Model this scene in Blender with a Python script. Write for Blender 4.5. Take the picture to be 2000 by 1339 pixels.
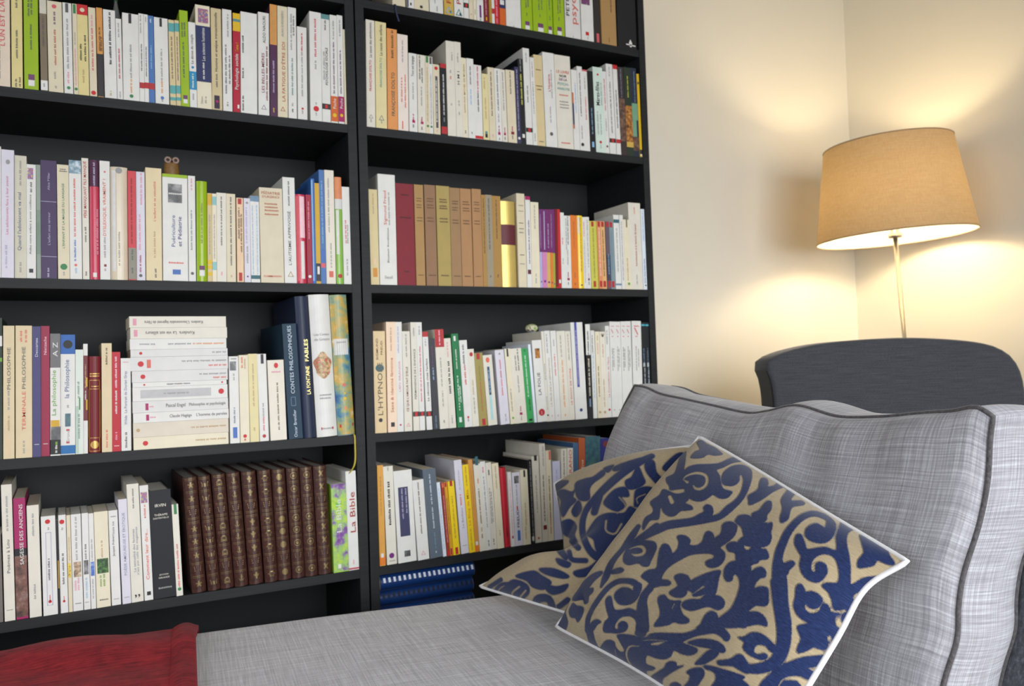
import bpy, bmesh, math, random
import numpy as np
from mathutils import Vector, Matrix

for o in list(bpy.data.objects):
    bpy.data.objects.remove(o)
scene = bpy.context.scene
COL = scene.collection

# ---------------------------------------------------------------- camera
CAM = np.array([-.5798, -1.7627, .888])
YAW, PITCH, ROLL = math.radians(28.258), math.radians(1.667), math.radians(-1.887)
FWD = np.array([math.sin(YAW)*math.cos(PITCH), math.cos(YAW)*math.cos(PITCH), math.sin(PITCH)])
_r = np.array([math.cos(YAW), -math.sin(YAW), 0.]); _u = np.cross(_r, FWD)
RIGHT = math.cos(ROLL)*_r+math.sin(ROLL)*_u
UP = -math.sin(ROLL)*_r+math.cos(ROLL)*_u
cd = bpy.data.cameras.new('camera'); cd.sensor_width = 36; cd.lens = 36*1638.5/2000; cd.clip_start = .02
cd.dof.use_dof = True; cd.dof.focus_distance = 1.12; cd.dof.aperture_fstop = 8
cam = bpy.data.objects.new('camera', cd); COL.objects.link(cam)
m = Matrix.Identity(4)
for i in range(3):
    m[i][0], m[i][1], m[i][2], m[i][3] = RIGHT[i], UP[i], -FWD[i], CAM[i]
cam.matrix_world = m
scene.camera = cam

# ---------------------------------------------------------------- light
w = bpy.data.worlds.new('daylight'); scene.world = w; w.use_nodes = True
w.node_tree.nodes['Background'].inputs[0].default_value = (.72, .82, 1, 1)
w.node_tree.nodes['Background'].inputs[1].default_value = 1.0
def area(name, loc, target, sx, sy, power, col):
    l = bpy.data.lights.new(name, 'AREA'); l.shape = 'RECTANGLE'; l.size = sx; l.size_y = sy; l.energy = power; l.color = col
    o = bpy.data.objects.new(name, l); COL.objects.link(o); o.location = loc
    o.rotation_euler = (Vector(target)-Vector(loc)).to_track_quat('-Z', 'Y').to_euler()
    return o
area('window_daylight', (.15, -3.46, 1.1), (.15, 0, -.15), 2.5, 1.7, 40, (.97, .985, 1)).data.spread = math.radians(102)
area('side_window_daylight', (-2.62, -1.75, 1.3), (0, -1.3, 0), 1.6, 1.5, 11, (.97, .985, 1)).data.spread = math.radians(105)  # added fill from the left, brightens the cushion face and seat
scene.view_settings.view_transform = 'Standard'; scene.view_settings.look = 'None'
scene.view_settings.gamma = 1; scene.view_settings.use_curve_mapping = False
scene.view_settings.exposure = .0

# ---------------------------------------------------------------- helpers
def lin(c):
    return tuple((x/255/12.92 if x/255 <= .04045 else ((x/255+.055)/1.055)**2.4) for x in c[:3])+(1,)
def node(nt, t, **k):
    n = nt.nodes.new(t)
    for a, b in k.items():
        setattr(n, a, b)
    return n
MATS = {}
def new_mat(name):
    m = bpy.data.materials.new(name); m.use_nodes = True
    return m, m.node_tree, m.node_tree.nodes['Principled BSDF']
def noise_of(nt, scale, detail=3, vec=None, rough=.5):
    n = node(nt, 'ShaderNodeTexNoise'); n.inputs['Scale'].default_value = scale; n.inputs['Detail'].default_value = detail
    n.inputs['Roughness'].default_value = rough
    if vec is not None:
        nt.links.new(vec, n.inputs['Vector'])
    return n
def ramp(nt, fac, stops):
    r = node(nt, 'ShaderNodeValToRGB'); e = r.color_ramp.elements
    while len(e) < len(stops):
        e.new(.5)
    for i, (p, c) in enumerate(stops):
        e[i].position = p; e[i].color = c
    nt.links.new(fac, r.inputs[0])
    return r
def scaled(c, k):
    return tuple(min(1, x*k) for x in c[:3])+(1,)
def coords(nt, kind='Object', scale=None):
    t = node(nt, 'ShaderNodeTexCoord')
    if scale is None:
        return t.outputs[kind]
    mp = node(nt, 'ShaderNodeMapping'); mp.inputs['Scale'].default_value = scale
    nt.links.new(t.outputs[kind], mp.inputs['Vector'])
    return mp.outputs[0]
def paint(name, rgb, rough=.5, var=.05, scale=60, metal=0, spec=.4):
    """matte printed paper, card or lacquer: one colour with faint mottling"""
    if name in MATS:
        return MATS[name]
    m, nt, b = new_mat(name); c = lin(rgb)
    n = noise_of(nt, scale, 2, coords(nt))
    r = ramp(nt, n.outputs[0], [(.3, scaled(c, 1-var)), (.7, scaled(c, 1+var))])
    nt.links.new(r.outputs[0], b.inputs['Base Color'])
    b.inputs['Roughness'].default_value = rough; b.inputs['Metallic'].default_value = metal
    b.inputs['Specular IOR Level'].default_value = spec
    MATS[name] = m
    return m
def wood_black(name, rgb=(30, 32, 34)):
    m, nt, b = new_mat(name); c = lin(rgb)
    n = noise_of(nt, 1, 4, coords(nt, 'Object', (6, 160, 160)))
    n2 = noise_of(nt, 1, 4, coords(nt, 'Object', (160, 160, 6)))
    r = ramp(nt, n.outputs[0], [(.3, scaled(c, .75)), (.7, scaled(c, 1.3))])
    nt.links.new(r.outputs[0], b.inputs['Base Color'])
    b.inputs['Roughness'].default_value = .55; b.inputs['Specular IOR Level'].default_value = .3
    bp = node(nt, 'ShaderNodeBump'); bp.inputs['Strength'].default_value = .06; bp.inputs['Distance'].default_value = .002
    nt.links.new(n2.outputs[0], bp.inputs['Height']); nt.links.new(bp.outputs[0], b.inputs['Normal'])
    return m
def fabric(name, dark, mid, light, sc=1., coord='Object', a=(5, 230, 230), bvec=(230, 5, 230), rough=.9):
    """slub weave: two crossed sets of long thin threads"""
    m, nt, b = new_mat(name)
    k = lambda v: tuple(x*sc for x in v)
    n1 = noise_of(nt, 1, 5, coords(nt, coord, k(a)), .6); n2 = noise_of(nt, 1, 5, coords(nt, coord, k(bvec)), .6)
    ad = node(nt, 'ShaderNodeMath', operation='ADD'); nt.links.new(n1.outputs[0], ad.inputs[0]); nt.links.new(n2.outputs[0], ad.inputs[1])
    hv = node(nt, 'ShaderNodeMath', operation='MULTIPLY'); hv.inputs[1].default_value = .5; nt.links.new(ad.outputs[0], hv.inputs[0])
    r = ramp(nt, hv.outputs[0], [(.34, lin(dark)), (.5, lin(mid)), (.66, lin(light))])
    nt.links.new(r.outputs[0], b.inputs['Base Color'])
    b.inputs['Roughness'].default_value = rough; b.inputs['Sheen Weight'].default_value = .25; b.inputs['Specular IOR Level'].default_value = .15
    bp = node(nt, 'ShaderNodeBump'); bp.inputs['Strength'].default_value = .35; bp.inputs['Distance'].default_value = .001
    nt.links.new(hv.outputs[0], bp.inputs['Height']); nt.links.new(bp.outputs[0], b.inputs['Normal'])
    return m
def picture(name, cols, scale, seed):
    """small printed picture: blotches of a few inks"""
    key = 'print_'+name
    if key in MATS:
        return MATS[key]
    m, nt, b = new_mat(key)
    t = node(nt, 'ShaderNodeTexCoord'); mp = node(nt, 'ShaderNodeMapping'); mp.inputs['Location'].default_value = (seed, seed*1.7, seed*.3)
    nt.links.new(t.outputs['Object'], mp.inputs['Vector'])
    n = noise_of(nt, scale, 3, mp.outputs[0], .6)
    r = ramp(nt, n.outputs[0], [(.3+.42*i/max(1, len(cols)-1), lin(c)) for i, c in enumerate(cols)])
    nt.links.new(r.outputs[0], b.inputs['Base Color']); b.inputs['Roughness'].default_value = .4
    MATS[key] = m
    return m

def link_mesh(name, verts, faces, mat, parent=None, smooth=False):
    me = bpy.data.meshes.new(name); me.from_pydata([tuple(map(float, v)) for v in verts], [], faces); me.update()
    if mat is not None:
        me.materials.append(mat)
    if smooth:
        me.shade_smooth()
    o = bpy.data.objects.new(name, me); COL.objects.link(o)
    if parent is not None:
        o.parent = parent
    return o
def box_data(x0, x1, y0, y1, z0, z1):
    v = [(x0, y0, z0), (x1, y0, z0), (x1, y1, z0), (x0, y1, z0), (x0, y0, z1), (x1, y0, z1), (x1, y1, z1), (x0, y1, z1)]
    f = [(0, 3, 2, 1), (4, 5, 6, 7), (0, 1, 5, 4), (1, 2, 6, 5), (2, 3, 7, 6), (3, 0, 4, 7)]
    return v, f
def box(name, x0, x1, y0, y1, z0, z1, mat, parent=None, bevel=0, seg=3):
    v, f = box_data(x0, x1, y0, y1, z0, z1)
    o = link_mesh(name, v, f, mat, parent)
    if bevel:
        bm = bmesh.new(); bm.from_mesh(o.data)
        bmesh.ops.bevel(bm, geom=bm.edges[:], offset=bevel, segments=seg, profile=.5, affect='EDGES')
        bm.to_mesh(o.data); bm.free(); o.data.shade_smooth()
    return o
def empty(name, loc=(0, 0, 0), rot=(0, 0, 0)):
    o = bpy.data.objects.new(name, None); COL.objects.link(o); o.location = loc; o.rotation_euler = rot
    o.empty_display_size = .02
    return o
def tag(o, label, cat, group=None):
    o['label'] = label; o['category'] = cat
    if group:
        o['group'] = group
    return o
def structure(o):
    o['kind'] = 'structure'
    return o
def lathe(name, prof, mat, parent=None, n=32, smooth=True, close=False):
    v, f = [], []
    for r, z in prof:
        for k in range(n):
            a = 2*math.pi*k/n; v.append((r*math.cos(a), r*math.sin(a), z))
    for i in range(len(prof)-1):
        for k in range(n):
            k2 = (k+1) % n; f.append((i*n+k, i*n+k2, (i+1)*n+k2, (i+1)*n+k))
    if close:
        f.append(tuple(range(n))[::-1]); f.append(tuple(range((len(prof)-1)*n, len(prof)*n)))
    return link_mesh(name, v, f, mat, parent, smooth)
def tube(name, pts, rad, mat, parent=None, n=8, closed=False):
    P = np.asarray(pts, float); N = len(P); v, f = [], []
    rad = np.broadcast_to(np.asarray(rad, float), (N,))
    prev = None
    for i in range(N):
        a = P[(i-1) % N] if (closed or i > 0) else P[i]; b = P[(i+1) % N] if (closed or i < N-1) else P[i]
        t = b-a; t = t/np.linalg.norm(t)
        ref = np.array([0, 0, 1.]) if abs(t[2]) < .9 else np.array([1., 0, 0])
        if prev is not None:
            ref = prev
        n1 = ref-t*(ref@t); n1 /= np.linalg.norm(n1); n2 = np.cross(t, n1); prev = n1
        for k in range(n):
            an = 2*math.pi*k/n; v.append(P[i]+rad[i]*(math.cos(an)*n1+math.sin(an)*n2))
    for i in range(N if closed else N-1):
        j = (i+1) % N
        for k in range(n):
            k2 = (k+1) % n; f.append((i*n+k, i*n+k2, j*n+k2, j*n+k))
    if not closed:
        f.append(tuple(range(n))[::-1]); f.append(tuple(range((N-1)*n, N*n)))
    return link_mesh(name, v, f, mat, parent, True)

def cr(P, n):
    """Catmull-Rom through the points, n+1 samples evenly spaced in arc length."""
    P = np.asarray(P, float)
    if len(P) == 2:
        t = np.linspace(0, 1, n+1)[:, None]
        return P[0]*(1-t)+P[1]*t
    Q = np.vstack([2*P[0]-P[1], P, 2*P[-1]-P[-2]])
    out = []
    m = 24
    for i in range(1, len(Q)-2):
        p0, p1, p2, p3 = Q[i-1], Q[i], Q[i+1], Q[i+2]
        for k in range(m):
            t = k/m
            out.append(.5*((2*p1)+(-p0+p2)*t+(2*p0-5*p1+4*p2-p3)*t*t+(-p0+3*p1-3*p2+p3)*t**3))
    out.append(P[-1]); out = np.array(out)
    d = np.concatenate([[0], np.cumsum(np.linalg.norm(np.diff(out, axis=0), axis=1))])
    s = np.linspace(0, d[-1], n+1)
    return np.stack([np.interp(s, d, out[:, k]) for k in range(out.shape[1])], -1)
def coons(bot, top, left, right, nu, nv):
    """Coons patch (nv+1, nu+1, 3): bot/top run along u, left/right run along v (bottom to top)."""
    c0, c1, d0, d1 = cr(bot, nu), cr(top, nu), cr(left, nv), cr(right, nv)
    u = np.linspace(0, 1, nu+1)[None, :, None]; v = np.linspace(0, 1, nv+1)[:, None, None]
    return ((1-v)*c0[None]+v*c1[None]+(1-u)*d0[:, None]+u*d1[:, None]
            - ((1-u)*(1-v)*c0[0]+u*(1-v)*c0[-1]+(1-u)*v*c1[0]+u*v*c1[-1]))
def plump(P, amp, power=.62):
    """Offset of a stuffed cushion's face along its mean normal, zero at the seam."""
    n = np.cross(P[0, -1]-P[0, 0], P[-1, 0]-P[0, 0]); n /= np.linalg.norm(n)
    nv, nu = P.shape[0]-1, P.shape[1]-1
    u = np.linspace(-1, 1, nu+1)[None, :]; v = np.linspace(-1, 1, nv+1)[:, None]
    prof = np.maximum((1-u**4)*(1-v**4), 0)**power
    return n, prof*amp


# ---------------------------------------------------------------- the room
WX, WY = 1.93, .292
m_wall, nt, b = new_mat('cream_wall_paint')
n = noise_of(nt, 220, 3, coords(nt))
bp = node(nt, 'ShaderNodeBump'); bp.inputs['Strength'].default_value = .04; bp.inputs['Distance'].default_value = .001
nt.links.new(n.outputs[0], bp.inputs['Height']); nt.links.new(bp.outputs[0], b.inputs['Normal'])
r = ramp(nt, noise_of(nt, 3, 2, coords(nt)).outputs[0], [(.3, lin((234, 229, 214))), (.7, lin((238, 233, 218)))])
nt.links.new(r.outputs[0], b.inputs['Base Color']); b.inputs['Roughness'].default_value = .75
m_ceil = paint('white_ceiling_paint', (206, 203, 196), .9)
m_floor, nt, b = new_mat('oak_floor')
n = noise_of(nt, 1, 5, coords(nt, 'Object', (3, 40, 1)))
r = ramp(nt, n.outputs[0], [(.3, lin((84, 62, 44))), (.7, lin((112, 86, 62)))])
nt.links.new(r.outputs[0], b.inputs['Base Color']); b.inputs['Roughness'].default_value = .4
m_frame = paint('white_lacquer', (235, 235, 232), .4)
X0, Y0, ZC = -2.7, -3.55, 2.5
structure(box('floor', X0-.1, WX+.1, Y0-.1, WY+.1, -.1, 0, m_floor))
structure(box('ceiling', X0-.1, WX+.1, Y0-.1, WY+.1, ZC, ZC+.1, m_ceil))
structure(box('wall_back', X0-.1, WX, WY, WY+.1, 0, ZC, m_wall))
structure(box('wall_right', WX, WX+.1, Y0-.1, WY+.1, 0, ZC, m_wall))
wl = structure(empty('wall_left', (X0, 0, 0)))
box('wall_section', -.1, 0, Y0-.1, -2.6, 0, ZC, m_wall, wl); box('wall_section', -.1, 0, -.9, WY, 0, ZC, m_wall, wl)
box('wall_section', -.1, 0, -2.6, -.9, 0, .5, m_wall, wl); box('wall_section', -.1, 0, -2.6, -.9, 2.1, ZC, m_wall, wl)
w2 = structure(empty('fill_window', (X0, 0, 0)))  # unseen second window, made up to go with the side fill
for y in (-2.6, -1.775, -.95):
    box('window_frame', -.08, -.03, y, y+.05, .5, 2.1, m_frame, w2)
for z in (.5, 2.05):
    box('window_frame', -.08, -.03, -2.55, -.95, z, z+.05, m_frame, w2)
wf = structure(empty('wall_front', (0, Y0, 0)))
WIN = (-1.15, 1.45, .2, 2.0)
box('wall_section', X0, WIN[0], -.1, 0, 0, ZC, m_wall, wf); box('wall_section', WIN[1], WX, -.1, 0, 0, ZC, m_wall, wf)
box('wall_section', WIN[0], WIN[1], -.1, 0, 0, WIN[2], m_wall, wf); box('wall_section', WIN[0], WIN[1], -.1, 0, WIN[3], ZC, m_wall, wf)
wn = structure(empty('window_1', (0, Y0, 0)))
for x in (WIN[0], .13, WIN[1]-.05):
    box('window_frame', x, x+.05, -.08, -.03, WIN[2], WIN[3], m_frame, wn)
for z in (WIN[2], WIN[3]-.05):
    box('window_frame', WIN[0], WIN[1], -.08, -.03, z, z+.05, m_frame, wn)

# ---------------------------------------------------------------- bookcases
m_case = wood_black('black_brown_veneer', (29, 31, 33)); m_back = paint('black_back_board', (25, 29, 31), .6, .1, 8)
SHELF = [1.7148, 1.43, 1.08006, .75321, .46458]
TH = .0185
def bookcase(x0, x1, label):
    r = tag(empty('bookcase', ((x0+x1)/2, 0, 0)), label, 'bookcase')
    c = (x0+x1)/2
    box('side_panel', x0-c, x0-c+.0195, 0, .28, 0, 2.02, m_case, r); box('side_panel', x1-c-.0195, x1-c, 0, .28, 0, 2.02, m_case, r)
    for z in SHELF+[.083]:
        box('shelf', x0-c+.0195, x1-c-.0195, .001, .272, z-TH, z, m_case, r)
    box('top_panel', x0-c+.0195, x1-c-.0195, 0, .28, 2.0, 2.02, m_case, r)
    box('back_panel', x0-c+.0195, x1-c-.0195, .272, .28, .06, 2.0, m_back, r)
    box('plinth', x0-c+.0195, x1-c-.0195, .01, .025, 0, .083-TH, m_case, r)
    return r
bookcase(.002, .798, 'black-brown bookcase nearer the room corner and the lamp')
bookcase(-.798, -.002, 'black-brown bookcase cut off by the left picture edge')

# ---------------------------------------------------------------- books
PAL = dict(aged=(214,198,150),amber=(205,140,50),amber2=(214,160,40),apricot=(222,150,84),apricot2=(224,178,118),aqua=(140,190,190),ash=(110,110,112),
aubergine=(66,48,88),azure=(28,106,168),black=(22,24,28),blue=(74,116,176),blue2=(70,110,180),bluegrey=(128,150,156),blush=(232,220,208),blushpink=(240,200,210),
bone=(214,204,178),bone2=(226,220,204),bone3=(216,206,188),bordeaux=(96,36,46),brick=(178,44,48),brick2=(168,56,50),brightleaf=(150,200,60),brown=(104,76,52),
buff=(206,190,148),camel=(170,134,84),caramel=(172,130,88),carmine=(186,24,44),charblack=(26,28,34),charcoal=(48,46,50),chartreuse=(200,196,84),copper=(176,86,40),
coral=(214,106,90),coral2=(220,84,60),coralred=(204,64,72),cream=(218,208,180),cream2=(226,218,192),cream3=(218,202,164),crimson=(172,24,48),crimson2=(150,30,68),
custard=(220,206,142),custard2=(222,210,158),cyan=(40,140,186),cyan2=(70,170,190),darkgreen=(36,52,40),darkred=(70,14,26),darkred2=(110,16,24),deepblue=(46,76,106),
dgrey=(92,92,92),dusk=(94,108,148),dusk2=(130,140,160),eggplant=(52,36,60),emerald=(28,120,68),espresso=(46,40,38),gold=(214,190,110),gold2=(196,160,92),gold3=(214,200,130),
grass=(104,164,60),green=(54,128,76),grey=(150,150,150),gunmetal=(58,58,66),honey=(216,158,72),honey2=(206,146,72),indigo=(54,54,86),indigo2=(68,66,114),indigo3=(62,62,96),
ink=(34,34,40),ivory=(221,217,203),jade=(112,160,130),kellygreen=(52,158,84),khaki=(170,150,88),khaki2=(160,146,84),lavwhite=(214,212,222),leaf=(110,160,60),leafgreen=(140,186,84),
leather=(64,36,30),leatherred=(116,28,36),lemon=(206,204,90),lilac=(176,170,200),lilac2=(176,172,214),lilacw=(206,208,232),lime=(150,182,20),ltgrey=(186,186,186),magenta=(164,28,92),
magenta2=(160,24,92),manila=(222,206,166),maroon=(120,34,44),maroon2=(112,40,48),mauvegrey=(98,86,100),midnight=(34,42,62),mint=(206,224,212),mintgrey=(180,200,186),mocha=(146,112,82),
mocha2=(156,124,86),mushroom=(110,104,98),mustard=(208,166,44),navy=(38,46,92),navy2=(44,52,120),navy3=(60,64,86),navyblack=(34,44,70),ochre=(200,168,80),ochre2=(176,140,50),
ochre3=(168,130,66),olive=(128,134,50),olivegreen=(160,164,60),olivegrey=(138,136,120),orange=(206,98,36),orange2=(210,148,76),orchid=(204,130,178),oxblood=(128,34,46),
painting=(120,140,140),paleblue=(196,210,222),palecyan=(168,212,216),palemint=(214,224,212),paper=(206,202,184),parch=(216,204,180),peach=(228,198,162),peach2=(238,212,186),
pearl=(216,216,213),petrol=(30,58,78),pink=(220,150,170),pinkcream=(222,206,186),pinkred=(196,56,84),plum=(112,66,106),plum2=(76,34,62),purple=(76,36,72),putty=(206,202,182),
raspberry=(160,32,58),red=(196,36,40),rose=(210,92,100),rosepink=(206,120,150),rosered=(196,56,82),rosered2=(190,70,90),royal=(40,96,170),royal2=(28,40,120),russet=(150,56,36),
rust=(182,104,72),rust2=(190,124,90),sage=(142,156,144),sage2=(124,144,128),salmon=(220,140,96),salmon2=(220,144,96),sand=(214,196,150),sand2=(208,188,140),sky=(140,180,214),
skywhite=(222,230,240),slate=(84,80,96),slate2=(92,104,116),steel=(110,140,166),steel2=(66,100,140),stone=(152,142,120),tan=(186,158,116),tangerine=(222,122,40),taupe=(124,110,88),
teal=(88,164,164),teal2=(90,140,140),tealdark=(50,100,110),tealdeep=(30,68,76),ultra=(72,76,160),ultrablue=(46,104,180),umber=(58,46,46),umber2=(110,98,82),violet=(110,40,120),
violet2=(112,36,106),wheat=(206,172,96),white=(222,222,217),wood=(222,198,154),yellow=(220,182,30),yellow2=(238,206,28))

PICT = dict(mosaic=([(40, 60, 150), (230, 190, 60), (60, 110, 180), (200, 40, 60), (60, 150, 190), (40, 60, 150)], 200), mosaic2=([(30, 30, 30), (220, 190, 40), (240, 220, 90)], 260),
            seagull=([(70, 100, 120), (130, 160, 176), (220, 226, 230)], 90), smoke=([(44, 44, 48), (90, 90, 92), (160, 160, 160)], 45),
            amber=([(60, 36, 26), (170, 110, 50), (214, 160, 80)], 110), dusk=([(40, 32, 34), (104, 76, 64), (140, 110, 90)], 80),
            peacock=([(24, 60, 70), (40, 90, 110), (60, 110, 90)], 70), fairy=([(220, 130, 50), (226, 180, 150), (150, 150, 90), (190, 60, 70), (240, 220, 200)], 130),
            garden=([(40, 80, 150), (84, 134, 150), (150, 160, 110), (200, 160, 70), (210, 200, 160)], 26), rust=([(50, 36, 36), (120, 80, 66), (150, 130, 126)], 60),
            sepia=([(50, 40, 36), (176, 150, 120), (226, 214, 190)], 120), waves=([(50, 80, 170), (90, 130, 200), (230, 235, 245)], 140),
            jungle=([(18, 26, 18), (40, 90, 40), (110, 150, 70)], 190), prism=([(70, 170, 60), (180, 210, 60), (150, 190, 110), (130, 80, 160), (90, 40, 100)], 30))
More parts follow.
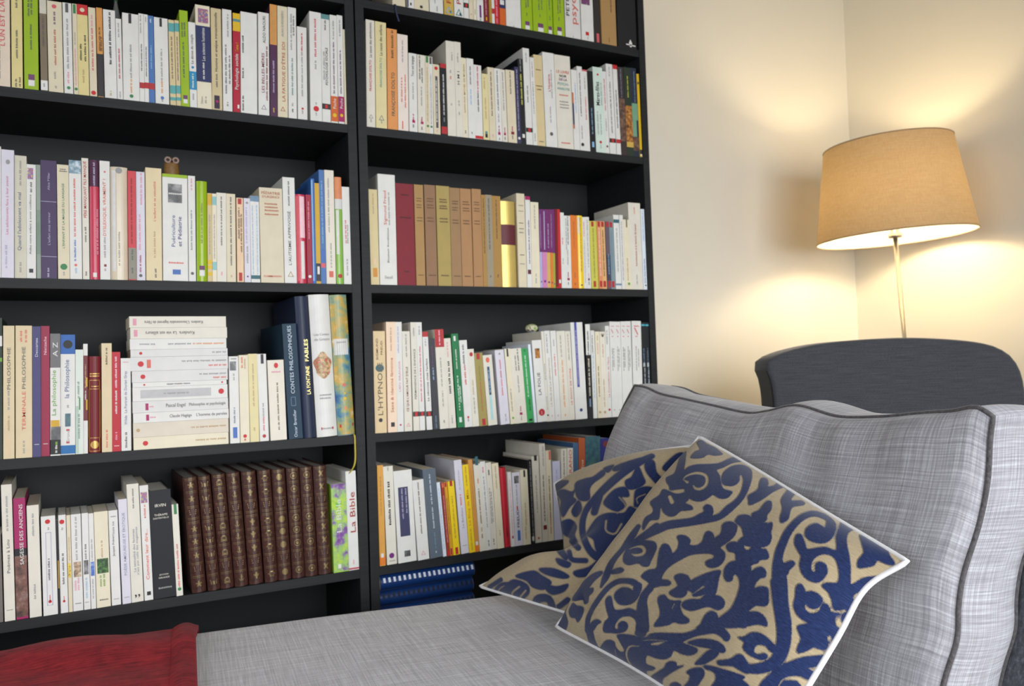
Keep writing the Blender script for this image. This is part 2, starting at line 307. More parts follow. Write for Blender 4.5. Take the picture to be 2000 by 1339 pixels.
BOOKS = [
('L1', -0.6766, 0.0219, 0.2141, 0.0059, 0.148, 0.0027, 'pinkcream', 'p', [('t', "L'UN EST L'AUTRE", 0.349, 0.897, 'rose', 0.45, 0.5), ('g', 0.063, 0.337, 'grey', 0.25)], 'pinkish cream paperback with large rose title, top row of left bookcase'),
('L1', -0.6524, 0.0174, 0.1949, 0.0059, 0.135, 0.0023, 'custard', 'p', [('g', 0.763, 0.886, 'dgrey', 0.5), ('g', 0.28, 0.543, 'dgrey', 0.5), ('g', 0.008, 0.086, 'dgrey', 0.4), ('g', 0.016, 0.095, 'dgrey', 0.75)], 'pale yellow paperback with small dark lettering, top row of left bookcase'),
('L1', -0.6324, 0.0229, 0.1919, 0.0048, 0.135, 0.0032, 'lime', 'p', [('g', 0.713, 0.919, 'dgrey', 0.35), ('g', 0.731, 0.919, 'dgrey', 0.55), ('g', 0.389, 0.632, 'dgrey', 0.5), ('r', 0.28, 0.72, 0.093, 0.147, 'plum'), ('r', 0.28, 0.72, 0.034, 0.091, 'white')], 'lime green paperback with purple and white label, top row of left bookcase'),
('L1', -0.6058, 0.0112, 0.1748, -0.0027, 0.112, 0.0025, 'taupe', 'p', [('r', 0, 1, 0.831, 1, 'paper'), ('r', 0, 1, 0.008, 0.112, 'white'), ('g', 0.479, 0.802, 'dgrey', 0.5), ('g', 0.043, 0.083, 'grey', 0.5)], 'taupe paperback with white ends, top row of left bookcase'),
('L1', -0.593, 0.0242, 0.1717, -0.0047, 0.112, 0.0022, 'cream', 'p', [('o', 0.48, 0.943, 0.16, 0.16, 'rose'), ('g', 0.746, 0.873, 'plum', 0.5), ('g', 0.296, 0.69, 'rust', 0.5), ('g', 0.144, 0.235, 'grey', 0.45), ('g', 0.043, 0.063, 'grey', 0.5)], 'broad off-white paperback with red flower emblem, top row of left bookcase'),
('L1', -0.5673, 0.0146, 0.1729, -0.0047, 0.112, 0.0032, 'white', 'p', [('r', 0.3, 0.65, 0.894, 0.995, 'dgrey'), ('g', 0.275, 0.823, 'grey', 0.5), ('g', 0.113, 0.245, 'pink', 0.5), ('o', 0.5, 0.064, 0.2, 0.2, 'green')], 'white paperback with grey top label and green dot, top row of left bookcase'),
('L1', -0.5514, 0.0076, 0.1741, -0.0047, 0.112, 0.0048, 'cream', 'p', [('r', 0.2, 0.8, 0.893, 0.994, 'green'), ('g', 0.549, 0.68, 'grey', 0.5), ('g', 0.104, 0.509, 'pink', 0.5), ('o', 0.5, 0.062, 0.36, 0.36, 'green')], 'slim cream paperback with green top label, top row of left bookcase'),
('L1', -0.5434, 0.0179, 0.1745, -0.0047, 0.112, 0.0044, 'custard', 'p', [('r', 0, 1, 0.887, 1, 'red'), ('o', 0.5, 0.941, 0.22, 0.22, 'cream'), ('g', 0.383, 0.565, 'ink', 0.3), ('g', 0.378, 0.664, 'ink', 0.72), ('g', 0.14, 0.292, 'tan', 0.5)], 'custard yellow paperback with red top square, top row of left bookcase'),
('L1', -0.5242, 0.0121, 0.1717, -0.0047, 0.112, 0.0043, 'cream', 'p', [('g', 0.788, 0.912, 'pink', 0.5), ('g', 0.292, 0.767, 'rose', 0.5), ('o', 0.5, 0.042, 0.34, 0.34, 'red')], 'cream paperback with red disc at the foot, top row of left bookcase'),
('L1', -0.5105, 0.0103, 0.173, -0.0051, 0.112, 0.0027, 'orange2', 'p', [('r', 0, 1, 0.008, 0.482, 'charcoal'), ('g', 0.516, 0.784, 'brown', 0.5), ('g', 0.516, 0.671, 'brown', 0.75)], 'tan and charcoal two-tone paperback, top row of left bookcase'),
('L1', -0.4986, 0.0208, 0.1722, -0.0051, 0.112, 0.0036, 'white', 'p', [('g', 0.384, 0.971, 'ink', 0.55, 0.3), ('g', 0.031, 0.083, 'tan', 0.5)], 'white paperback with long black upper title, top row of left bookcase'),
('L1', -0.477, 0.0097, 0.1574, -0.0051, 0.112, 0.0028, 'white', 'p', [('g', 0.771, 0.943, 'grey', 0.5), ('g', 0.257, 0.623, 'red', 0.5), ('g', 0.017, 0.097, 'grey', 0.5)], 'short white paperback with red title, top row of left bookcase'),
('L1', -0.4665, 0.0286, 0.1709, 0.0034, 0.112, 0.0025, 'white', 'p', [('r', 0.38, 0.56, 0.886, 0.997, 'charcoal'), ('g', 0.256, 0.637, 'grey', 0.5), ('g', 0.087, 0.246, 'orange2', 0.5), ('o', 0.5, 0.05, 0.12, 0.12, 'green')], 'broad white paperback with dark tab and green dot, top row of left bookcase'),
('L1', -0.4374, 0.0086, 0.1742, 0.0034, 0.112, 0.0023, 'white', 'p', [('g', 0.913, 0.976, 'grey', 0.4), ('g', 0.777, 0.892, 'grey', 0.4), ('g', 0.348, 0.651, 'dgrey', 0.5), ('r', 0, 1, 0.151, 0.217, 'brick')], 'slim white paperback with brick red band, top row of left bookcase'),
('L1', -0.4283, 0.0073, 0.1741, 0.0034, 0.112, 0.0026, 'white', 'p', [('g', 0.912, 0.975, 'grey', 0.5), ('g', 0.292, 0.639, 'dgrey', 0.5), ('r', 0, 1, 0.156, 0.224, 'brick')], 'very slim white paperback with brick red band, top row of left bookcase'),
('L1', -0.4205, 0.0104, 0.174, 0.0017, 0.112, 0.0048, 'blue', 'p', [('g', 0.919, 0.961, 'white', 0.5), ('g', 0.393, 0.656, 'sky', 0.5), ('r', 0, 1, 0.156, 0.227, 'brick')], 'slim blue paperback with brick red band, top row of left bookcase'),
('L1', -0.4088, 0.025, 0.1727, -0.0005, 0.112, 0.0045, 'white', 'p', [('r', 0.4, 0.58, 0.897, 0.995, 'charcoal'), ('g', 0.277, 0.639, 'grey', 0.5), ('g', 0.129, 0.267, 'orange2', 0.5), ('o', 0.5, 0.073, 0.13, 0.13, 'blue'), ('g', 0.028, 0.049, 'grey', 0.5)], 'broad white paperback with blue dot, top row of left bookcase'),
('L1', -0.3817, 0.0106, 0.1719, -0.005, 0.112, 0.0044, 'sand', 'p', [('r', 0, 1, 0.862, 0.962, 'teal'), ('r', 0, 1, 0.137, 0.233, 'teal'), ('r', 0, 1, 0.058, 0.096, 'teal'), ('g', 0.311, 0.795, 'dgrey', 0.5)], 'slim sand paperback with teal bands, top row of left bookcase'),
('L1', -0.3701, 0.0081, 0.1728, -0.005, 0.112, 0.0044, 'sand', 'p', [('r', 0, 1, 0.868, 0.968, 'teal'), ('r', 0, 1, 0.144, 0.238, 'teal'), ('r', 0, 1, 0.063, 0.101, 'teal'), ('g', 0.297, 0.801, 'dgrey', 0.5)], 'thin sand paperback with teal bands beside a lime one, top row of left bookcase'),
('L1', -0.3614, 0.0156, 0.1942, -0.0027, 0.135, 0.0026, 'lime', 'p', [('g', 0.72, 0.873, 'dgrey', 0.3), ('g', 0.729, 0.873, 'dgrey', 0.6), ('g', 0.299, 0.662, 'dgrey', 0.4), ('r', 0.25, 0.75, 0.077, 0.117, 'plum'), ('r', 0.25, 0.75, 0.033, 0.075, 'white')], 'lime green paperback with purple tag, top row of left bookcase'),
('L1', -0.3449, 0.0131, 0.173, -0.0027, 0.112, 0.0029, 'white', 'p', [('t', 'La danse du couple', 0.511, 0.856, 'dgrey', 0.5, 0.5), ('o', 0.5, 0.47, 0.2, 0.2, 'cyan'), ('r', 0, 1, 0.208, 0.422, 'cyan'), ('g', 0.23, 0.392, 'white', 0.5), ('g', 0.089, 0.176, 'grey', 0.5)], 'short white paperback with bright blue band, top row of left bookcase'),
('L1', -0.331, 0.0277, 0.2115, -0.0016, 0.148, 0.0039, 'cream2', 'p', [('P', 'mosaic', 0.18, 0.88, 0.83, 0.967), ('r', 0, 1, 0.259, 0.8, 'navy'), ('t', 'Les sciences humaines', 0.463, 0.782, 'white', 0.5, 0.3), ('g', 0.285, 0.436, 'white', 0.5), ('t', 'Éditions', 0.046, 0.117, 'grey', 0.3, 0.2), ('g', 0.055, 0.117, 'grey', 0.6)], 'cream and navy volume with a coloured mosaic panel, top row of left bookcase'),
('L1', -0.3027, 0.0197, 0.21, 0.0066, 0.148, 0.0042, 'buff', 'p', [('t', 'Homme et analyse transactionnelle', 0.379, 0.957, 'ink', 0.5, 0.35), ('g', 0.225, 0.351, 'dgrey', 0.5), ('r', 0.22, 0.75, 0.015, 0.144, 'eggplant'), ('o', 0.5, 0.085, 0.14, 0.14, 'magenta')], 'buff paperback with dark purple square emblem, top row of left bookcase'),
('L1', -0.2812, 0.0181, 0.2117, 0.0112, 0.148, 0.0046, 'white', 'p', [('g', 0.732, 0.948, 'grey', 0.6), ('g', 0.173, 0.651, 'dgrey', 0.35), ('g', 0.272, 0.543, 'dgrey', 0.75), ('g', 0.052, 0.092, 'dgrey', 0.5)], 'white paperback with two-line grey title, top row of left bookcase'),
('L1', -0.2618, 0.0146, 0.2069, 0.0184, 0.148, 0.0046, 'crimson', 'p', [('r', 0, 1, 0.942, 1, 'yellow'), ('r', 0, 1, 0.914, 0.942, 'teal2'), ('r', 0, 1, 0.819, 0.914, 'yellow'), ('t', 'Psychologie sociale', 0.231, 0.589, 'white', 0.55, 0.6), ('t', 'Tome 1', 0.612, 0.7, 'yellow', 0.55, 0.5), ('r', 0.6, 0.85, 0.041, 0.078, 'white')], 'crimson paperback with yellow head and white title, top row of left bookcase'),
('L1', -0.2466, 0.0328, 0.2115, 0.0184, 0.148, 0.0023, 'white', 'p', [('g', 0.591, 0.778, 'ink', 0.14), ('g', 0.341, 0.441, 'ink', 0.14), ('g', 0.021, 0.167, 'ink', 0.14)], 'thick white paperback with text along one edge, top row of left bookcase'),
('L1', -0.2109, 0.022, 0.2177, 0.0184, 0.148, 0.0038, 'white', 'p', [('t', 'ALDO NAOURI', 0.702, 0.962, 'dgrey', 0.55, 0.35), ('t', 'LES BELLES-MÈRES', 0.219, 0.604, 'maroon', 0.4, 0.34), ('g', 0.147, 0.666, 'maroon', 0.8), ('V', 'tri', 0.5, 0.076, 0.5, 'grey')], 'white paperback titled LES BELLES-MÈRES in dark red, top row of left bookcase'),
('L1', -0.1869, 0.0147, 0.2385, 0.0184, 0.158, 0.004, 'purple', 'p', [('r', 0, 1, 0.64, 1, 'orange2'), ('g', 0.665, 0.952, 'tan', 0.5), ('g', 0.213, 0.5, 'lilac', 0.5), ('g', 0.036, 0.069, 'ochre', 0.5)], 'orange and dark purple two-tone paperback, top row of left bookcase'),
('L1', -0.1711, 0.0206, 0.2379, 0.0185, 0.158, 0.0035, 'cream', 'p', [('t', 'ALAIN EHRENBERG', 0.725, 0.956, 'grey', 0.5, 0.3), ('t', "LA FATIGUE D'ÊTRE SOI", 0.143, 0.676, 'rust', 0.55, 0.42), ('V', 'tri', 0.5, 0.073, 0.5, 'rust')], 'cream paperback titled LA FATIGUE D ÊTRE SOI in rust, top row of left bookcase'),
('L1', -0.149, 0.0173, 0.2384, 0.0161, 0.158, 0.0025, 'white', 'p', [('g', 0.615, 0.948, 'grey', 0.4), ('g', 0.748, 0.939, 'dgrey', 0.7), ('g', 0.208, 0.541, 'teal2', 0.5), ('g', 0.109, 0.142, 'grey', 0.5), ('g', 0.055, 0.084, 'ink', 0.5)], 'white paperback with grey and teal lettering, top row of left bookcase'),
('L1', -0.1291, 0.0201, 0.2, 0.0139, 0.135, 0.0034, 'white', 'p', [('g', 0.738, 0.927, 'red', 0.5), ('g', 0.251, 0.718, 'grey', 0.5), ('o', 0.5, 0.117, 0.12, 0.12, 'red'), ('g', 0.062, 0.102, 'grey', 0.5)], 'short white paperback with small red dot, top row of left bookcase'),
('L1', -0.1025, 0.025, 0.2372, 0.0139, 0.158, 0.0023, 'white', 'p', [('g', 0.588, 0.955, 'rose', 0.5, 0.26), ('g', 0.474, 0.563, 'grey', 0.5, 0.25), ('o', 0.5, 0.111, 0.24, 0.24, 'red'), ('g', 0.149, 0.166, 'grey', 0.5), ('g', 0.048, 0.078, 'grey', 0.5)], 'tall white paperback with large red disc, top row of left bookcase'),
('L1', -0.0761, 0.0182, 0.2369, 0.0117, 0.158, 0.0048, 'white', 'p', [('r', 0, 1, 0.955, 1, 'teal2'), ('g', 0.853, 0.942, 'dgrey', 0.5), ('t', 'PSYCHOLOGIE SOCIALE', 0.346, 0.691, 'ink', 0.6, 0.4), ('g', 0.393, 0.648, 'grey', 0.3), ('r', 0, 1, 0.121, 0.172, 'charcoal'), ('r', 0.35, 0.65, 0.129, 0.163, 'red')], 'white paperback with grey-green head and black band, top row of left bookcase'),
('L1', -0.0567, 0.0153, 0.2382, 0.0114, 0.158, 0.0046, 'white', 'p', [('g', 0.776, 0.946, 'grey', 0.5), ('g', 0.274, 0.751, 'plum', 0.5), ('r', 0, 1, 0.017, 0.249, 'orange'), ('t', 'Poche', 0.134, 0.227, 'white', 0.5, 0.6), ('o', 0.5, 0.074, 0.28, 0.28, 'yellow')], 'white paperback with orange foot lettered Poche, top row of left bookcase'),
('L1', -0.04, 0.0123, 0.2399, 0.0062, 0.158, 0.0036, 'white', 'p', [('g', 0.807, 0.951, 'grey', 0.5), ('g', 0.277, 0.675, 'plum', 0.5), ('r', 0, 1, 0.02, 0.251, 'magenta'), ('t', 'Poche', 0.141, 0.234, 'white', 0.5, 0.6), ('o', 0.5, 0.078, 0.28, 0.28, 'yellow')], 'white paperback with magenta foot lettered Poche, top row of left bookcase'),
('L1', -0.0266, 0.0043, 0.21, 0.0023, 0.148, 0.0029, 'cream', 'p', [], 'very thin cream booklet against the side panel, top row of left bookcase'),
('RA', 0.0921, 0.0303, 0.205, 0.0, 0.135, 0.0047, 'cream', 'p', [('g', 0.083, 0.316, 'grey', 0.5)], 'cream paperback, first on its row, top row of right bookcase'),
('RA', 0.128, 0.0159, 0.2, 0.0, 0.135, 0.0037, 'white', 'p', [('r', 0.0, 0.16, 0.011, 1.0, 'navy'), ('r', 0.4, 0.62, 0.035, 0.067, 'charcoal')], 'white paperback with navy edge, top row of right bookcase'),
('RA', 0.1448, 0.036, 0.19, 0.0, 0.135, 0.0046, 'cream', 'p', [('o', 0.48, 0.044, 0.1, 0.1, 'charcoal')], 'broad cream paperback with tiny dark emblem, top row of right bookcase'),
('RA', 0.183, 0.0338, 0.215, 0.0, 0.148, 0.0045, 'white', 'p', [('g', 0.106, 0.321, 'grey', 0.4), ('g', 0.024, 0.094, 'grey', 0.55)], 'white paperback with grey foot lettering, top row of right bookcase'),
('RA', 0.2191, 0.024, 0.195, 0.0, 0.135, 0.0035, 'ochre', 'p', [('t', 'PSY', 0.148, 0.347, 'brick', 0.5, 0.45), ('V', 'tri', 0.5, 0.064, 0.75, 'sky'), ('r', 0.6, 0.8, 0.03, 0.064, 'ink')], 'ochre paperback with blue triangle emblem, top row of right bookcase'),
('RA', 0.2449, 0.0237, 0.195, 0.0, 0.135, 0.0032, 'white', 'p', [('t', 'PSY', 0.16, 0.358, 'brick', 0.5, 0.45), ('V', 'tri', 0.5, 0.054, 0.75, 'teal2'), ('r', 0.55, 0.75, 0.025, 0.056, 'ink')], 'white paperback with teal triangle emblem, top row of right bookcase'),
('RA', 0.2698, 0.0129, 0.18, 0.0, 0.112, 0.0038, 'white', 'p', [('r', 0, 1, 0.145, 0.211, 'charcoal'), ('r', 0.35, 0.7, 0.155, 0.199, 'red')], 'slim white paperback with black and red label, top row of right bookcase'),
('RA', 0.2836, 0.0105, 0.18, 0.0, 0.112, 0.0033, 'cream', 'p', [('o', 0.5, 0.07, 0.12, 0.12, 'rust')], 'slim cream paperback with rust speck, top row of right bookcase'),
('RA', 0.2947, 0.0079, 0.178, 0.0, 0.112, 0.0025, 'cream2', 'p', [('r', 0.4, 0.6, 0.077, 0.148, 'grey')], 'very slim cream paperback, top row of right bookcase'),
('RA', 0.3038, 0.0174, 0.2, 0.0, 0.135, 0.0029, 'white', 'p', [('r', 0.4, 0.68, 0.042, 0.193, 'violet'), ('g', 0.008, 0.031, 'dgrey', 0.5)], 'white paperback with violet bar, top row of right bookcase'),
('RA', 0.3221, 0.0138, 0.18, 0.0, 0.112, 0.0044, 'maroon', 'p', [('g', 0.103, 0.453, 'pink', 0.5), ('r', 0.45, 0.65, 0.03, 0.072, 'yellow')], 'maroon paperback with yellow speck, top row of right bookcase'),
('RA', 0.3368, 0.0062, 0.178, 0.0, 0.112, 0.0021, 'ochre2', 'p', [], 'narrow mustard paperback, top row of right bookcase'),
('RA', 0.3436, 0.0068, 0.178, 0.0, 0.112, 0.0021, 'white', 'p', [('r', 0, 1, 0.339, 1, 'brick'), ('r', 0, 1, 0.204, 0.275, 'white'), ('r', 0, 1, 0.133, 0.204, 'brick')], 'narrow red and white paperback, top row of right bookcase'),
('RA', 0.3513, 0.0128, 0.19, 0.0, 0.135, 0.0039, 'red', 'p', [('g', 0.102, 0.34, 'pink', 0.5, 0.55), ('g', 0.013, 0.072, 'pink', 0.5)], 'red paperback with pale vertical lettering, top row of right bookcase'),
('RA', 0.3653, 0.0157, 0.185, 0.0, 0.112, 0.0028, 'orange', 'p', [('r', 0, 1, 0.225, 1, 'navy'), ('r', 0.1, 0.8, 0.271, 0.332, 'white')], 'orange paperback with navy upper part, top row of right bookcase'),
('RA', 0.3829, 0.041, 0.22, 0.0, 0.148, 0.0036, 'white', 'p', [('g', 0.008, 0.02, 'grey', 0.5)], 'wide plain white paperback, top row of right bookcase'),
('RA', 0.4256, 0.0307, 0.19, 0.0, 0.135, 0.0034, 'lime', 'p', [('g', 0.288, 0.475, 'dgrey', 0.45), ('g', 0.303, 0.475, 'dgrey', 0.65), ('g', 0.186, 0.233, 'dgrey', 0.5), ('r', 0.33, 0.72, 0.061, 0.113, 'plum'), ('r', 0.33, 0.72, 0.008, 0.059, 'white')], 'lime paperback, leftmost of the four, top row of right bookcase'),
('RA', 0.458, 0.0401, 0.19, 0.0, 0.135, 0.003, 'lime', 'p', [('g', 0.294, 0.507, 'dgrey', 0.45), ('g', 0.302, 0.507, 'dgrey', 0.65), ('g', 0.2, 0.247, 'dgrey', 0.5), ('r', 0.33, 0.72, 0.063, 0.116, 'plum'), ('r', 0.33, 0.72, 0.008, 0.061, 'white')], 'lime paperback, thickest of the four, top row of right bookcase'),
('RA', 0.4998, 0.0158, 0.19, 0.0, 0.135, 0.005, 'lime', 'p', [('g', 0.325, 0.548, 'dgrey', 0.5), ('g', 0.19, 0.238, 'dgrey', 0.5), ('r', 0.2, 0.8, 0.06, 0.106, 'plum'), ('r', 0.2, 0.8, 0.008, 0.058, 'white')], 'lime paperback, thinnest of the four, top row of right bookcase'),
('RA', 0.517, 0.0317, 0.19, 0.0, 0.135, 0.0026, 'lime', 'p', [('g', 0.293, 0.565, 'dgrey', 0.45), ('g', 0.309, 0.565, 'dgrey', 0.65), ('g', 0.198, 0.246, 'dgrey', 0.5), ('r', 0.33, 0.72, 0.062, 0.115, 'plum'), ('r', 0.33, 0.72, 0.008, 0.061, 'white')], 'lime paperback, rightmost of the four, top row of right bookcase'),
('RA', 0.5518, 0.0454, 0.225, 0.0, 0.148, 0.0032, 'pearl', 'p', [('t', 'PETIT LAROUSSE', 0.248, 1.001, 'ink', 0.18, 0.28), ('t', 'psychologie', 0.166, 1.001, 'coral', 0.62, 0.5), ('g', 0.008, 0.03, 'grey', 0.5)], 'pearl white dictionary with coral psychologie title, top row of right bookcase'),
('RA', 0.5998, 0.0369, 0.21, 0.0, 0.148, 0.0026, 'white', 'p', [('r', 0.05, 0.75, 0.445, 0.673, 'plum'), ('g', 0.445, 0.467, 'grey', 0.5), ('r', 0.33, 0.6, 0.067, 0.111, 'red'), ('g', 0.018, 0.055, 'grey', 0.5)], 'white paperback with red square near the foot, top row of right bookcase'),
('RA', 0.6396, 0.0194, 0.23, 0.0, 0.165, 0.0039, 'espresso', 'h', [('r', 0.35, 0.75, 0.008, 0.108, 'rose')], 'dark brown hardback with rose label, top row of right bookcase'),
('RA', 0.6616, 0.0466, 0.24, 0.0, 0.205, 0.0028, 'camel', 'h', [('g', 0.364, 0.612, 'brown', 0.7), ('g', 0.031, 0.077, 'brown', 0.5)], 'camel brown hardback, top row of right bookcase'),
('RA', 0.7127, 0.0603, 0.245, 0.0, 0.205, 0.0031, 'black', 'h', [('V', 'logo', 0.68, 0.051, 0.5, 'white')], 'wide black hardback with white star emblem, top row of right bookcase'),
('RB', 0.0232, 0.0199, 0.2416, 0.018, 0.158, 0.0042, 'ivory', 'p', [('t', 'La cause des adolescents', 0.65, 0.975, 'dgrey', 0.5, 0.4), ('t', 'FRANÇOISE DOLTO', 0.336, 0.624, 'red', 0.5, 0.35), ('V', 'tri', 0.5, 0.099, 0.5, 'grey'), ('g', 0.048, 0.074, 'grey', 0.5)], 'ivory paperback with red capitals, second row of right bookcase'),
('RB', 0.0444, 0.0255, 0.2406, 0.018, 0.158, 0.003, 'custard2', 'p', [('t', 'La cause des enfants', 0.682, 0.973, 'dgrey', 0.5, 0.35), ('t', 'FRANÇOISE DOLTO', 0.386, 0.661, 'teal', 0.5, 0.28), ('V', 'tri', 0.5, 0.095, 0.5, 'grey'), ('g', 0.047, 0.074, 'grey', 0.5)], 'pale yellow paperback with teal capitals, second row of right bookcase'),
('RB', 0.0721, 0.0236, 0.2294, 0.018, 0.158, 0.0037, 'apricot', 'p', [('g', 0.71, 0.977, 'brown', 0.55, 0.35), ('t', 'FRANÇOISE DOLTO', 0.136, 0.568, 'dgrey', 0.6, 0.45)], 'apricot orange paperback with grey capitals, second row of right bookcase'),
('RB', 0.0971, 0.0248, 0.2211, 0.0183, 0.148, 0.0047, 'blush', 'p', [('g', 0.712, 0.949, 'grey', 0.5), ('g', 0.297, 0.552, 'coral', 0.38), ('g', 0.243, 0.587, 'coral', 0.72), ('r', 0.38, 0.48, 0.018, 0.101, 'coral')], 'blush white paperback with coral lettering, second row of right bookcase'),
('RB', 0.1232, 0.0195, 0.1805, 0.018, 0.112, 0.0023, 'white', 'p', [('t', 'Tout est langage', 0.703, 0.966, 'dgrey', 0.5, 0.4), ('g', 0.411, 0.645, 'grey', 0.5), ('g', 0.147, 0.228, 'magenta', 0.5), ('r', 0.35, 0.7, 0.114, 0.147, 'magenta'), ('g', 0.052, 0.096, 'dgrey', 0.5)], 'white paperback with magenta square, fifth along, second row of right bookcase'),
('RB', 0.1441, 0.0189, 0.1798, 0.018, 0.112, 0.0022, 'ivory', 'p', [('g', 0.684, 0.979, 'dgrey', 0.3), ('g', 0.64, 0.832, 'dgrey', 0.6), ('g', 0.345, 0.589, 'grey', 0.5), ('g', 0.146, 0.22, 'magenta', 0.5), ('r', 0.35, 0.7, 0.109, 0.142, 'magenta'), ('g', 0.035, 0.087, 'dgrey', 0.5)], 'ivory paperback with magenta square, second row of right bookcase'),
('RB', 0.1636, 0.0094, 0.18, 0.018, 0.112, 0.0027, 'cream', 'p', [('r', 0.2, 0.8, 0.913, 0.997, 'green'), ('g', 0.15, 0.846, 'tan', 0.5), ('o', 0.5, 0.094, 0.3, 0.3, 'green')], 'slim cream paperback with green tab, second row of right bookcase'),
('RB', 0.1735, 0.0091, 0.1801, 0.016, 0.112, 0.0043, 'white', 'p', [('r', 0.2, 0.8, 0.905, 0.994, 'dgrey'), ('g', 0.127, 0.779, 'grey', 0.5), ('o', 0.5, 0.093, 0.3, 0.3, 'green')], 'slim white paperback with dark tab and green dot, second row of right bookcase'),
('RB', 0.1838, 0.0166, 0.1637, 0.0102, 0.112, 0.0038, 'cream', 'p', [('o', 0.5, 0.946, 0.25, 0.25, 'red'), ('r', 0.35, 0.7, 0.094, 0.832, 'slate'), ('g', 0.179, 0.767, 'white', 0.5), ('g', 0.04, 0.065, 'pink', 0.5)], 'cream pocket book with dark rounded bar, second row of right bookcase'),
('RB', 0.2024, 0.0148, 0.168, 0.0064, 0.112, 0.0027, 'black', 'p', [('r', 0, 1, 0.938, 1, 'brick'), ('r', 0, 1, 0.019, 0.119, 'brick'), ('g', 0.282, 0.858, 'white', 0.5), ('g', 0.187, 0.266, 'grey', 0.5)], 'black pocket book with red head and foot, second row of right bookcase'),
('RB', 0.2189, 0.0213, 0.2239, 0.0046, 0.148, 0.003, 'ivory', 'p', [('g', 0.798, 0.882, 'grey', 0.7), ('g', 0.665, 0.69, 'grey', 0.5), ('g', 0.599, 0.629, 'rose', 0.5), ('g', 0.323, 0.341, 'grey', 0.5)], 'tall ivory paperback with sparse grey lettering, second row of right bookcase'),
('RB', 0.2408, 0.0162, 0.2246, 0.0028, 0.148, 0.0025, 'ivory', 'p', [('t', 'H M I', 0.55, 0.689, 'dgrey', 0.5, 0.5), ('g', 0.785, 0.882, 'grey', 0.5), ('g', 0.327, 0.375, 'grey', 0.5), ('g', 0.231, 0.267, 'grey', 0.5)], 'tall slim ivory paperback with spaced letters, second row of right bookcase'),
('RB', 0.2576, 0.0134, 0.1893, 0.0016, 0.135, 0.0034, 'cream2', 'p', [('t', "MICHEL DE M'UZAN", 0.536, 0.917, 'ochre2', 0.5, 0.4), ('g', 0.313, 0.514, 'tan', 0.5), ('g', 0.054, 0.09, 'dgrey', 0.5)], 'cream paperback with ochre capitals, second row of right bookcase'),
('RB', 0.2716, 0.0174, 0.1899, 0.0016, 0.135, 0.0021, 'white', 'p', [('g', 0.672, 0.902, 'dgrey', 0.5), ('g', 0.421, 0.608, 'sky', 0.5), ('g', 0.054, 0.09, 'dgrey', 0.5)], 'white pocket book beside the ochre lettered one, second row of right bookcase'),
('RB', 0.2898, 0.0202, 0.1776, 0.0046, 0.112, 0.0041, 'white', 'p', [('g', 0.633, 0.972, 'red', 0.5), ('g', 0.37, 0.617, 'ink', 0.5), ('r', 0, 1, 0.008, 0.046, 'red')], 'white pocket book with red strip at the foot, second row of right bookcase'),
('RB', 0.3119, 0.0156, 0.1597, 0.0016, 0.112, 0.0047, 'custard2', 'p', [('g', 0.771, 0.943, 'tan', 0.4), ('g', 0.323, 0.65, 'tan', 0.5), ('r', 0.3, 0.7, 0.099, 0.134, 'teal2'), ('r', 0.3, 0.7, 0.039, 0.096, 'ink')], 'short pale yellow pocket book, second row of right bookcase'),
('RB', 0.3287, 0.0169, 0.1775, -0.0048, 0.112, 0.0049, 'cream', 'p', [('g', 0.341, 0.949, 'brown', 0.5), ('g', 0.053, 0.092, 'pink', 0.5)], 'cream pocket book with brown title, second row of right bookcase'),
('RB', 0.3462, 0.0158, 0.1769, -0.0063, 0.112, 0.0042, 'white', 'p', [('g', 0.423, 0.97, 'dgrey', 0.5), ('g', 0.266, 0.376, 'grey', 0.5), ('g', 0.133, 0.211, 'magenta', 0.5), ('r', 0.3, 0.7, 0.091, 0.129, 'magenta'), ('g', 0.024, 0.071, 'dgrey', 0.5)], 'white pocket book with magenta square and dark title, second row of right bookcase'),
('RB', 0.3633, 0.0134, 0.1766, -0.0112, 0.112, 0.0049, 'ivory', 'p', [('g', 0.436, 0.964, 'grey', 0.5), ('g', 0.136, 0.215, 'magenta', 0.5), ('r', 0.3, 0.7, 0.095, 0.131, 'magenta'), ('g', 0.033, 0.073, 'dgrey', 0.5)], 'slim ivory pocket book with magenta square, second row of right bookcase'),
('RB', 0.3775, 0.0238, 0.1771, -0.0112, 0.112, 0.0021, 'cream', 'p', [('g', 0.67, 0.971, 'dgrey', 0.5), ('g', 0.157, 0.222, 'magenta', 0.5), ('r', 0.35, 0.7, 0.113, 0.152, 'maroon'), ('g', 0.048, 0.092, 'dgrey', 0.5)], 'cream pocket book with maroon square, second row of right bookcase'),
('RB', 0.4023, 0.0112, 0.188, -0.0091, 0.135, 0.0029, 'indigo', 'p', [('g', 0.17, 0.957, 'lilac', 0.5), ('o', 0.5, 0.069, 0.3, 0.3, 'white')], 'slim indigo pocket book, second row of right bookcase'),
('RB', 0.4141, 0.0135, 0.2105, -0.0112, 0.148, 0.0049, 'black', 'p', [('g', 0.85, 0.989, 'grey', 0.5), ('g', 0.462, 0.812, 'lemon', 0.5, 0.5), ('r', 0.3, 0.8, 0.075, 0.119, 'white')], 'black paperback with yellow title, second row of right bookcase'),
('RB', 0.4286, 0.018, 0.2386, -0.0112, 0.158, 0.0043, 'white', 'p', [('g', 0.856, 0.953, 'grey', 0.5), ('g', 0.439, 0.611, 'dgrey', 0.5), ('r', 0, 1, 0.131, 0.176, 'charcoal'), ('r', 0.35, 0.7, 0.136, 0.17, 'red')], 'tall white paperback with black and red label, second row of right bookcase'),
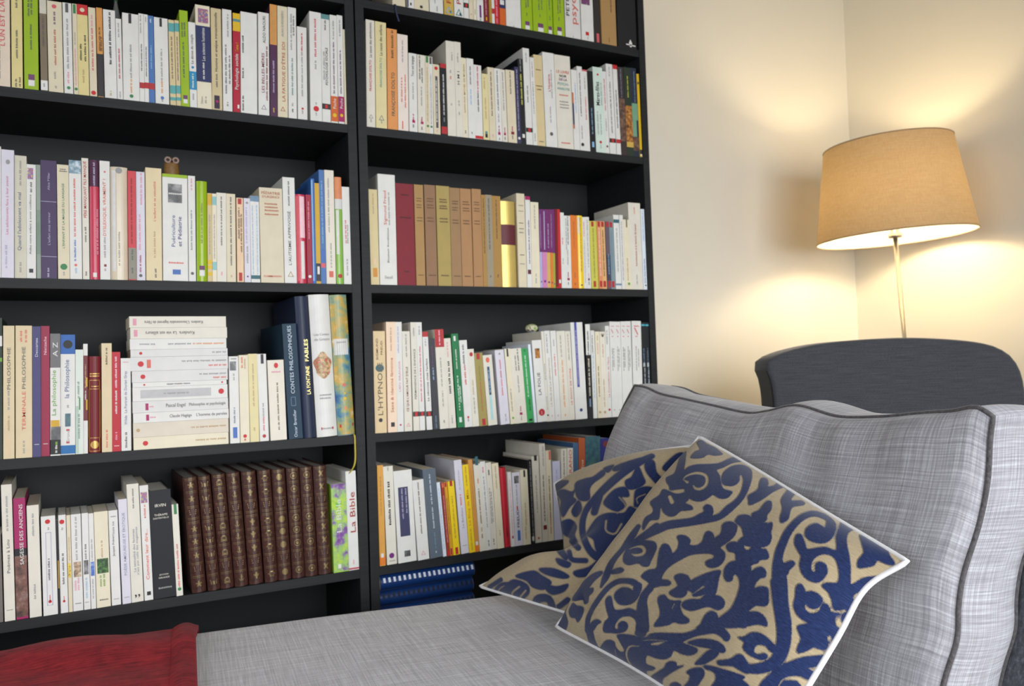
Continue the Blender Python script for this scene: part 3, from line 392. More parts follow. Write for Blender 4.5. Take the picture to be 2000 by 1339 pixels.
('RB', 0.4473, 0.0111, 0.2177, -0.0108, 0.148, 0.0032, 'white', 'p', [('g', 0.774, 0.949, 'grey', 0.5), ('g', 0.357, 0.72, 'grey', 0.5), ('g', 0.047, 0.128, 'grey', 0.5)], 'slim white paperback beside the tall one, second row of right bookcase'),
('RB', 0.459, 0.024, 0.2269, -0.0109, 0.158, 0.0048, 'sand', 'p', [('G', 0.837, 'brown', 0.55), ('G', 0.659, 'brown', 0.7), ('G', 0.62, 'brown', 0.5), ('G', 0.05, 'brown', 0.5)], 'sand coloured paperback with crosswise lettering, second row of right bookcase'),
('RB', 0.4844, 0.0329, 0.237, -0.0124, 0.158, 0.0039, 'white', 'p', [('t', "L'Hystérie", 0.589, 0.77, 'red', 0.5, 0.25), ('g', 0.521, 0.82, 'grey', 0.7), ('g', 0.259, 0.433, 'grey', 0.5), ('o', 0.5, 0.14, 0.14, 0.14, 'dgrey')], 'tall white paperback with red title, second row of right bookcase'),
('RB', 0.5187, 0.0464, 0.2361, -0.0124, 0.158, 0.0045, 'ivory', 'p', [('h', 'LE LIVRE', 0.821, 'coral', 0.8), ('h', 'NOIR', 0.778, 'ink', 0.45), ('h', 'DE LA', 0.74, 'violet', 0.5), ('h', 'PSYCH-', 0.692, 'teal', 0.7), ('h', 'ANALYSE', 0.641, 'teal', 0.8), ('G', 0.572, 'coral', 0.55), ('G', 0.501, 'grey', 0.55), ('G', 0.47, 'grey', 0.55), ('G', 0.438, 'grey', 0.55), ('G', 0.061, 'coral', 0.55)], 'thick ivory paperback with stacked coloured title, second row of right bookcase'),
('RB', 0.5658, 0.017, 0.2036, -0.0109, 0.135, 0.0029, 'white', 'p', [('r', 0.0, 0.25, 0.581, 0.715, 'orange'), ('r', 0.0, 0.25, 0.315, 0.581, 'navy'), ('r', 0.0, 0.25, 0.263, 0.315, 'orange'), ('g', 0.463, 0.833, 'sky', 0.6)], 'white paperback with orange and navy edge strip, second row of right bookcase'),
('RB', 0.5835, 0.015, 0.215, -0.011, 0.148, 0.0026, 'white', 'p', [('g', 0.406, 0.94, 'dgrey', 0.5), ('g', 0.139, 0.293, 'grey', 0.5), ('o', 0.5, 0.071, 0.3, 0.3, 'ink')], 'white paperback with black paw emblem, second row of right bookcase'),
('RB', 0.5989, 0.0151, 0.2086, -0.0117, 0.148, 0.0033, 'white', 'p', [('r', 0, 1, 0.981, 1, 'rose'), ('g', 0.763, 0.923, 'grey', 0.5), ('g', 0.384, 0.661, 'rose', 0.5)], 'white paperback with thin rose head, second row of right bookcase'),
('RB', 0.6147, 0.0167, 0.2075, -0.0142, 0.148, 0.0024, 'black', 'p', [('g', 0.218, 0.541, 'sky', 0.5), ('r', 0.3, 0.7, 0.056, 0.122, 'sky')], 'slim black paperback with pale blue lettering, second row of right bookcase'),
('RB', 0.6321, 0.0293, 0.2208, -0.0115, 0.148, 0.0031, 'mint', 'p', [('o', 0.5, 0.914, 0.1, 0.1, 'red'), ('t', 'Mères-filles', 0.551, 0.827, 'ink', 0.4, 0.5), ('g', 0.558, 0.834, 'grey', 0.8), ('g', 0.212, 0.475, 'grey', 0.3), ('g', 0.212, 0.447, 'grey', 0.62), ('o', 0.5, 0.122, 0.12, 0.12, 'red'), ('g', 0.053, 0.088, 'grey', 0.5)], 'pale mint paperback titled Mères-filles, second row of right bookcase'),
('RB', 0.6621, 0.0122, 0.2137, -0.014, 0.148, 0.0049, 'white', 'p', [('g', 0.521, 0.909, 'rose', 0.5), ('g', 0.277, 0.421, 'grey', 0.5), ('o', 0.5, 0.087, 0.25, 0.25, 'brown')], 'slim white paperback with brown dot, second row of right bookcase'),
('RB', 0.675, 0.0193, 0.2344, -0.0165, 0.158, 0.003, 'white', 'p', [('g', 0.864, 0.97, 'grey', 0.5), ('g', 0.232, 0.799, 'dgrey', 0.5), ('r', 0, 1, 0.125, 0.172, 'charcoal'), ('r', 0.35, 0.7, 0.13, 0.167, 'red')], 'white paperback with dark title and black label, second row of right bookcase'),
('RB', 0.6955, 0.0135, 0.234, -0.0163, 0.158, 0.002, 'white', 'p', [('r', 0, 1, 0.954, 1, 'red'), ('g', 0.295, 0.718, 'ink', 0.5), ('r', 0, 1, 0.125, 0.169, 'brick')], 'white paperback with red head, second row of right bookcase'),
('RB', 0.7097, 0.0181, 0.2314, -0.0115, 0.158, 0.0021, 'umber', 'p', [('g', 0.654, 0.976, 'steel', 0.5), ('P', 'dusk', 0.0, 1.0, 0.157, 0.64)], 'dark paperback with brown painted spine, second row of right bookcase'),
('RB', 0.7286, 0.0217, 0.2333, -0.0081, 0.158, 0.0025, 'darkgreen', 'p', [('g', 0.66, 0.901, 'lemon', 0.5), ('P', 'amber', 0.0, 1.0, 0.157, 0.566), ('r', 0, 1, 0.097, 0.157, 'ochre')], 'dark green paperback with amber picture, second row of right bookcase'),
('RB', 0.7515, 0.0185, 0.2354, -0.008, 0.158, 0.0044, 'midnight', 'p', [('g', 0.612, 0.959, 'steel', 0.6), ('r', 0, 1, 0.412, 0.601, 'jade'), ('P', 'dusk', 0.0, 1.0, 0.065, 0.225), ('r', 0.0, 0.7, 0.225, 0.412, 'jade')], 'midnight blue paperback with jade green picture, second row of right bookcase'),
('RB', 0.7707, 0.0073, 0.2214, -0.008, 0.148, 0.0031, 'yellow', 'p', [('r', 0.2, 0.8, 0.875, 0.903, 'ink'), ('r', 0, 1, 0.035, 0.089, 'charcoal'), ('r', 0.2, 0.8, 0.014, 0.035, 'white')], 'slim yellow paperback at the end, second row of right bookcase'),
('L2', -0.6831, 0.0091, 0.2389, 0.0128, 0.158, 0.0029, 'white', 'p', [], 'white paperback cut by the picture edge, second row of left bookcase'),
('L2', -0.6734, 0.0198, 0.2337, 0.0128, 0.158, 0.0023, 'lavwhite', 'p', [('o', 0.52, 0.905, 0.17, 0.22, 'grey'), ('t', 'Les adolescents face à leur avenir', 0.338, 0.797, 'rosepink', 0.45, 0.28), ('g', 0.074, 0.252, 'lilac', 0.4)], 'lavender white paperback with pink title, second row of left bookcase'),
('L2', -0.6527, 0.0189, 0.2254, 0.0123, 0.148, 0.0049, 'putty', 'p', [('g', 0.756, 0.968, 'grey', 0.5), ('t', "Quand l'adolescent va mal", 0.224, 0.698, 'dusk', 0.42, 0.4), ('g', 0.048, 0.138, 'grey', 0.5)], 'putty paperback titled Quand l adolescent va mal, second row of left bookcase'),
('L2', -0.6335, 0.0147, 0.2103, 0.0118, 0.148, 0.0033, 'white', 'p', [('P', 'mosaic', 0.1, 0.72, 0.869, 0.968), ('g', 0.754, 0.841, 'dgrey', 0.5), ('t', 'Aidez votre enfant à avoir confiance', 0.209, 0.734, 'dgrey', 0.4, 0.3), ('r', 0.25, 0.7, 0.049, 0.083, 'charcoal')], 'white paperback with small bright picture, second row of left bookcase'),
('L2', -0.6176, 0.0068, 0.2106, 0.0084, 0.148, 0.0026, 'sage', 'p', [('r', 0, 1, 0.212, 0.602, 'sage2'), ('g', 0.212, 0.504, 'sage2', 0.5)], 'slim grey-green paperback, second row of left bookcase'),
('L2', -0.6103, 0.0257, 0.2199, 0.008, 0.148, 0.0022, 'aubergine', 'p', [('t', 'Alice Miller', 0.747, 0.897, 'lilac', 0.5, 0.2), ('t', "L'enfant sous terreur", 0.283, 0.56, 'lilac', 0.5, 0.22), ('g', 0.012, 0.082, 'lilac', 0.45), ('r', 0.0, 1.0, 0.648, 0.652, 'lilac'), ('r', 0.0, 1.0, 0.183, 0.187, 'lilac')], 'thick dark purple paperback with pale lettering, second row of left bookcase'),
('L2', -0.583, 0.0191, 0.2139, 0.0049, 0.148, 0.0022, 'cream', 'p', [('G', 0.959, 'dgrey', 0.5), ('G', 0.942, 'dgrey', 0.6), ('t', "L'ENFANT ET LA MAGIE DU LANGAGE", 0.267, 0.835, 'green', 0.5, 0.26), ('o', 0.5, 0.105, 0.3, 0.3, 'green'), ('g', 0.029, 0.054, 'grey', 0.5)], 'cream paperback with green title and disc, second row of left bookcase'),
('L2', -0.5633, 0.0201, 0.224, 0.0049, 0.148, 0.0025, 'white', 'p', [('P', 'seagull', 0.0, 1.0, 0.888, 1), ('g', 0.357, 0.841, 'coral', 0.45), ('g', 0.151, 0.333, 'blue2', 0.45, 0.25), ('o', 0.48, 0.117, 0.12, 0.12, 'coral'), ('g', 0.072, 0.086, 'sky', 0.5), ('g', 0.049, 0.063, 'sky', 0.5)], 'white paperback with blue bird photo at the head, second row of left bookcase'),
('L2', -0.542, 0.0112, 0.2301, 0.0049, 0.158, 0.004, 'ivory', 'p', [('t', 'PÈRE MANQUANT FILS MANQUÉ', 0.507, 0.973, 'brick', 0.45, 0.55), ('g', 0.306, 0.433, 'dgrey', 0.5), ('g', 0.031, 0.059, 'ink', 0.5)], 'ivory paperback with bold brick red capitals, second row of left bookcase'),
('L2', -0.5295, 0.0158, 0.2277, 0.0081, 0.158, 0.0024, 'rosered', 's', [('r', 0, 1, 0.777, 1, 'plum2'), ('g', 0.784, 0.979, 'lilac', 0.5), ('r', 0.3, 0.7, 0.019, 0.056, 'white'), ('g', 0.209, 0.58, 'pink', 0.8)], 'rose red paperback with dark plum head, second row of left bookcase'),
('L2', -0.5126, 0.0173, 0.2271, 0.0101, 0.158, 0.0021, 'white', 'p', [('o', 0.5, 0.908, 0.1, 0.1, 'rose'), ('t', 'DYSLEXIQUE, VRAIMENT ?', 0.367, 0.848, 'coral', 0.48, 0.4), ('g', 0.184, 0.353, 'grey', 0.48), ('r', 0.38, 0.62, 0.108, 0.128, 'maroon'), ('g', 0.072, 0.091, 'grey', 0.5)], 'white paperback with coral capitals and maroon square, second row of left bookcase'),
('L2', -0.4942, 0.0297, 0.218, 0.0101, 0.148, 0.0035, 'parch', 's', [('o', 0.5, 0.968, 0.2, 0.2, 'grey'), ('r', 0.08, 0.3, 0.077, 0.968, 'pearl'), ('g', 0.126, 0.439, 'grey', 0.5)], 'plastic wrapped beige paperback, second row of left bookcase'),  # pearl strip is painted sheen on the plastic wrap
('L2', -0.4637, 0.0139, 0.212, 0.0101, 0.148, 0.0027, 'coralred', 'p', [('r', 0, 1, 0.008, 0.294, 'olivegrey'), ('g', 0.332, 0.946, 'maroon', 0.45, 0.3), ('g', 0.185, 0.281, 'dgrey', 0.5), ('g', 0.063, 0.114, 'dgrey', 0.5)], 'coral red paperback with grey foot, second row of left bookcase'),
('L2', -0.449, 0.0152, 0.212, 0.0105, 0.148, 0.005, 'lavwhite', 'p', [('g', 0.696, 0.982, 'pink', 0.6), ('g', 0.279, 0.605, 'pink', 0.4), ('g', 0.075, 0.228, 'magenta', 0.45), ('o', 0.45, 0.044, 0.2, 0.2, 'dgrey')], 'lavender paperback with magenta foot text, second row of left bookcase'),
('L2', -0.4323, 0.0286, 0.2208, 0.0105, 0.148, 0.0024, 'manila', 'p', [('t', "L'enfant et sa sexualité", 0.526, 0.88, 'coral', 0.55, 0.2), ('g', 0.202, 0.428, 'tan', 0.55), ('g', 0.025, 0.103, 'dgrey', 0.6)], 'manila paperback with coral title, second row of left bookcase'),
('L2', -0.4019, 0.0462, 0.2115, 0.0106, 0.148, 0.0036, 'white', 'p', [('r', 0, 1, 0.969, 1, 'lime'), ('P', 'smoke', 0.22, 0.78, 0.733, 0.909), ('G', 0.816, 'white', 0.5), ('t', 'Puériculture', 0.319, 0.614, 'dusk', 0.42, 0.2), ('t', 'et Pédiatrie', 0.324, 0.603, 'navy2', 0.68, 0.2), ('G', 0.168, 'coral', 0.55), ('r', 0.38, 0.7, 0.06, 0.106, 'blue2')], 'wide white paperback titled Puériculture et Pédiatrie, second row of left bookcase'),
('L2', -0.3543, 0.0133, 0.2114, 0.0107, 0.148, 0.0043, 'white', 'p', [('g', 0.863, 0.989, 'pink', 0.5), ('g', 0.296, 0.674, 'sage2', 0.45, 0.35), ('o', 0.5, 0.074, 0.22, 0.22, 'dgrey')], 'slim white paperback with grey-green title, second row of left bookcase'),
('L2', -0.3393, 0.0198, 0.2021, 0.0156, 0.135, 0.0032, 'lime', 's', [('g', 0.379, 0.776, 'olive', 0.5), ('r', 0.25, 0.75, 0.114, 0.156, 'plum'), ('r', 0.25, 0.75, 0.053, 0.112, 'white')], 'glossy lime green paperback, second row of left bookcase'),
('L2', -0.3187, 0.0087, 0.179, 0.0156, 0.112, 0.005, 'sand2', 'p', [('r', 0, 1, 0.865, 0.99, 'mustard'), ('r', 0, 1, 0.194, 0.244, 'yellow'), ('r', 0, 1, 0.144, 0.182, 'yellow'), ('r', 0, 1, 0.069, 0.107, 'yellow'), ('g', 0.307, 0.758, 'grey', 0.5)], 'slim sand paperback with yellow bands, second row of left bookcase'),
('L2', -0.3097, 0.0082, 0.1785, 0.0156, 0.112, 0.0034, 'cream2', 'p', [('r', 0, 1, 0.869, 0.967, 'aqua'), ('r', 0, 1, 0.131, 0.224, 'aqua'), ('g', 0.259, 0.763, 'grey', 0.5)], 'slim cream paperback with aqua bands, second row of left bookcase'),
('L2', -0.301, 0.0185, 0.1808, 0.0143, 0.112, 0.0027, 'ivory', 'p', [('g', 0.407, 0.974, 'dgrey', 0.5, 0.25), ('g', 0.071, 0.108, 'pink', 0.5)], 'ivory pocket book with grey title, second row of left bookcase'),
('L2', -0.2817, 0.0176, 0.1803, 0.0122, 0.112, 0.0032, 'cream', 'p', [('g', 0.186, 0.952, 'dgrey', 0.5), ('g', 0.054, 0.086, 'tan', 0.5)], 'cream pocket book with long dark title, second row of left bookcase'),
('L2', -0.2617, 0.0131, 0.173, 0.0108, 0.112, 0.0021, 'peach', 'p', [('r', 0.2, 0.75, 0.924, 0.991, 'brick'), ('r', 0.25, 0.75, 0.013, 0.112, 'brick'), ('g', 0.513, 0.882, 'dgrey', 0.35), ('g', 0.355, 0.803, 'brown', 0.7)], 'peach pocket book with red tabs, second row of left bookcase'),
('L2', -0.247, 0.0124, 0.1733, 0.0108, 0.112, 0.0033, 'lavwhite', 'p', [('o', 0.5, 0.945, 0.2, 0.2, 'grey'), ('g', 0.463, 0.885, 'lilac', 0.4), ('g', 0.226, 0.424, 'grey', 0.5), ('o', 0.5, 0.068, 0.15, 0.15, 'violet')], 'lavender pocket book with grey oval, second row of left bookcase'),
('L2', -0.2338, 0.0089, 0.1793, 0.0074, 0.112, 0.0027, 'white', 'p', [('r', 0, 1, 0.935, 1, 'steel'), ('g', 0.093, 0.886, 'sky', 0.5), ('r', 0, 1, 0.039, 0.082, 'tealdark')], 'white and blue booklet, first of two, second row of left bookcase'),
('L2', -0.2246, 0.0089, 0.1799, 0.0068, 0.112, 0.0047, 'white', 'p', [('r', 0, 1, 0.932, 1, 'steel'), ('g', 0.093, 0.886, 'sky', 0.5), ('r', 0, 1, 0.04, 0.083, 'tealdark')], 'white and blue booklet, second of two, second row of left bookcase'),
('L2', -0.2137, 0.0472, 0.1985, 0.0006, 0.135, 0.0045, 'bone', 'p', [('h', 'PÉDIATRIE', 0.948, 'rust', 0.8), ('h', "D'URGENCE", 0.905, 'rust', 0.75), ('G', 0.829, 'rust', 0.55), ('G', 0.794, 'rust', 0.55), ('G', 0.76, 'rust', 0.55), ('G', 0.719, 'rust', 0.55), ('h', 'FLAMMARION', 0.069, 'coral', 0.75)], 'very wide bone coloured volume with crosswise rust title, second row of left bookcase'),
('L2', -0.1653, 0.025, 0.2234, 0.0006, 0.148, 0.0035, 'white', 'p', [('g', 0.73, 0.96, 'dgrey', 0.5), ('t', "L'AUTISME APPRIVOISÉ", 0.17, 0.678, 'dgrey', 0.45, 0.3), ('V', 'tri', 0.5, 0.082, 0.5, 'tan')], 'white paperback titled L AUTISME with triangle mark, second row of left bookcase'),
('L2', -0.1394, 0.0206, 0.1889, 0.0006, 0.135, 0.0021, 'pinkred', 's', [('r', 0.02, 0.3, 0.025, 0.978, 'rose'), ('r', 0.4, 0.9, 0.511, 0.978, 'blushpink'), ('r', 0.45, 0.8, 0.05, 0.473, 'white')], 'glossy pink and red striped paperback, second row of left bookcase'),
('L2', -0.1178, 0.0107, 0.1893, 0.0028, 0.135, 0.0028, 'raspberry', 'p', [('g', 0.502, 0.915, 'pink', 0.5), ('o', 0.5, 0.077, 0.3, 0.3, 'white')], 'raspberry red paperback, second row of left bookcase'),
('L2', -0.1064, 0.0074, 0.2246, 0.0028, 0.148, 0.0027, 'ultrablue', 'p', [('r', 0.1, 0.5, 0.024, 0.986, 'sky')], 'tall slim blue paperback, second row of left bookcase'),
('L2', -0.0987, 0.0097, 0.2156, 0.0042, 0.148, 0.0026, 'mustard', 'p', [('r', 0, 1, 0.023, 0.2, 'charcoal'), ('r', 0.25, 0.75, 0.092, 0.169, 'white'), ('g', 0.467, 0.82, 'yellow', 0.5)], 'mustard paperback with dark foot, second row of left bookcase'),
('L2', -0.0887, 0.011, 0.245, 0.0037, 0.158, 0.0027, 'blue', 'p', [('g', 0.354, 0.9, 'sky', 0.5), ('r', 0.05, 0.9, 0.14, 0.179, 'rose'), ('r', 0.0, 1.0, 0.181, 0.306, 'blue2')], 'tall mid-blue paperback with rose label, second row of left bookcase'),
('L2', -0.0763, 0.0204, 0.2462, 0.0042, 0.158, 0.0046, 'bone2', 'p', [('g', 0.452, 0.939, 'grey', 0.4), ('g', 0.141, 0.355, 'grey', 0.55), ('r', 0.3, 0.75, 0.058, 0.112, 'coral')], 'tall bone white paperback with coral emblem, second row of left bookcase'),
('L2', -0.0544, 0.0152, 0.2322, 0.0035, 0.158, 0.0024, 'leafgreen', 's', [('r', 0, 1, 0.795, 1, 'salmon'), ('r', 0, 1, 0.701, 0.795, 'pearl'), ('r', 0.1, 0.5, 0.276, 0.691, 'pearl'), ('o', 0.5, 0.074, 0.3, 0.3, 'brick')], 'green and salmon glossy paperback with red disc, second row of left bookcase'),
('L2', -0.0385, 0.0165, 0.212, 0.0009, 0.148, 0.0022, 'white', 'p', [('g', 0.419, 0.648, 'rose', 0.4), ('g', 0.419, 0.602, 'grey', 0.65), ('g', 0.089, 0.248, 'grey', 0.5)], 'white paperback against the side panel, second row of left bookcase'),
('RC', 0.0225, 0.0199, 0.2115, 0.0022, 0.148, 0.0048, 'aged', 'p', [('r', 0.3, 0.8, 0.081, 0.175, 'amber'), ('g', 0.742, 0.96, 'tan', 0.5), ('r', 0.35, 0.7, 0.211, 0.279, 'peach')], 'yellowed paperback with amber label, third row of right bookcase'),
('RC', 0.0436, 0.04, 0.2472, 0.005, 0.158, 0.0037, 'white', 'p', [('t', 'Sigmund Freud', 0.542, 0.85, 'coral', 0.4, 0.22), ('g', 0.542, 0.846, 'grey', 0.62), ('t', 'Élisabeth Roudinesco', 0.201, 0.515, 'dgrey', 0.5, 0.13), ('h', 'Seuil', 0.069, 'grey', 0.45)], 'tall white biography with coral title, third row of right bookcase'),
('RC', 0.0854, 0.043, 0.23, 0.0022, 0.165, 0.005, 'oxblood', 'h', [('G', 0.888, 'darkred', 0.4), ('G', 0.664, 'darkred', 0.55), ('G', 0.134, 'darkred', 0.25)], 'oxblood red cloth hardback, third row of right bookcase'),
('RC', 0.1297, 0.0218, 0.2298, 0.003, 0.165, 0.0032, 'camel', 'h', [('G', 0.863, 'brown', 0.55), ('G', 0.838, 'brown', 0.55), ('G', 0.798, 'brown', 0.55), ('G', 0.773, 'brown', 0.55), ('G', 0.67, 'brown', 0.55), ('G', 0.64, 'brown', 0.55), ('G', 0.102, 'brown', 0.55)], 'camel volume, first of six matching, third row of right bookcase'),
('RC', 0.1548, 0.027, 0.2315, 0.003, 0.165, 0.0047, 'mocha', 'h', [('G', 0.862, 'brown', 0.55), ('G', 0.837, 'brown', 0.55), ('G', 0.798, 'brown', 0.55), ('G', 0.772, 'brown', 0.55), ('G', 0.67, 'brown', 0.55), ('G', 0.64, 'brown', 0.55), ('G', 0.103, 'brown', 0.55)], 'mocha brown volume, second of six matching, third row of right bookcase'),
('RC', 0.1838, 0.0331, 0.2314, 0.003, 0.165, 0.004, 'khaki', 'h', [('G', 0.863, 'brown', 0.55), ('G', 0.838, 'brown', 0.55), ('G', 0.797, 'brown', 0.55), ('G', 0.773, 'brown', 0.55), ('G', 0.67, 'brown', 0.55), ('G', 0.64, 'brown', 0.55), ('G', 0.103, 'brown', 0.55)], 'khaki volume, third and widest of six matching, third row of right bookcase'),
('RC', 0.2179, 0.0255, 0.2293, 0.003, 0.165, 0.0044, 'mocha2', 'h', [('G', 0.862, 'brown', 0.55), ('G', 0.837, 'brown', 0.55), ('G', 0.798, 'brown', 0.55), ('G', 0.773, 'brown', 0.55), ('G', 0.67, 'brown', 0.55), ('G', 0.64, 'brown', 0.55), ('G', 0.102, 'brown', 0.55)], 'dull tan volume, fourth of six matching, third row of right bookcase'),
('RC', 0.2444, 0.0279, 0.2293, 0.003, 0.165, 0.0042, 'caramel', 'h', [('G', 0.863, 'brown', 0.55), ('G', 0.837, 'brown', 0.55), ('G', 0.798, 'brown', 0.55), ('G', 0.772, 'brown', 0.55), ('G', 0.67, 'brown', 0.55), ('G', 0.64, 'brown', 0.55), ('G', 0.102, 'brown', 0.55)], 'caramel volume, fifth of six matching, third row of right bookcase'),
('RC', 0.2739, 0.0241, 0.2304, 0.0043, 0.165, 0.0035, 'caramel', 'h', [('G', 0.862, 'brown', 0.55), ('G', 0.838, 'brown', 0.55), ('G', 0.798, 'brown', 0.55), ('G', 0.773, 'brown', 0.55), ('G', 0.67, 'brown', 0.55), ('G', 0.64, 'brown', 0.55), ('G', 0.102, 'brown', 0.55)], 'caramel volume, last of six matching, third row of right bookcase'),
('RC', 0.2983, 0.0107, 0.2177, 0.0043, 0.148, 0.0023, 'ochre3', 'p', [('g', 0.361, 0.957, 'brown', 0.5)], 'narrow ochre paperback, third row of right bookcase'),
('RC', 0.3093, 0.0166, 0.2187, 0.0043, 0.148, 0.0026, 'stone', 'p', [('g', 0.405, 0.956, 'dgrey', 0.5), ('g', 0.102, 0.124, 'dgrey', 0.5)], 'narrow stone grey paperback, third row of right bookcase'),
('RC', 0.3269, 0.0234, 0.2178, 0.0033, 0.148, 0.0046, 'ochre3', 'p', [('g', 0.529, 0.954, 'brown', 0.5), ('g', 0.104, 0.137, 'brown', 0.5)], 'wider ochre paperback beside the gold one, third row of right bookcase'),
('RC', 0.3509, 0.0392, 0.2073, 0.0033, 0.148, 0.0047, 'gold', 's', [('r', 0, 1, 0.491, 0.727, 'bordeaux')], 'gold foil volume with brown band, third row of right bookcase'),
('RC', 0.3944, 0.0221, 0.2283, 0.0033, 0.158, 0.0048, 'cream', 'p', [('G', 0.872, 'grey', 0.55), ('G', 0.812, 'grey', 0.55), ('G', 0.684, 'dgrey', 0.55), ('G', 0.624, 'dgrey', 0.55), ('G', 0.583, 'dgrey', 0.55), ('G', 0.345, 'brown', 0.5), ('G', 0.25, 'grey', 0.55)], 'tall cream paperback with crosswise grey lines, third row of right bookcase'),
('RC', 0.417, 0.013, 0.2224, 0.0075, 0.148, 0.003, 'white', 'p', [('r', 0, 1, 0.961, 1, 'magenta'), ('g', 0.26, 0.751, 'plum', 0.6), ('r', 0.15, 0.85, 0.146, 0.194, 'bordeaux')], 'white paperback with magenta head, third row of right bookcase'),
('RC', 0.4309, 0.0225, 0.2094, 0.0104, 0.148, 0.004, 'cream2', 'p', [('g', 0.689, 0.966, 'grey', 0.5), ('g', 0.129, 0.155, 'grey', 0.5), ('g', 0.052, 0.114, 'grey', 0.5)], 'cream paperback beside the purple booklets, third row of right bookcase'),
('RC', 0.4539, 0.0067, 0.1929, 0.0147, 0.135, 0.0044, 'lilac2', 'p', [('r', 0, 1, 0.455, 1, 'violet2'), ('g', 0.507, 0.933, 'lilac', 0.5), ('o', 0.5, 0.076, 0.25, 0.25, 'violet')], 'violet booklet with lilac foot, third row of right bookcase'),
('RC', 0.4609, 0.0124, 0.1934, 0.0161, 0.135, 0.0039, 'orchid', 'p', [('r', 0, 1, 0.454, 1, 'violet2'), ('r', 0.45, 0.65, 0.485, 0.978, 'lilac'), ('o', 0.5, 0.082, 0.25, 0.25, 'violet')], 'violet booklet with orchid pink foot, third row of right bookcase'),
('RC', 0.4737, 0.0103, 0.1939, 0.0163, 0.135, 0.0044, 'wheat', 'p', [('r', 0, 1, 0.45, 1, 'violet2'), ('g', 0.508, 0.822, 'lilac', 0.5), ('o', 0.5, 0.072, 0.25, 0.25, 'violet')], 'violet booklet with wheat foot, third row of right bookcase'),
('RC', 0.4842, 0.0065, 0.1944, 0.0165, 0.135, 0.0036, 'tangerine', 'p', [('r', 0, 1, 0.447, 1, 'violet2'), ('g', 0.509, 0.935, 'lilac', 0.5), ('o', 0.5, 0.067, 0.25, 0.25, 'violet')], 'violet booklet with tangerine foot, third row of right bookcase'),
('RC', 0.4911, 0.0063, 0.1946, 0.0165, 0.135, 0.004, 'olivegreen', 'p', [('r', 0, 1, 0.443, 1, 'violet2'), ('o', 0.5, 0.051, 0.25, 0.25, 'violet')], 'violet booklet with olive foot, third row of right bookcase'),
('RC', 0.4984, 0.0153, 0.1963, 0.0165, 0.165, 0.0041, 'red', 'h', [('r', 0.0, 0.5, 0.015, 1.0, 'darkred2'), ('r', 0.6, 0.95, 0.062, 0.107, 'white')], 'dark red and scarlet slim hardback, third row of right bookcase'),
('RC', 0.5146, 0.0105, 0.1883, 0.0121, 0.135, 0.0028, 'white', 'p', [('g', 0.578, 0.671, 'rose', 0.5), ('g', 0.322, 0.392, 'grey', 0.5)], 'white paperback after the red book, third row of right bookcase'),
('RC', 0.5257, 0.0191, 0.1815, 0.0104, 0.112, 0.0048, 'white', 'p', [('g', 0.529, 0.953, 'grey', 0.35), ('g', 0.602, 0.989, 'dgrey', 0.62), ('g', 0.324, 0.542, 'grey', 0.5), ('g', 0.154, 0.215, 'magenta', 0.5), ('r', 0.35, 0.7, 0.108, 0.142, 'magenta'), ('g', 0.046, 0.094, 'dgrey', 0.5)], 'white pocket book with magenta square beside orange, third row of right bookcase'),
('RC', 0.5455, 0.02, 0.1837, 0.0072, 0.112, 0.0049, 'tangerine', 'p', [('g', 0.551, 0.911, 'rust', 0.5), ('g', 0.143, 0.203, 'rust', 0.5), ('g', 0.047, 0.065, 'brown', 0.5)], 'tangerine orange paperback, third row of right bookcase'),
('RC', 0.5658, 0.0154, 0.1837, 0.0067, 0.112, 0.0022, 'yellow2', 's', [('g', 0.495, 0.965, 'ochre2', 0.5), ('g', 0.23, 0.495, 'rust', 0.5), ('r', 0.3, 0.7, 0.037, 0.055, 'brown'), ('r', 0.05, 0.35, 0.748, 0.977, 'ivory')], 'bright yellow glossy paperback, third row of right bookcase'),
('RC', 0.5816, 0.0087, 0.1812, 0.0061, 0.112, 0.0049, 'white', 'p', [('g', 0.725, 0.934, 'rose', 0.5), ('g', 0.076, 0.689, 'grey', 0.5)], 'slim white pocket book after the yellow, third row of right bookcase'),
('RC', 0.5908, 0.0117, 0.1818, 0.0043, 0.112, 0.0049, 'white', 'p', [('g', 0.297, 0.958, 'grey', 0.5), ('g', 0.15, 0.211, 'pink', 0.5), ('r', 0.3, 0.7, 0.113, 0.144, 'bordeaux'), ('g', 0.052, 0.095, 'dgrey', 0.5)], 'slim white pocket book with dark red square, third row of right bookcase'),
('RC', 0.6035, 0.0211, 0.1721, -0.0007, 0.112, 0.004, 'chartreuse', 'p', [('r', 0.25, 0.6, 0.918, 0.992, 'brick'), ('r', 0.3, 0.65, 0.024, 0.114, 'brick'), ('g', 0.16, 0.886, 'olive', 0.5)], 'chartreuse pocket book with red tabs, third row of right bookcase'),
('RC', 0.6254, 0.0118, 0.1727, -0.0042, 0.112, 0.0021, 'salmon2', 'p', [('r', 0.2, 0.8, 0.916, 0.994, 'brick'), ('r', 0.2, 0.8, 0.026, 0.117, 'brick'), ('g', 0.188, 0.89, 'white', 0.5)], 'salmon pocket book with red tabs, third row of right bookcase'),
('RC', 0.6378, 0.0135, 0.1732, -0.0051, 0.112, 0.0047, 'apricot2', 'p', [('r', 0.2, 0.8, 0.917, 0.995, 'brick'), ('r', 0.2, 0.8, 0.027, 0.118, 'brick'), ('g', 0.189, 0.891, 'brown', 0.5)], 'apricot pocket book with red tabs, third row of right bookcase'),
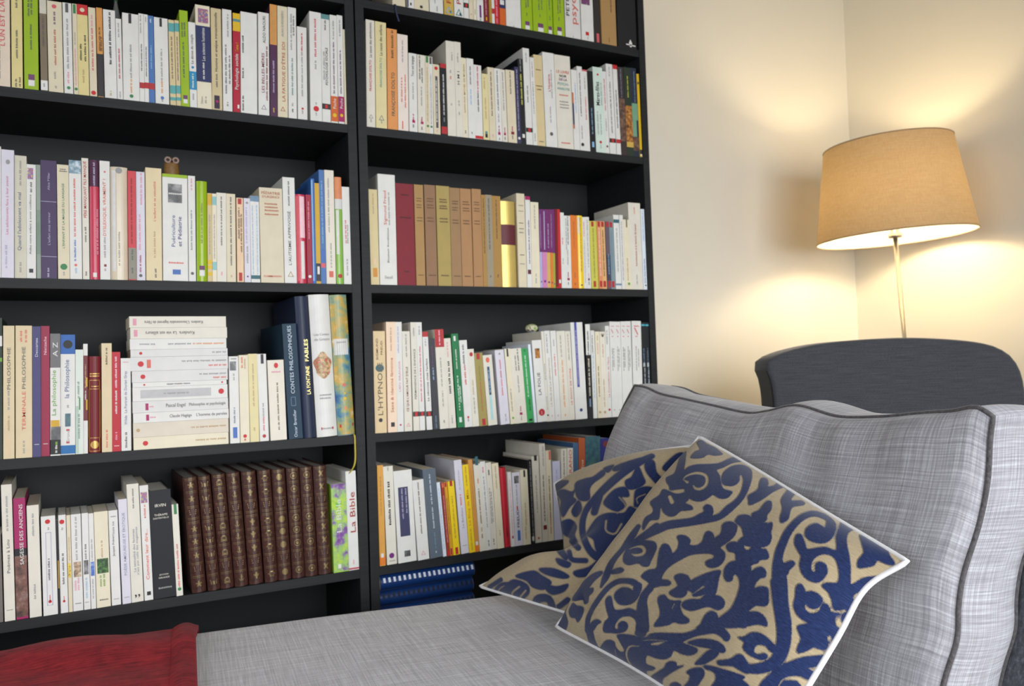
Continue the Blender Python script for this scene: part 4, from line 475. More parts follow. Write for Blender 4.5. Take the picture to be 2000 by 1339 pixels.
('RC', 0.6519, 0.0117, 0.1732, -0.0049, 0.112, 0.0024, 'mauvegrey', 'p', [('r', 0.2, 0.8, 0.918, 0.996, 'brick'), ('r', 0.2, 0.8, 0.028, 0.119, 'brick'), ('g', 0.217, 0.517, 'sky', 0.5), ('r', 0, 1, 0.126, 0.504, 'navy3')], 'mauve grey pocket book with red tabs, third row of right bookcase'),
('RC', 0.6641, 0.0137, 0.1732, -0.0049, 0.112, 0.0049, 'bluegrey', 'p', [('r', 0.2, 0.8, 0.918, 0.996, 'brick'), ('r', 0.2, 0.8, 0.025, 0.117, 'brick'), ('g', 0.297, 0.846, 'steel', 0.5)], 'blue grey pocket book with red tabs, third row of right bookcase'),
('RC', 0.6787, 0.0174, 0.1922, -0.0049, 0.135, 0.004, 'white', 'p', [('r', 0, 1, 0.891, 0.938, 'tealdark'), ('g', 0.235, 0.814, 'grey', 0.5), ('r', 0, 1, 0.051, 0.075, 'steel')], 'white pocket book with teal band, third row of right bookcase'),
('RC', 0.6966, 0.0106, 0.1922, -0.004, 0.135, 0.0022, 'white', 'p', [('g', 0.118, 0.912, 'grey', 0.5)], 'thin plain white pocket book, third row of right bookcase'),
('RC', 0.7077, 0.0184, 0.1813, -0.004, 0.112, 0.0025, 'cream2', 'p', [('r', 0.5, 0.7, 0.889, 1.0, 'dgrey'), ('g', 0.126, 0.442, 'tan', 0.5), ('o', 0.6, 0.078, 0.2, 0.2, 'leaf')], 'cream pocket book with green dot, third row of right bookcase'),
('RC', 0.727, 0.0385, 0.227, -0.004, 0.158, 0.0039, 'ivory', 'p', [('g', 0.872, 0.942, 'coral', 0.5), ('t', 'Introduction à la lecture de Lacan', 0.27, 0.755, 'brick', 0.5, 0.2), ('g', 0.062, 0.163, 'grey', 0.5)], 'tall thick ivory paperback with long red title, third row of right bookcase'),
('RC', 0.7666, 0.0114, 0.2123, -0.004, 0.148, 0.0037, 'skywhite', 'p', [('g', 0.604, 0.975, 'sky', 0.5), ('g', 0.081, 0.381, 'dusk', 0.5, 0.4), ('o', 0.6, 0.053, 0.2, 0.2, 'dgrey')], 'pale blue-white paperback with blue title, third row of right bookcase'),
('L3', -0.6936, 0.0175, 0.2542, 0.0106, 0.158, 0.0042, 'darkgreen', 'p', [('r', 0.7, 1.0, 0.689, 0.717, 'leaf'), ('r', 0.7, 1.0, 0.799, 0.872, 'white')], 'dark green book cut by the picture edge, third row of left bookcase'),
('L3', -0.6747, 0.0173, 0.2399, 0.0124, 0.158, 0.0048, 'cream3', 'p', [('t', 'PHILOSOPHIE', 0.519, 0.835, 'dgrey', 0.5, 0.4), ('g', 0.368, 0.504, 'grey', 0.5), ('g', 0.212, 0.319, 'tan', 0.5), ('g', 0.017, 0.144, 'peach', 0.5)], 'narrower of two cream paperbacks titled PHILOSOPHIE, third row of left bookcase'),
('L3', -0.6554, 0.0259, 0.2398, 0.0119, 0.158, 0.0027, 'cream3', 'p', [('g', 0.878, 0.957, 'coral', 0.35), ('g', 0.874, 0.962, 'coral', 0.65), ('t', 'PHILOSOPHIE', 0.521, 0.839, 'dgrey', 0.5, 0.3), ('t', 'TERMINALE', 0.207, 0.501, 'coral', 0.5, 0.2), ('g', 0.035, 0.138, 'grey', 0.5)], 'wider of two cream paperbacks titled PHILOSOPHIE, third row of left bookcase'),
('L3', -0.6289, 0.0132, 0.2384, 0.012, 0.158, 0.002, 'indigo2', 'p', [('t', 'Descartes', 0.767, 0.909, 'lilacw', 0.5, 0.45), ('G', 0.096, 'white', 0.55)], 'indigo blue paperback with small white title, third row of left bookcase'),
('L3', -0.6153, 0.0137, 0.2391, 0.0124, 0.158, 0.0048, 'crimson2', 'p', [('t', 'Nietzsche', 0.779, 0.918, 'blushpink', 0.5, 0.45), ('G', 0.095, 'white', 0.55)], 'crimson magenta paperback with pale title, third row of left bookcase'),
('L3', -0.6005, 0.0164, 0.2248, 0.0124, 0.148, 0.002, 'white', 'p', [('r', 0, 1, 0.72, 1, 'ash'), ('t', 'A Z', 0.811, 0.928, 'white', 0.5, 0.65), ('t', 'La philosophie', 0.33, 0.699, 'grass', 0.42, 0.55), ('r', 0.05, 0.9, 0.237, 0.29, 'mustard'), ('P', 'smoke', 0.05, 1.0, 0.13, 0.237), ('r', 0, 1, 0.011, 0.13, 'black'), ('r', 0.5, 0.7, 0.088, 0.114, 'leaf'), ('g', 0.024, 0.077, 'white', 0.6)], 'paperback with grey head and green title La philosophie, third row of left bookcase'),
('L3', -0.5837, 0.0238, 0.2227, 0.0133, 0.148, 0.0046, 'white', 'p', [('r', 0, 1, 0.838, 1, 'royal'), ('o', 0.5, 0.919, 0.33, 0.33, 'black'), ('t', 'la Philosophie', 0.471, 0.79, 'dusk', 0.48, 0.42), ('g', 0.39, 0.412, 'grey', 0.5), ('P', 'peacock', 0.3, 0.68, 0.234, 0.342), ('t', 'Gründ', 0.099, 0.202, 'grey', 0.5, 0.25), ('r', 0.38, 0.6, 0.197, 0.212, 'red'), ('r', 0.38, 0.6, 0.094, 0.11, 'red'), ('r', 0, 1, 0.008, 0.078, 'azure')], 'white paperback with blue ends titled la Philosophie, third row of left bookcase'),
('L3', -0.5594, 0.0129, 0.1945, 0.0139, 0.135, 0.0023, 'palemint', 'p', [('g', 0.534, 0.683, 'sage2', 0.4), ('r', 0.45, 0.6, 0.422, 0.54, 'green'), ('g', 0.148, 0.384, 'sage2', 0.45), ('r', 0.0, 0.4, 0.008, 0.459, 'mintgrey')], 'pale green slim paperback, third row of left bookcase'),
('L3', -0.5462, 0.0071, 0.2052, 0.0139, 0.135, 0.0044, 'white', 'p', [('r', 0, 1, 0.299, 0.893, 'maroon2'), ('g', 0.598, 0.811, 'tan', 0.5), ('r', 0.6, 0.95, 0.609, 0.692, 'mustard'), ('r', 0.6, 0.95, 0.396, 0.491, 'mustard'), ('g', 0.491, 0.574, 'white', 0.5)], 'thin white and maroon paperback, third row of left bookcase'),
('L3', -0.5382, 0.0214, 0.1814, 0.0139, 0.165, 0.0043, 'leatherred', 'r', [('r', 0.12, 0.9, 0.813, 0.824, 'gold2'), ('r', 0.12, 0.9, 0.789, 0.8, 'gold2'), ('F', 0.08, 0.92, 0.658, 0.754, 'gold2'), ('G', 0.687, 'gold2', 0.5), ('F', 0.08, 0.92, 0.016, 0.157, 'gold2'), ('o', 0.5, 0.084, 0.34, 0.34, 'gold2'), ('r', 0.04, 0.1, 0.157, 0.658, 'gold2'), ('r', 0.9, 0.96, 0.157, 0.658, 'gold2')], 'dark red leather volume tooled in gold, third row of left bookcase'),
('L3', -0.5152, 0.0173, 0.2057, 0.0125, 0.135, 0.0046, 'cream3', 'p', [('g', 0.805, 0.959, 'brown', 0.5), ('g', 0.626, 0.805, 'peach', 0.5), ('g', 0.042, 0.197, 'coral', 0.5)], 'tall cream paperback with peach lettering, third row of left bookcase'),
('L3', -0.4975, 0.0145, 0.1889, 0.0112, 0.135, 0.0037, 'carmine', 'p', [('g', 0.639, 0.952, 'blushpink', 0.5), ('g', 0.378, 0.619, 'white', 0.5), ('g', 0.117, 0.195, 'pink', 0.5), ('G', 0.055, 'white', 0.55)], 'carmine red paperback with white lettering, third row of left bookcase'),
('L3', -0.4819, 0.0172, 0.1766, 0.0099, 0.112, 0.0046, 'white', 'p', [('G', 0.957, 'pink', 0.55), ('t', 'Wilde  Le Portrait de Dorian Gray', 0.28, 0.861, 'dusk', 0.5, 0.35), ('g', 0.034, 0.203, 'dgrey', 0.5, 0.35)], 'white paperback beside the flat stack of books, third row of left bookcase'),
('L3', -0.2826, 0.0185, 0.1755, 0.0035, 0.112, 0.0026, 'white', 'p', [('G', 0.972, 'dgrey', 0.55), ('P', 'smoke', 0.1, 0.75, 0.837, 0.942), ('g', 0.725, 0.8, 'grey', 0.5), ('g', 0.232, 0.411, 'dusk', 0.5), ('r', 0.3, 0.75, 0.059, 0.184, 'blue2')], 'white paperback with small dark photo beside the stack, third row of left bookcase'),
('L3', -0.2626, 0.0184, 0.1777, 0.0012, 0.112, 0.004, 'cream2', 'p', [('g', 0.853, 0.979, 'coral', 0.35), ('g', 0.846, 0.972, 'tan', 0.65), ('o', 0.5, 0.074, 0.2, 0.2, 'red'), ('r', 0.4, 0.6, 0.022, 0.044, 'coral')], 'cream paperback with red mark at the foot, third row of left bookcase'),
('L3', -0.2431, 0.0176, 0.18, -0.0035, 0.112, 0.003, 'custard2', 'p', [('g', 0.405, 0.891, 'tan', 0.5), ('g', 0.125, 0.154, 'tan', 0.5)], 'plain pale yellow paperback, third row of left bookcase'),
('L3', -0.2239, 0.0181, 0.1793, -0.0111, 0.112, 0.0047, 'white', 'p', [('r', 0.4, 0.72, 0.888, 0.996, 'charcoal'), ('g', 0.282, 0.431, 'grey', 0.5), ('g', 0.118, 0.282, 'rose', 0.5), ('o', 0.5, 0.059, 0.2, 0.2, 'brick')], 'white paperback with dark top tab, third row of left bookcase'),
('L3', -0.2022, 0.033, 0.1659, -0.0188, 0.112, 0.0043, 'bone2', 'p', [('o', 0.52, 0.932, 0.13, 0.17, 'red'), ('G', 0.851, 'pink', 0.55), ('g', 0.127, 0.717, 'brown', 0.55)], 'thick bone paperback with red oval, third row of left bookcase'),
('L3', -0.1646, 0.0287, 0.2411, -0.0373, 0.215, 0.0034, 'petrol', 'h', [('t', 'CONTES PHILOSOPHIQUES', 0.393, 0.983, 'paleblue', 0.5, 0.36), ('F', 0.3, 0.65, 0.286, 0.364, 'steel'), ('t', 'Oscar Brenifier', 0.016, 0.252, 'paleblue', 0.5, 0.3)], 'dark petrol blue book titled CONTES PHILOSOPHIQUES, third row of left bookcase'),
('L3', -0.1337, 0.0264, 0.2993, -0.0373, 0.215, 0.0036, 'navyblack', 'r', [('t', 'FABLES', 0.54, 0.696, 'gold3', 0.62, 0.4), ('t', 'LA FONTAINE', 0.307, 0.504, 'gold3', 0.62, 0.4)], 'tall navy book with gold lettering, third row of left bookcase'),
('L3', -0.1045, 0.0438, 0.303, -0.0373, 0.215, 0.0021, 'white', 'r', [('h', 'Les Contes', 0.719, 'grey', 0.75), ('h', 'de Grimm', 0.684, 'grey', 0.75), ('P', 'fairy', 0.06, 0.9, 0.414, 0.59), ('G', 0.292, 'grey', 0.55), ('G', 0.269, 'grey', 0.55), ('r', 0.2, 0.26, 0.049, 0.067, 'red'), ('r', 0.74, 0.8, 0.049, 0.067, 'red'), ('G', 0.057, 'grey', 0.55)], 'tall white storybook with a painted figure, third row of left bookcase'),
('L3', -0.0595, 0.0375, 0.303, -0.0373, 0.215, 0.0021, 'painting', 'r', [('P', 'garden', 0.0, 1.0, 0.008, 1), ('r', 0.08, 0.9, 0.572, 0.686, 'pearl'), ('G', 0.661, 'grey', 0.55), ('o', 0.5, 0.358, 0.1, 0.1, 'coral'), ('o', 0.5, 0.262, 0.09, 0.09, 'yellow'), ('o', 0.5, 0.194, 0.09, 0.09, 'salmon'), ('o', 0.5, 0.299, 0.06, 0.06, 'yellow'), ('r', 0.12, 0.2, 0.057, 0.08, 'red'), ('r', 0.85, 0.93, 0.062, 0.084, 'red')], 'tall book with a painted blue and ochre spine, third row of left bookcase'),
('RD', 0.0219, 0.0274, 0.2242, 0.0096, 0.148, 0.0038, 'wood', 'p', [('t', 'SIGMUND', 0.718, 0.927, 'brown', 0.3, 0.22), ('t', 'FREUD', 0.767, 0.903, 'brown', 0.68, 0.2), ('t', "L'HYPNOSE", 0.175, 0.689, 'umber2', 0.5, 0.55), ('o', 0.5, 0.636, 0.35, 0.3, 'tealdark'), ('o', 0.5, 0.126, 0.16, 0.16, 'charcoal')], 'wood-toned paperback titled L HYPNOSE, fourth row of right bookcase'),
('RD', 0.0521, 0.0218, 0.2444, 0.0095, 0.158, 0.0035, 'peach2', 'p', [('g', 0.737, 0.961, 'tan', 0.5), ('t', 'Sexe & identité féminine', 0.18, 0.674, 'rust2', 0.5, 0.38), ('r', 0.33, 0.72, 0.05, 0.09, 'charcoal')], 'tall peach paperback with rust title, fourth row of right bookcase'),
('RD', 0.0746, 0.015, 0.2443, 0.0075, 0.158, 0.0046, 'white', 'p', [('g', 0.717, 0.952, 'lilac', 0.4), ('t', 'LIEN GRANDIR', 0.365, 0.645, 'pink', 0.5, 0.4), ('o', 0.5, 0.062, 0.14, 0.14, 'brick')], 'tall white paperback with pale pink capitals, fourth row of right bookcase'),
('RD', 0.091, 0.0184, 0.2234, 0.0021, 0.148, 0.0038, 'ivory', 'p', [('g', 0.743, 0.961, 'grey', 0.5), ('t', "CE QUE L'AMOUR FAIT D'ELLE", 0.197, 0.644, 'maroon', 0.5, 0.35), ('V', 'tri', 0.5, 0.063, 0.5, 'pink')], 'ivory paperback with bold maroon capitals, fourth row of right bookcase'),
('RD', 0.1118, 0.0143, 0.2435, -0.0007, 0.158, 0.0024, 'ivory', 'p', [('g', 0.872, 0.963, 'grey', 0.5), ('t', "PERMANENCE DE L'ENFANCE", 0.291, 0.753, 'dgrey', 0.5, 0.42), ('r', 0, 1, 0.131, 0.176, 'charcoal'), ('r', 0.3, 0.75, 0.135, 0.172, 'red')], 'tall ivory paperback with grey capitals and black label, fourth row of right bookcase'),
('RD', 0.1273, 0.0127, 0.2435, -0.0047, 0.158, 0.0031, 'white', 'p', [('g', 0.885, 0.963, 'grey', 0.5), ('g', 0.265, 0.779, 'rose', 0.5), ('r', 0, 1, 0.132, 0.173, 'charcoal'), ('r', 0.3, 0.75, 0.134, 0.168, 'red')], 'tall white paperback with rose title and black label, fourth row of right bookcase'),
('RD', 0.1446, 0.0136, 0.2216, -0.0202, 0.148, 0.0043, 'white', 'p', [('r', 0, 1, 0.949, 1, 'brick'), ('g', 0.855, 0.926, 'grey', 0.5), ('t', "La névrose chez l'enfant", 0.292, 0.728, 'ink', 0.5, 0.4), ('r', 0, 1, 0.137, 0.188, 'charcoal'), ('r', 0.3, 0.75, 0.143, 0.181, 'red')], 'white paperback with red head and black label, fourth row of right bookcase'),
('RD', 0.1601, 0.0151, 0.2061, -0.0286, 0.148, 0.0036, 'gunmetal', 'p', [('g', 0.688, 0.907, 'plum', 0.5), ('g', 0.546, 0.677, 'sky', 0.5), ('g', 0.01, 0.141, 'steel', 0.5)], 'dark gunmetal paperback, fourth row of right bookcase'),
('RD', 0.1762, 0.022, 0.227, -0.0313, 0.158, 0.002, 'ivory', 'p', [('r', 0, 1, 0.82, 1, 'brick'), ('g', 0.842, 0.987, 'blushpink', 0.5), ('g', 0.423, 0.713, 'grey', 0.5), ('g', 0.224, 0.383, 'grey', 0.5), ('g', 0.059, 0.079, 'dgrey', 0.5)], 'ivory paperback with tall red head, fourth row of right bookcase'),
('RD', 0.1999, 0.0175, 0.2063, -0.0387, 0.148, 0.0045, 'ivory', 'p', [('g', 0.792, 0.958, 'pink', 0.5), ('g', 0.384, 0.732, 'ink', 0.5, 0.45), ('g', 0.053, 0.141, 'grey', 0.5)], 'ivory paperback with bold black title, fourth row of right bookcase'),
('RD', 0.2209, 0.0169, 0.2166, -0.0423, 0.148, 0.0045, 'emerald', 'p', [('r', 0.3, 0.6, 0.922, 0.975, 'white'), ('g', 0.626, 0.848, 'white', 0.5), ('g', 0.182, 0.552, 'mint', 0.5), ('g', 0.266, 0.435, 'mint', 0.75), ('r', 0.3, 0.7, 0.055, 0.11, 'mint')], 'emerald green paperback with white label, fourth row of right bookcase'),
('RD', 0.2388, 0.0193, 0.2012, -0.0425, 0.135, 0.0023, 'white', 'p', [('g', 0.722, 0.945, 'dgrey', 0.45, 0.35), ('g', 0.488, 0.705, 'red', 0.5, 0.35), ('o', 0.5, 0.113, 0.13, 0.13, 'red'), ('g', 0.065, 0.094, 'dgrey', 0.5)], 'white paperback with red dot beside the green one, fourth row of right bookcase'),
('RD', 0.2591, 0.0167, 0.1804, -0.047, 0.112, 0.0036, 'ivory', 'p', [('o', 0.55, 0.931, 0.25, 0.3, 'brick'), ('g', 0.412, 0.591, 'tan', 0.5), ('g', 0.168, 0.373, 'grey', 0.5)], 'ivory pocket book with dark red oval, fourth row of right bookcase'),
('RD', 0.2766, 0.0212, 0.1708, -0.0504, 0.112, 0.0031, 'khaki2', 'p', [('r', 0.25, 0.65, 0.913, 0.995, 'brick'), ('r', 0.35, 0.75, 0.008, 0.097, 'brick'), ('g', 0.621, 0.838, 'olive', 0.5), ('g', 0.199, 0.621, 'rust', 0.5)], 'olive khaki pocket book with red tabs, fourth row of right bookcase'),
('RD', 0.2999, 0.0241, 0.1654, -0.057, 0.112, 0.0044, 'ivory', 'p', [('o', 0.5, 0.929, 0.2, 0.26, 'coral'), ('r', 0.38, 0.62, 0.431, 0.833, 'deepblue'), ('r', 0.38, 0.62, 0.078, 0.431, 'palecyan'), ('g', 0.466, 0.777, 'sky', 0.5)], 'ivory pocket book with two-tone blue bar, fourth row of right bookcase'),
('RD', 0.3325, 0.024, 0.1767, -0.0602, 0.112, 0.0029, 'lavwhite', 'p', [('o', 0.5, 0.948, 0.1, 0.1, 'grey'), ('g', 0.389, 0.888, 'rose', 0.48, 0.25), ('g', 0.042, 0.136, 'grey', 0.6)], 'lavender pocket book with rose title, fourth row of right bookcase'),
('RD', 0.3586, 0.0151, 0.1797, -0.0607, 0.112, 0.0027, 'cream2', 'p', [('r', 0.35, 0.65, 0.893, 0.997, 'charcoal'), ('g', 0.164, 0.467, 'grey', 0.5), ('o', 0.5, 0.078, 0.18, 0.18, 'leaf')], 'cream pocket book with dark tab and green dot, fourth row of right bookcase'),
('RD', 0.3742, 0.0302, 0.1794, -0.0607, 0.112, 0.0035, 'ivory', 'p', [('g', 0.703, 0.981, 'ink', 0.65), ('g', 0.703, 0.902, 'dgrey', 0.4), ('g', 0.411, 0.637, 'grey', 0.5), ('g', 0.159, 0.226, 'magenta', 0.5), ('r', 0.38, 0.62, 0.109, 0.143, 'magenta'), ('g', 0.04, 0.086, 'grey', 0.5)], 'wide ivory pocket book with magenta square, fourth row of right bookcase'),
('RD', 0.4055, 0.0174, 0.1793, -0.0602, 0.112, 0.0049, 'kellygreen', 'p', [('g', 0.959, 0.985, 'ink', 0.5), ('g', 0.35, 0.912, 'mint', 0.5), ('g', 0.163, 0.317, 'darkgreen', 0.6), ('r', 0.3, 0.8, 0.023, 0.05, 'ink')], 'bright green pocket book, fourth row of right bookcase'),
('RD', 0.4237, 0.0066, 0.189, -0.0592, 0.135, 0.0023, 'skywhite', 'p', [], 'very thin pale blue booklet, fourth row of right bookcase'),
('RD', 0.4323, 0.0265, 0.1985, -0.046, 0.135, 0.0023, 'white', 'p', [('P', 'amber', 0.25, 0.75, 0.778, 0.899), ('t', 'LA FOLIE', 0.328, 0.602, 'dgrey', 0.45, 0.4), ('o', 0.5, 0.116, 0.32, 0.32, 'brick'), ('g', 0.092, 0.14, 'pink', 0.5)], 'white paperback titled LA FOLIE with brown picture, fourth row of right bookcase'),
('RD', 0.4594, 0.0073, 0.2202, -0.038, 0.148, 0.0039, 'ivory', 'p', [('g', 0.461, 0.638, 'dgrey', 0.5), ('g', 0.131, 0.274, 'grey', 0.5), ('o', 0.5, 0.07, 0.3, 0.3, 'ink')], 'thin tall ivory paperback, fourth row of right bookcase'),
('RD', 0.4673, 0.0159, 0.2213, -0.0344, 0.148, 0.0047, 'white', 'p', [('g', 0.754, 0.963, 'grey', 0.4), ('t', 'LA PEUR DE LA SÉPARATION', 0.161, 0.699, 'tan', 0.5, 0.35), ('g', 0.051, 0.073, 'pink', 0.5)], 'tall white paperback with tan capitals, fourth row of right bookcase'),
('RD', 0.4837, 0.0157, 0.2212, -0.031, 0.148, 0.0035, 'white', 'p', [('g', 0.83, 0.918, 'grey', 0.5), ('g', 0.499, 0.742, 'rose', 0.5), ('g', 0.047, 0.064, 'pink', 0.5)], 'tall white paperback with short rose title, fourth row of right bookcase'),
('RD', 0.5, 0.0245, 0.2203, -0.0279, 0.148, 0.0033, 'ivory', 'p', [('g', 0.71, 0.954, 'grey', 0.45), ('g', 0.149, 0.677, 'apricot', 0.5, 0.25), ('g', 0.049, 0.088, 'apricot', 0.5)], 'tall ivory paperback with apricot capitals, fourth row of right bookcase'),
('RD', 0.5254, 0.0151, 0.2201, -0.0248, 0.148, 0.0046, 'ivory', 'p', [('g', 0.674, 0.965, 'grey', 0.5), ('t', 'LE GOÛT DE VIVRE', 0.171, 0.579, 'rose', 0.5, 0.38)], 'tall ivory paperback with rose capitals, fourth row of right bookcase'),
('RD', 0.5423, 0.035, 0.2415, -0.0241, 0.158, 0.0043, 'white', 'p', [('r', 0.3, 0.5, 0.331, 1.0, 'ultra'), ('g', 0.357, 0.92, 'lilac', 0.4), ('o', 0.5, 0.094, 0.12, 0.12, 'navy2')], 'tallest white paperback with long ultramarine strip, fourth row of right bookcase'),
('RD', 0.5788, 0.014, 0.2369, -0.002, 0.158, 0.0022, 'black', 'p', [('r', 0, 1, 0.674, 1, 'white'), ('g', 0.679, 0.942, 'ink', 0.5, 0.45), ('g', 0.242, 0.642, 'cream', 0.5, 0.5), ('r', 0.35, 0.65, 0.126, 0.211, 'steel')], 'black paperback with white head, fourth row of right bookcase'),
('RD', 0.5955, 0.0117, 0.221, -0.002, 0.148, 0.0046, 'white', 'p', [('g', 0.754, 0.941, 'dgrey', 0.4), ('g', 0.234, 0.743, 'sky', 0.5)], 'white paperback with sky blue title, fourth row of right bookcase'),
('RD', 0.6081, 0.013, 0.2183, -0.002, 0.148, 0.0026, 'cream2', 'p', [('g', 0.9, 0.957, 'tan', 0.5), ('g', 0.739, 0.866, 'pink', 0.5), ('g', 0.245, 0.613, 'brown', 0.5), ('o', 0.5, 0.067, 0.25, 0.25, 'tan')], 'cream paperback beside the blue lettered one, fourth row of right bookcase'),
('RD', 0.6214, 0.0164, 0.2177, 0.0017, 0.148, 0.0029, 'bone2', 'p', [('t', '€', 0.936, 0.983, 'brown', 0.5, 0.6), ('g', 0.705, 0.856, 'tan', 0.5), ('g', 0.128, 0.44, 'tan', 0.5), ('o', 0.5, 0.064, 0.22, 0.22, 'tan')], 'bone white paperback with brown sign, fourth row of right bookcase'),
('RD', 0.6384, 0.0125, 0.2322, 0.0075, 0.158, 0.0045, 'white', 'p', [('g', 0.801, 0.964, 'grey', 0.4), ('t', "La Constellation de l'être", 0.219, 0.66, 'coral', 0.5, 0.5), ('o', 0.5, 0.083, 0.25, 0.25, 'brick')], 'white paperback with coral script title, fourth row of right bookcase'),
('RD', 0.6516, 0.0163, 0.2431, 0.0077, 0.158, 0.0033, 'white', 'p', [('G', 0.952, 'rose', 0.55), ('V', 'slash', 0.45, 0.9, 0.45, 'rose'), ('r', 0.35, 0.6, 0.84, 0.848, 'rose'), ('g', 0.483, 0.733, 'grey', 0.4), ('g', 0.525, 0.712, 'grey', 0.65), ('r', 0.35, 0.6, 0.07, 0.079, 'grey')], 'first of five matching white volumes with red squiggle, fourth row of right bookcase'),
('RD', 0.6682, 0.0171, 0.243, 0.0092, 0.158, 0.0044, 'white', 'p', [('G', 0.952, 'rose', 0.55), ('V', 'slash', 0.45, 0.9, 0.45, 'rose'), ('r', 0.35, 0.6, 0.839, 0.847, 'rose'), ('g', 0.481, 0.732, 'grey', 0.4), ('g', 0.523, 0.711, 'grey', 0.65), ('r', 0.35, 0.6, 0.067, 0.075, 'grey')], 'second of five matching white volumes with red squiggle, fourth row of right bookcase'),
('RD', 0.6856, 0.0153, 0.2435, 0.0092, 0.158, 0.0025, 'white', 'p', [('G', 0.95, 'rose', 0.55), ('V', 'slash', 0.45, 0.897, 0.45, 'rose'), ('r', 0.35, 0.6, 0.836, 0.845, 'rose'), ('g', 0.478, 0.73, 'grey', 0.4), ('g', 0.52, 0.709, 'grey', 0.65), ('r', 0.35, 0.6, 0.063, 0.071, 'grey')], 'third of five matching white volumes with red squiggle, fourth row of right bookcase'),
('RD', 0.7015, 0.017, 0.244, 0.0092, 0.158, 0.0046, 'white', 'p', [('G', 0.947, 'rose', 0.55), ('V', 'slash', 0.45, 0.895, 0.45, 'rose'), ('r', 0.35, 0.6, 0.834, 0.842, 'rose'), ('g', 0.475, 0.727, 'grey', 0.4), ('g', 0.517, 0.706, 'grey', 0.65), ('r', 0.35, 0.6, 0.059, 0.068, 'grey')], 'fourth of five matching white volumes with red squiggle, fourth row of right bookcase'),
('RD', 0.7198, 0.029, 0.2444, 0.0136, 0.158, 0.0025, 'white', 'p', [('G', 0.945, 'rose', 0.55), ('V', 'slash', 0.45, 0.893, 0.45, 'rose'), ('r', 0.35, 0.6, 0.832, 0.84, 'rose'), ('g', 0.472, 0.724, 'grey', 0.4), ('g', 0.514, 0.703, 'grey', 0.65), ('r', 0.35, 0.6, 0.055, 0.063, 'grey')], 'fifth and widest of the matching white volumes, fourth row of right bookcase'),
('RD', 0.75, 0.0132, 0.2412, 0.0092, 0.158, 0.0024, 'black', 'p', [('r', 0.1, 0.9, 0.959, 0.979, 'cyan2'), ('g', 0.517, 0.721, 'steel', 0.5), ('r', 0.3, 0.7, 0.517, 0.56, 'white'), ('g', 0.324, 0.506, 'paleblue', 0.6)], 'black paperback with cyan line, first of two, fourth row of right bookcase'),
('RD', 0.7638, 0.0126, 0.2411, 0.0073, 0.158, 0.0035, 'black', 'p', [('r', 0.1, 0.9, 0.959, 0.978, 'cyan2'), ('g', 0.515, 0.72, 'steel', 0.5), ('r', 0.3, 0.7, 0.515, 0.559, 'white'), ('g', 0.322, 0.505, 'paleblue', 0.6)], 'black paperback with cyan line beside the side panel, fourth row of right bookcase'),
('L4', -0.6987, 0.0203, 0.1535, -0.0117, 0.112, 0.003, 'mushroom', 'p', [], 'grey-brown book cut by the picture edge, fourth row of left bookcase'),
('L4', -0.6761, 0.0163, 0.243, -0.0115, 0.175, 0.0036, 'ivory', 'd', [('g', 0.659, 0.918, 'grey', 0.5), ('t', 'Poèmes à Lou', 0.35, 0.594, 'dgrey', 0.5, 0.4), ('G', 0.079, 'grey', 0.55)], 'deep ivory paperback with italic grey title, fourth row of left bookcase'),
('L4', -0.6581, 0.0186, 0.2166, -0.0115, 0.175, 0.0047, 'magenta2', 'd', [('t', 'SAGESSE DES ANCIENS', 0.448, 0.948, 'white', 0.6, 0.42), ('r', 0, 1, 0.521, 0.583, 'black'), ('P', 'rust', 0.0, 1.0, 0.018, 0.521)], 'magenta paperback titled SAGESSE DES ANCIENS, fourth row of left bookcase'),
('L4', -0.6374, 0.0189, 0.2017, -0.0115, 0.175, 0.0041, 'ivory', 'd', [('g', 0.725, 0.922, 'grey', 0.5), ('g', 0.162, 0.292, 'grey', 0.5)], 'plain ivory paperback after the magenta one, fourth row of left bookcase'),
('L4', -0.6156, 0.023, 0.1797, -0.011, 0.112, 0.002, 'white', 'p', [('o', 0.46, 0.944, 0.18, 0.18, 'red'), ('g', 0.861, 0.887, 'grey', 0.5), ('F', 0.28, 0.68, 0.099, 0.836, 'lilac'), ('g', 0.353, 0.569, 'dgrey', 0.48), ('V', 'arrow', 0.48, 0.137, 0.2, 'red')], 'wide white pocket book with red disc, fourth row of left bookcase'),
('L4', -0.5921, 0.004, 0.1705, -0.01, 0.112, 0.0029, 'black', 'p', [('r', 0.3, 0.8, 0.271, 0.568, 'ochre2')], 'very thin black booklet, fourth row of left bookcase'),
('L4', -0.5879, 0.0121, 0.179, -0.01, 0.112, 0.0036, 'white', 'p', [('o', 0.46, 0.93, 0.34, 0.34, 'red'), ('g', 0.847, 0.873, 'grey', 0.5), ('g', 0.293, 0.602, 'dgrey', 0.5), ('V', 'arrow', 0.48, 0.119, 0.3, 'red')], 'narrow white pocket book with red disc, fourth row of left bookcase'),
('L4', -0.5748, 0.0064, 0.1775, -0.01, 0.112, 0.0035, 'cream', 'p', [('P', 'mosaic2', 0.1, 0.75, 0.356, 0.503), ('g', 0.532, 0.78, 'tan', 0.5)], 'slim cream pocket book with yellow picture, fourth row of left bookcase'),
('L4', -0.5676, 0.0164, 0.1779, -0.01, 0.112, 0.0041, 'white', 'p', [('P', 'sepia', 0.15, 0.9, 0.349, 0.506), ('g', 0.525, 0.969, 'grey', 0.5), ('g', 0.213, 0.33, 'pink', 0.3), ('g', 0.213, 0.33, 'pink', 0.6), ('G', 0.076, 'dgrey', 0.55)], 'white pocket book with sepia portrait, fourth row of left bookcase'),
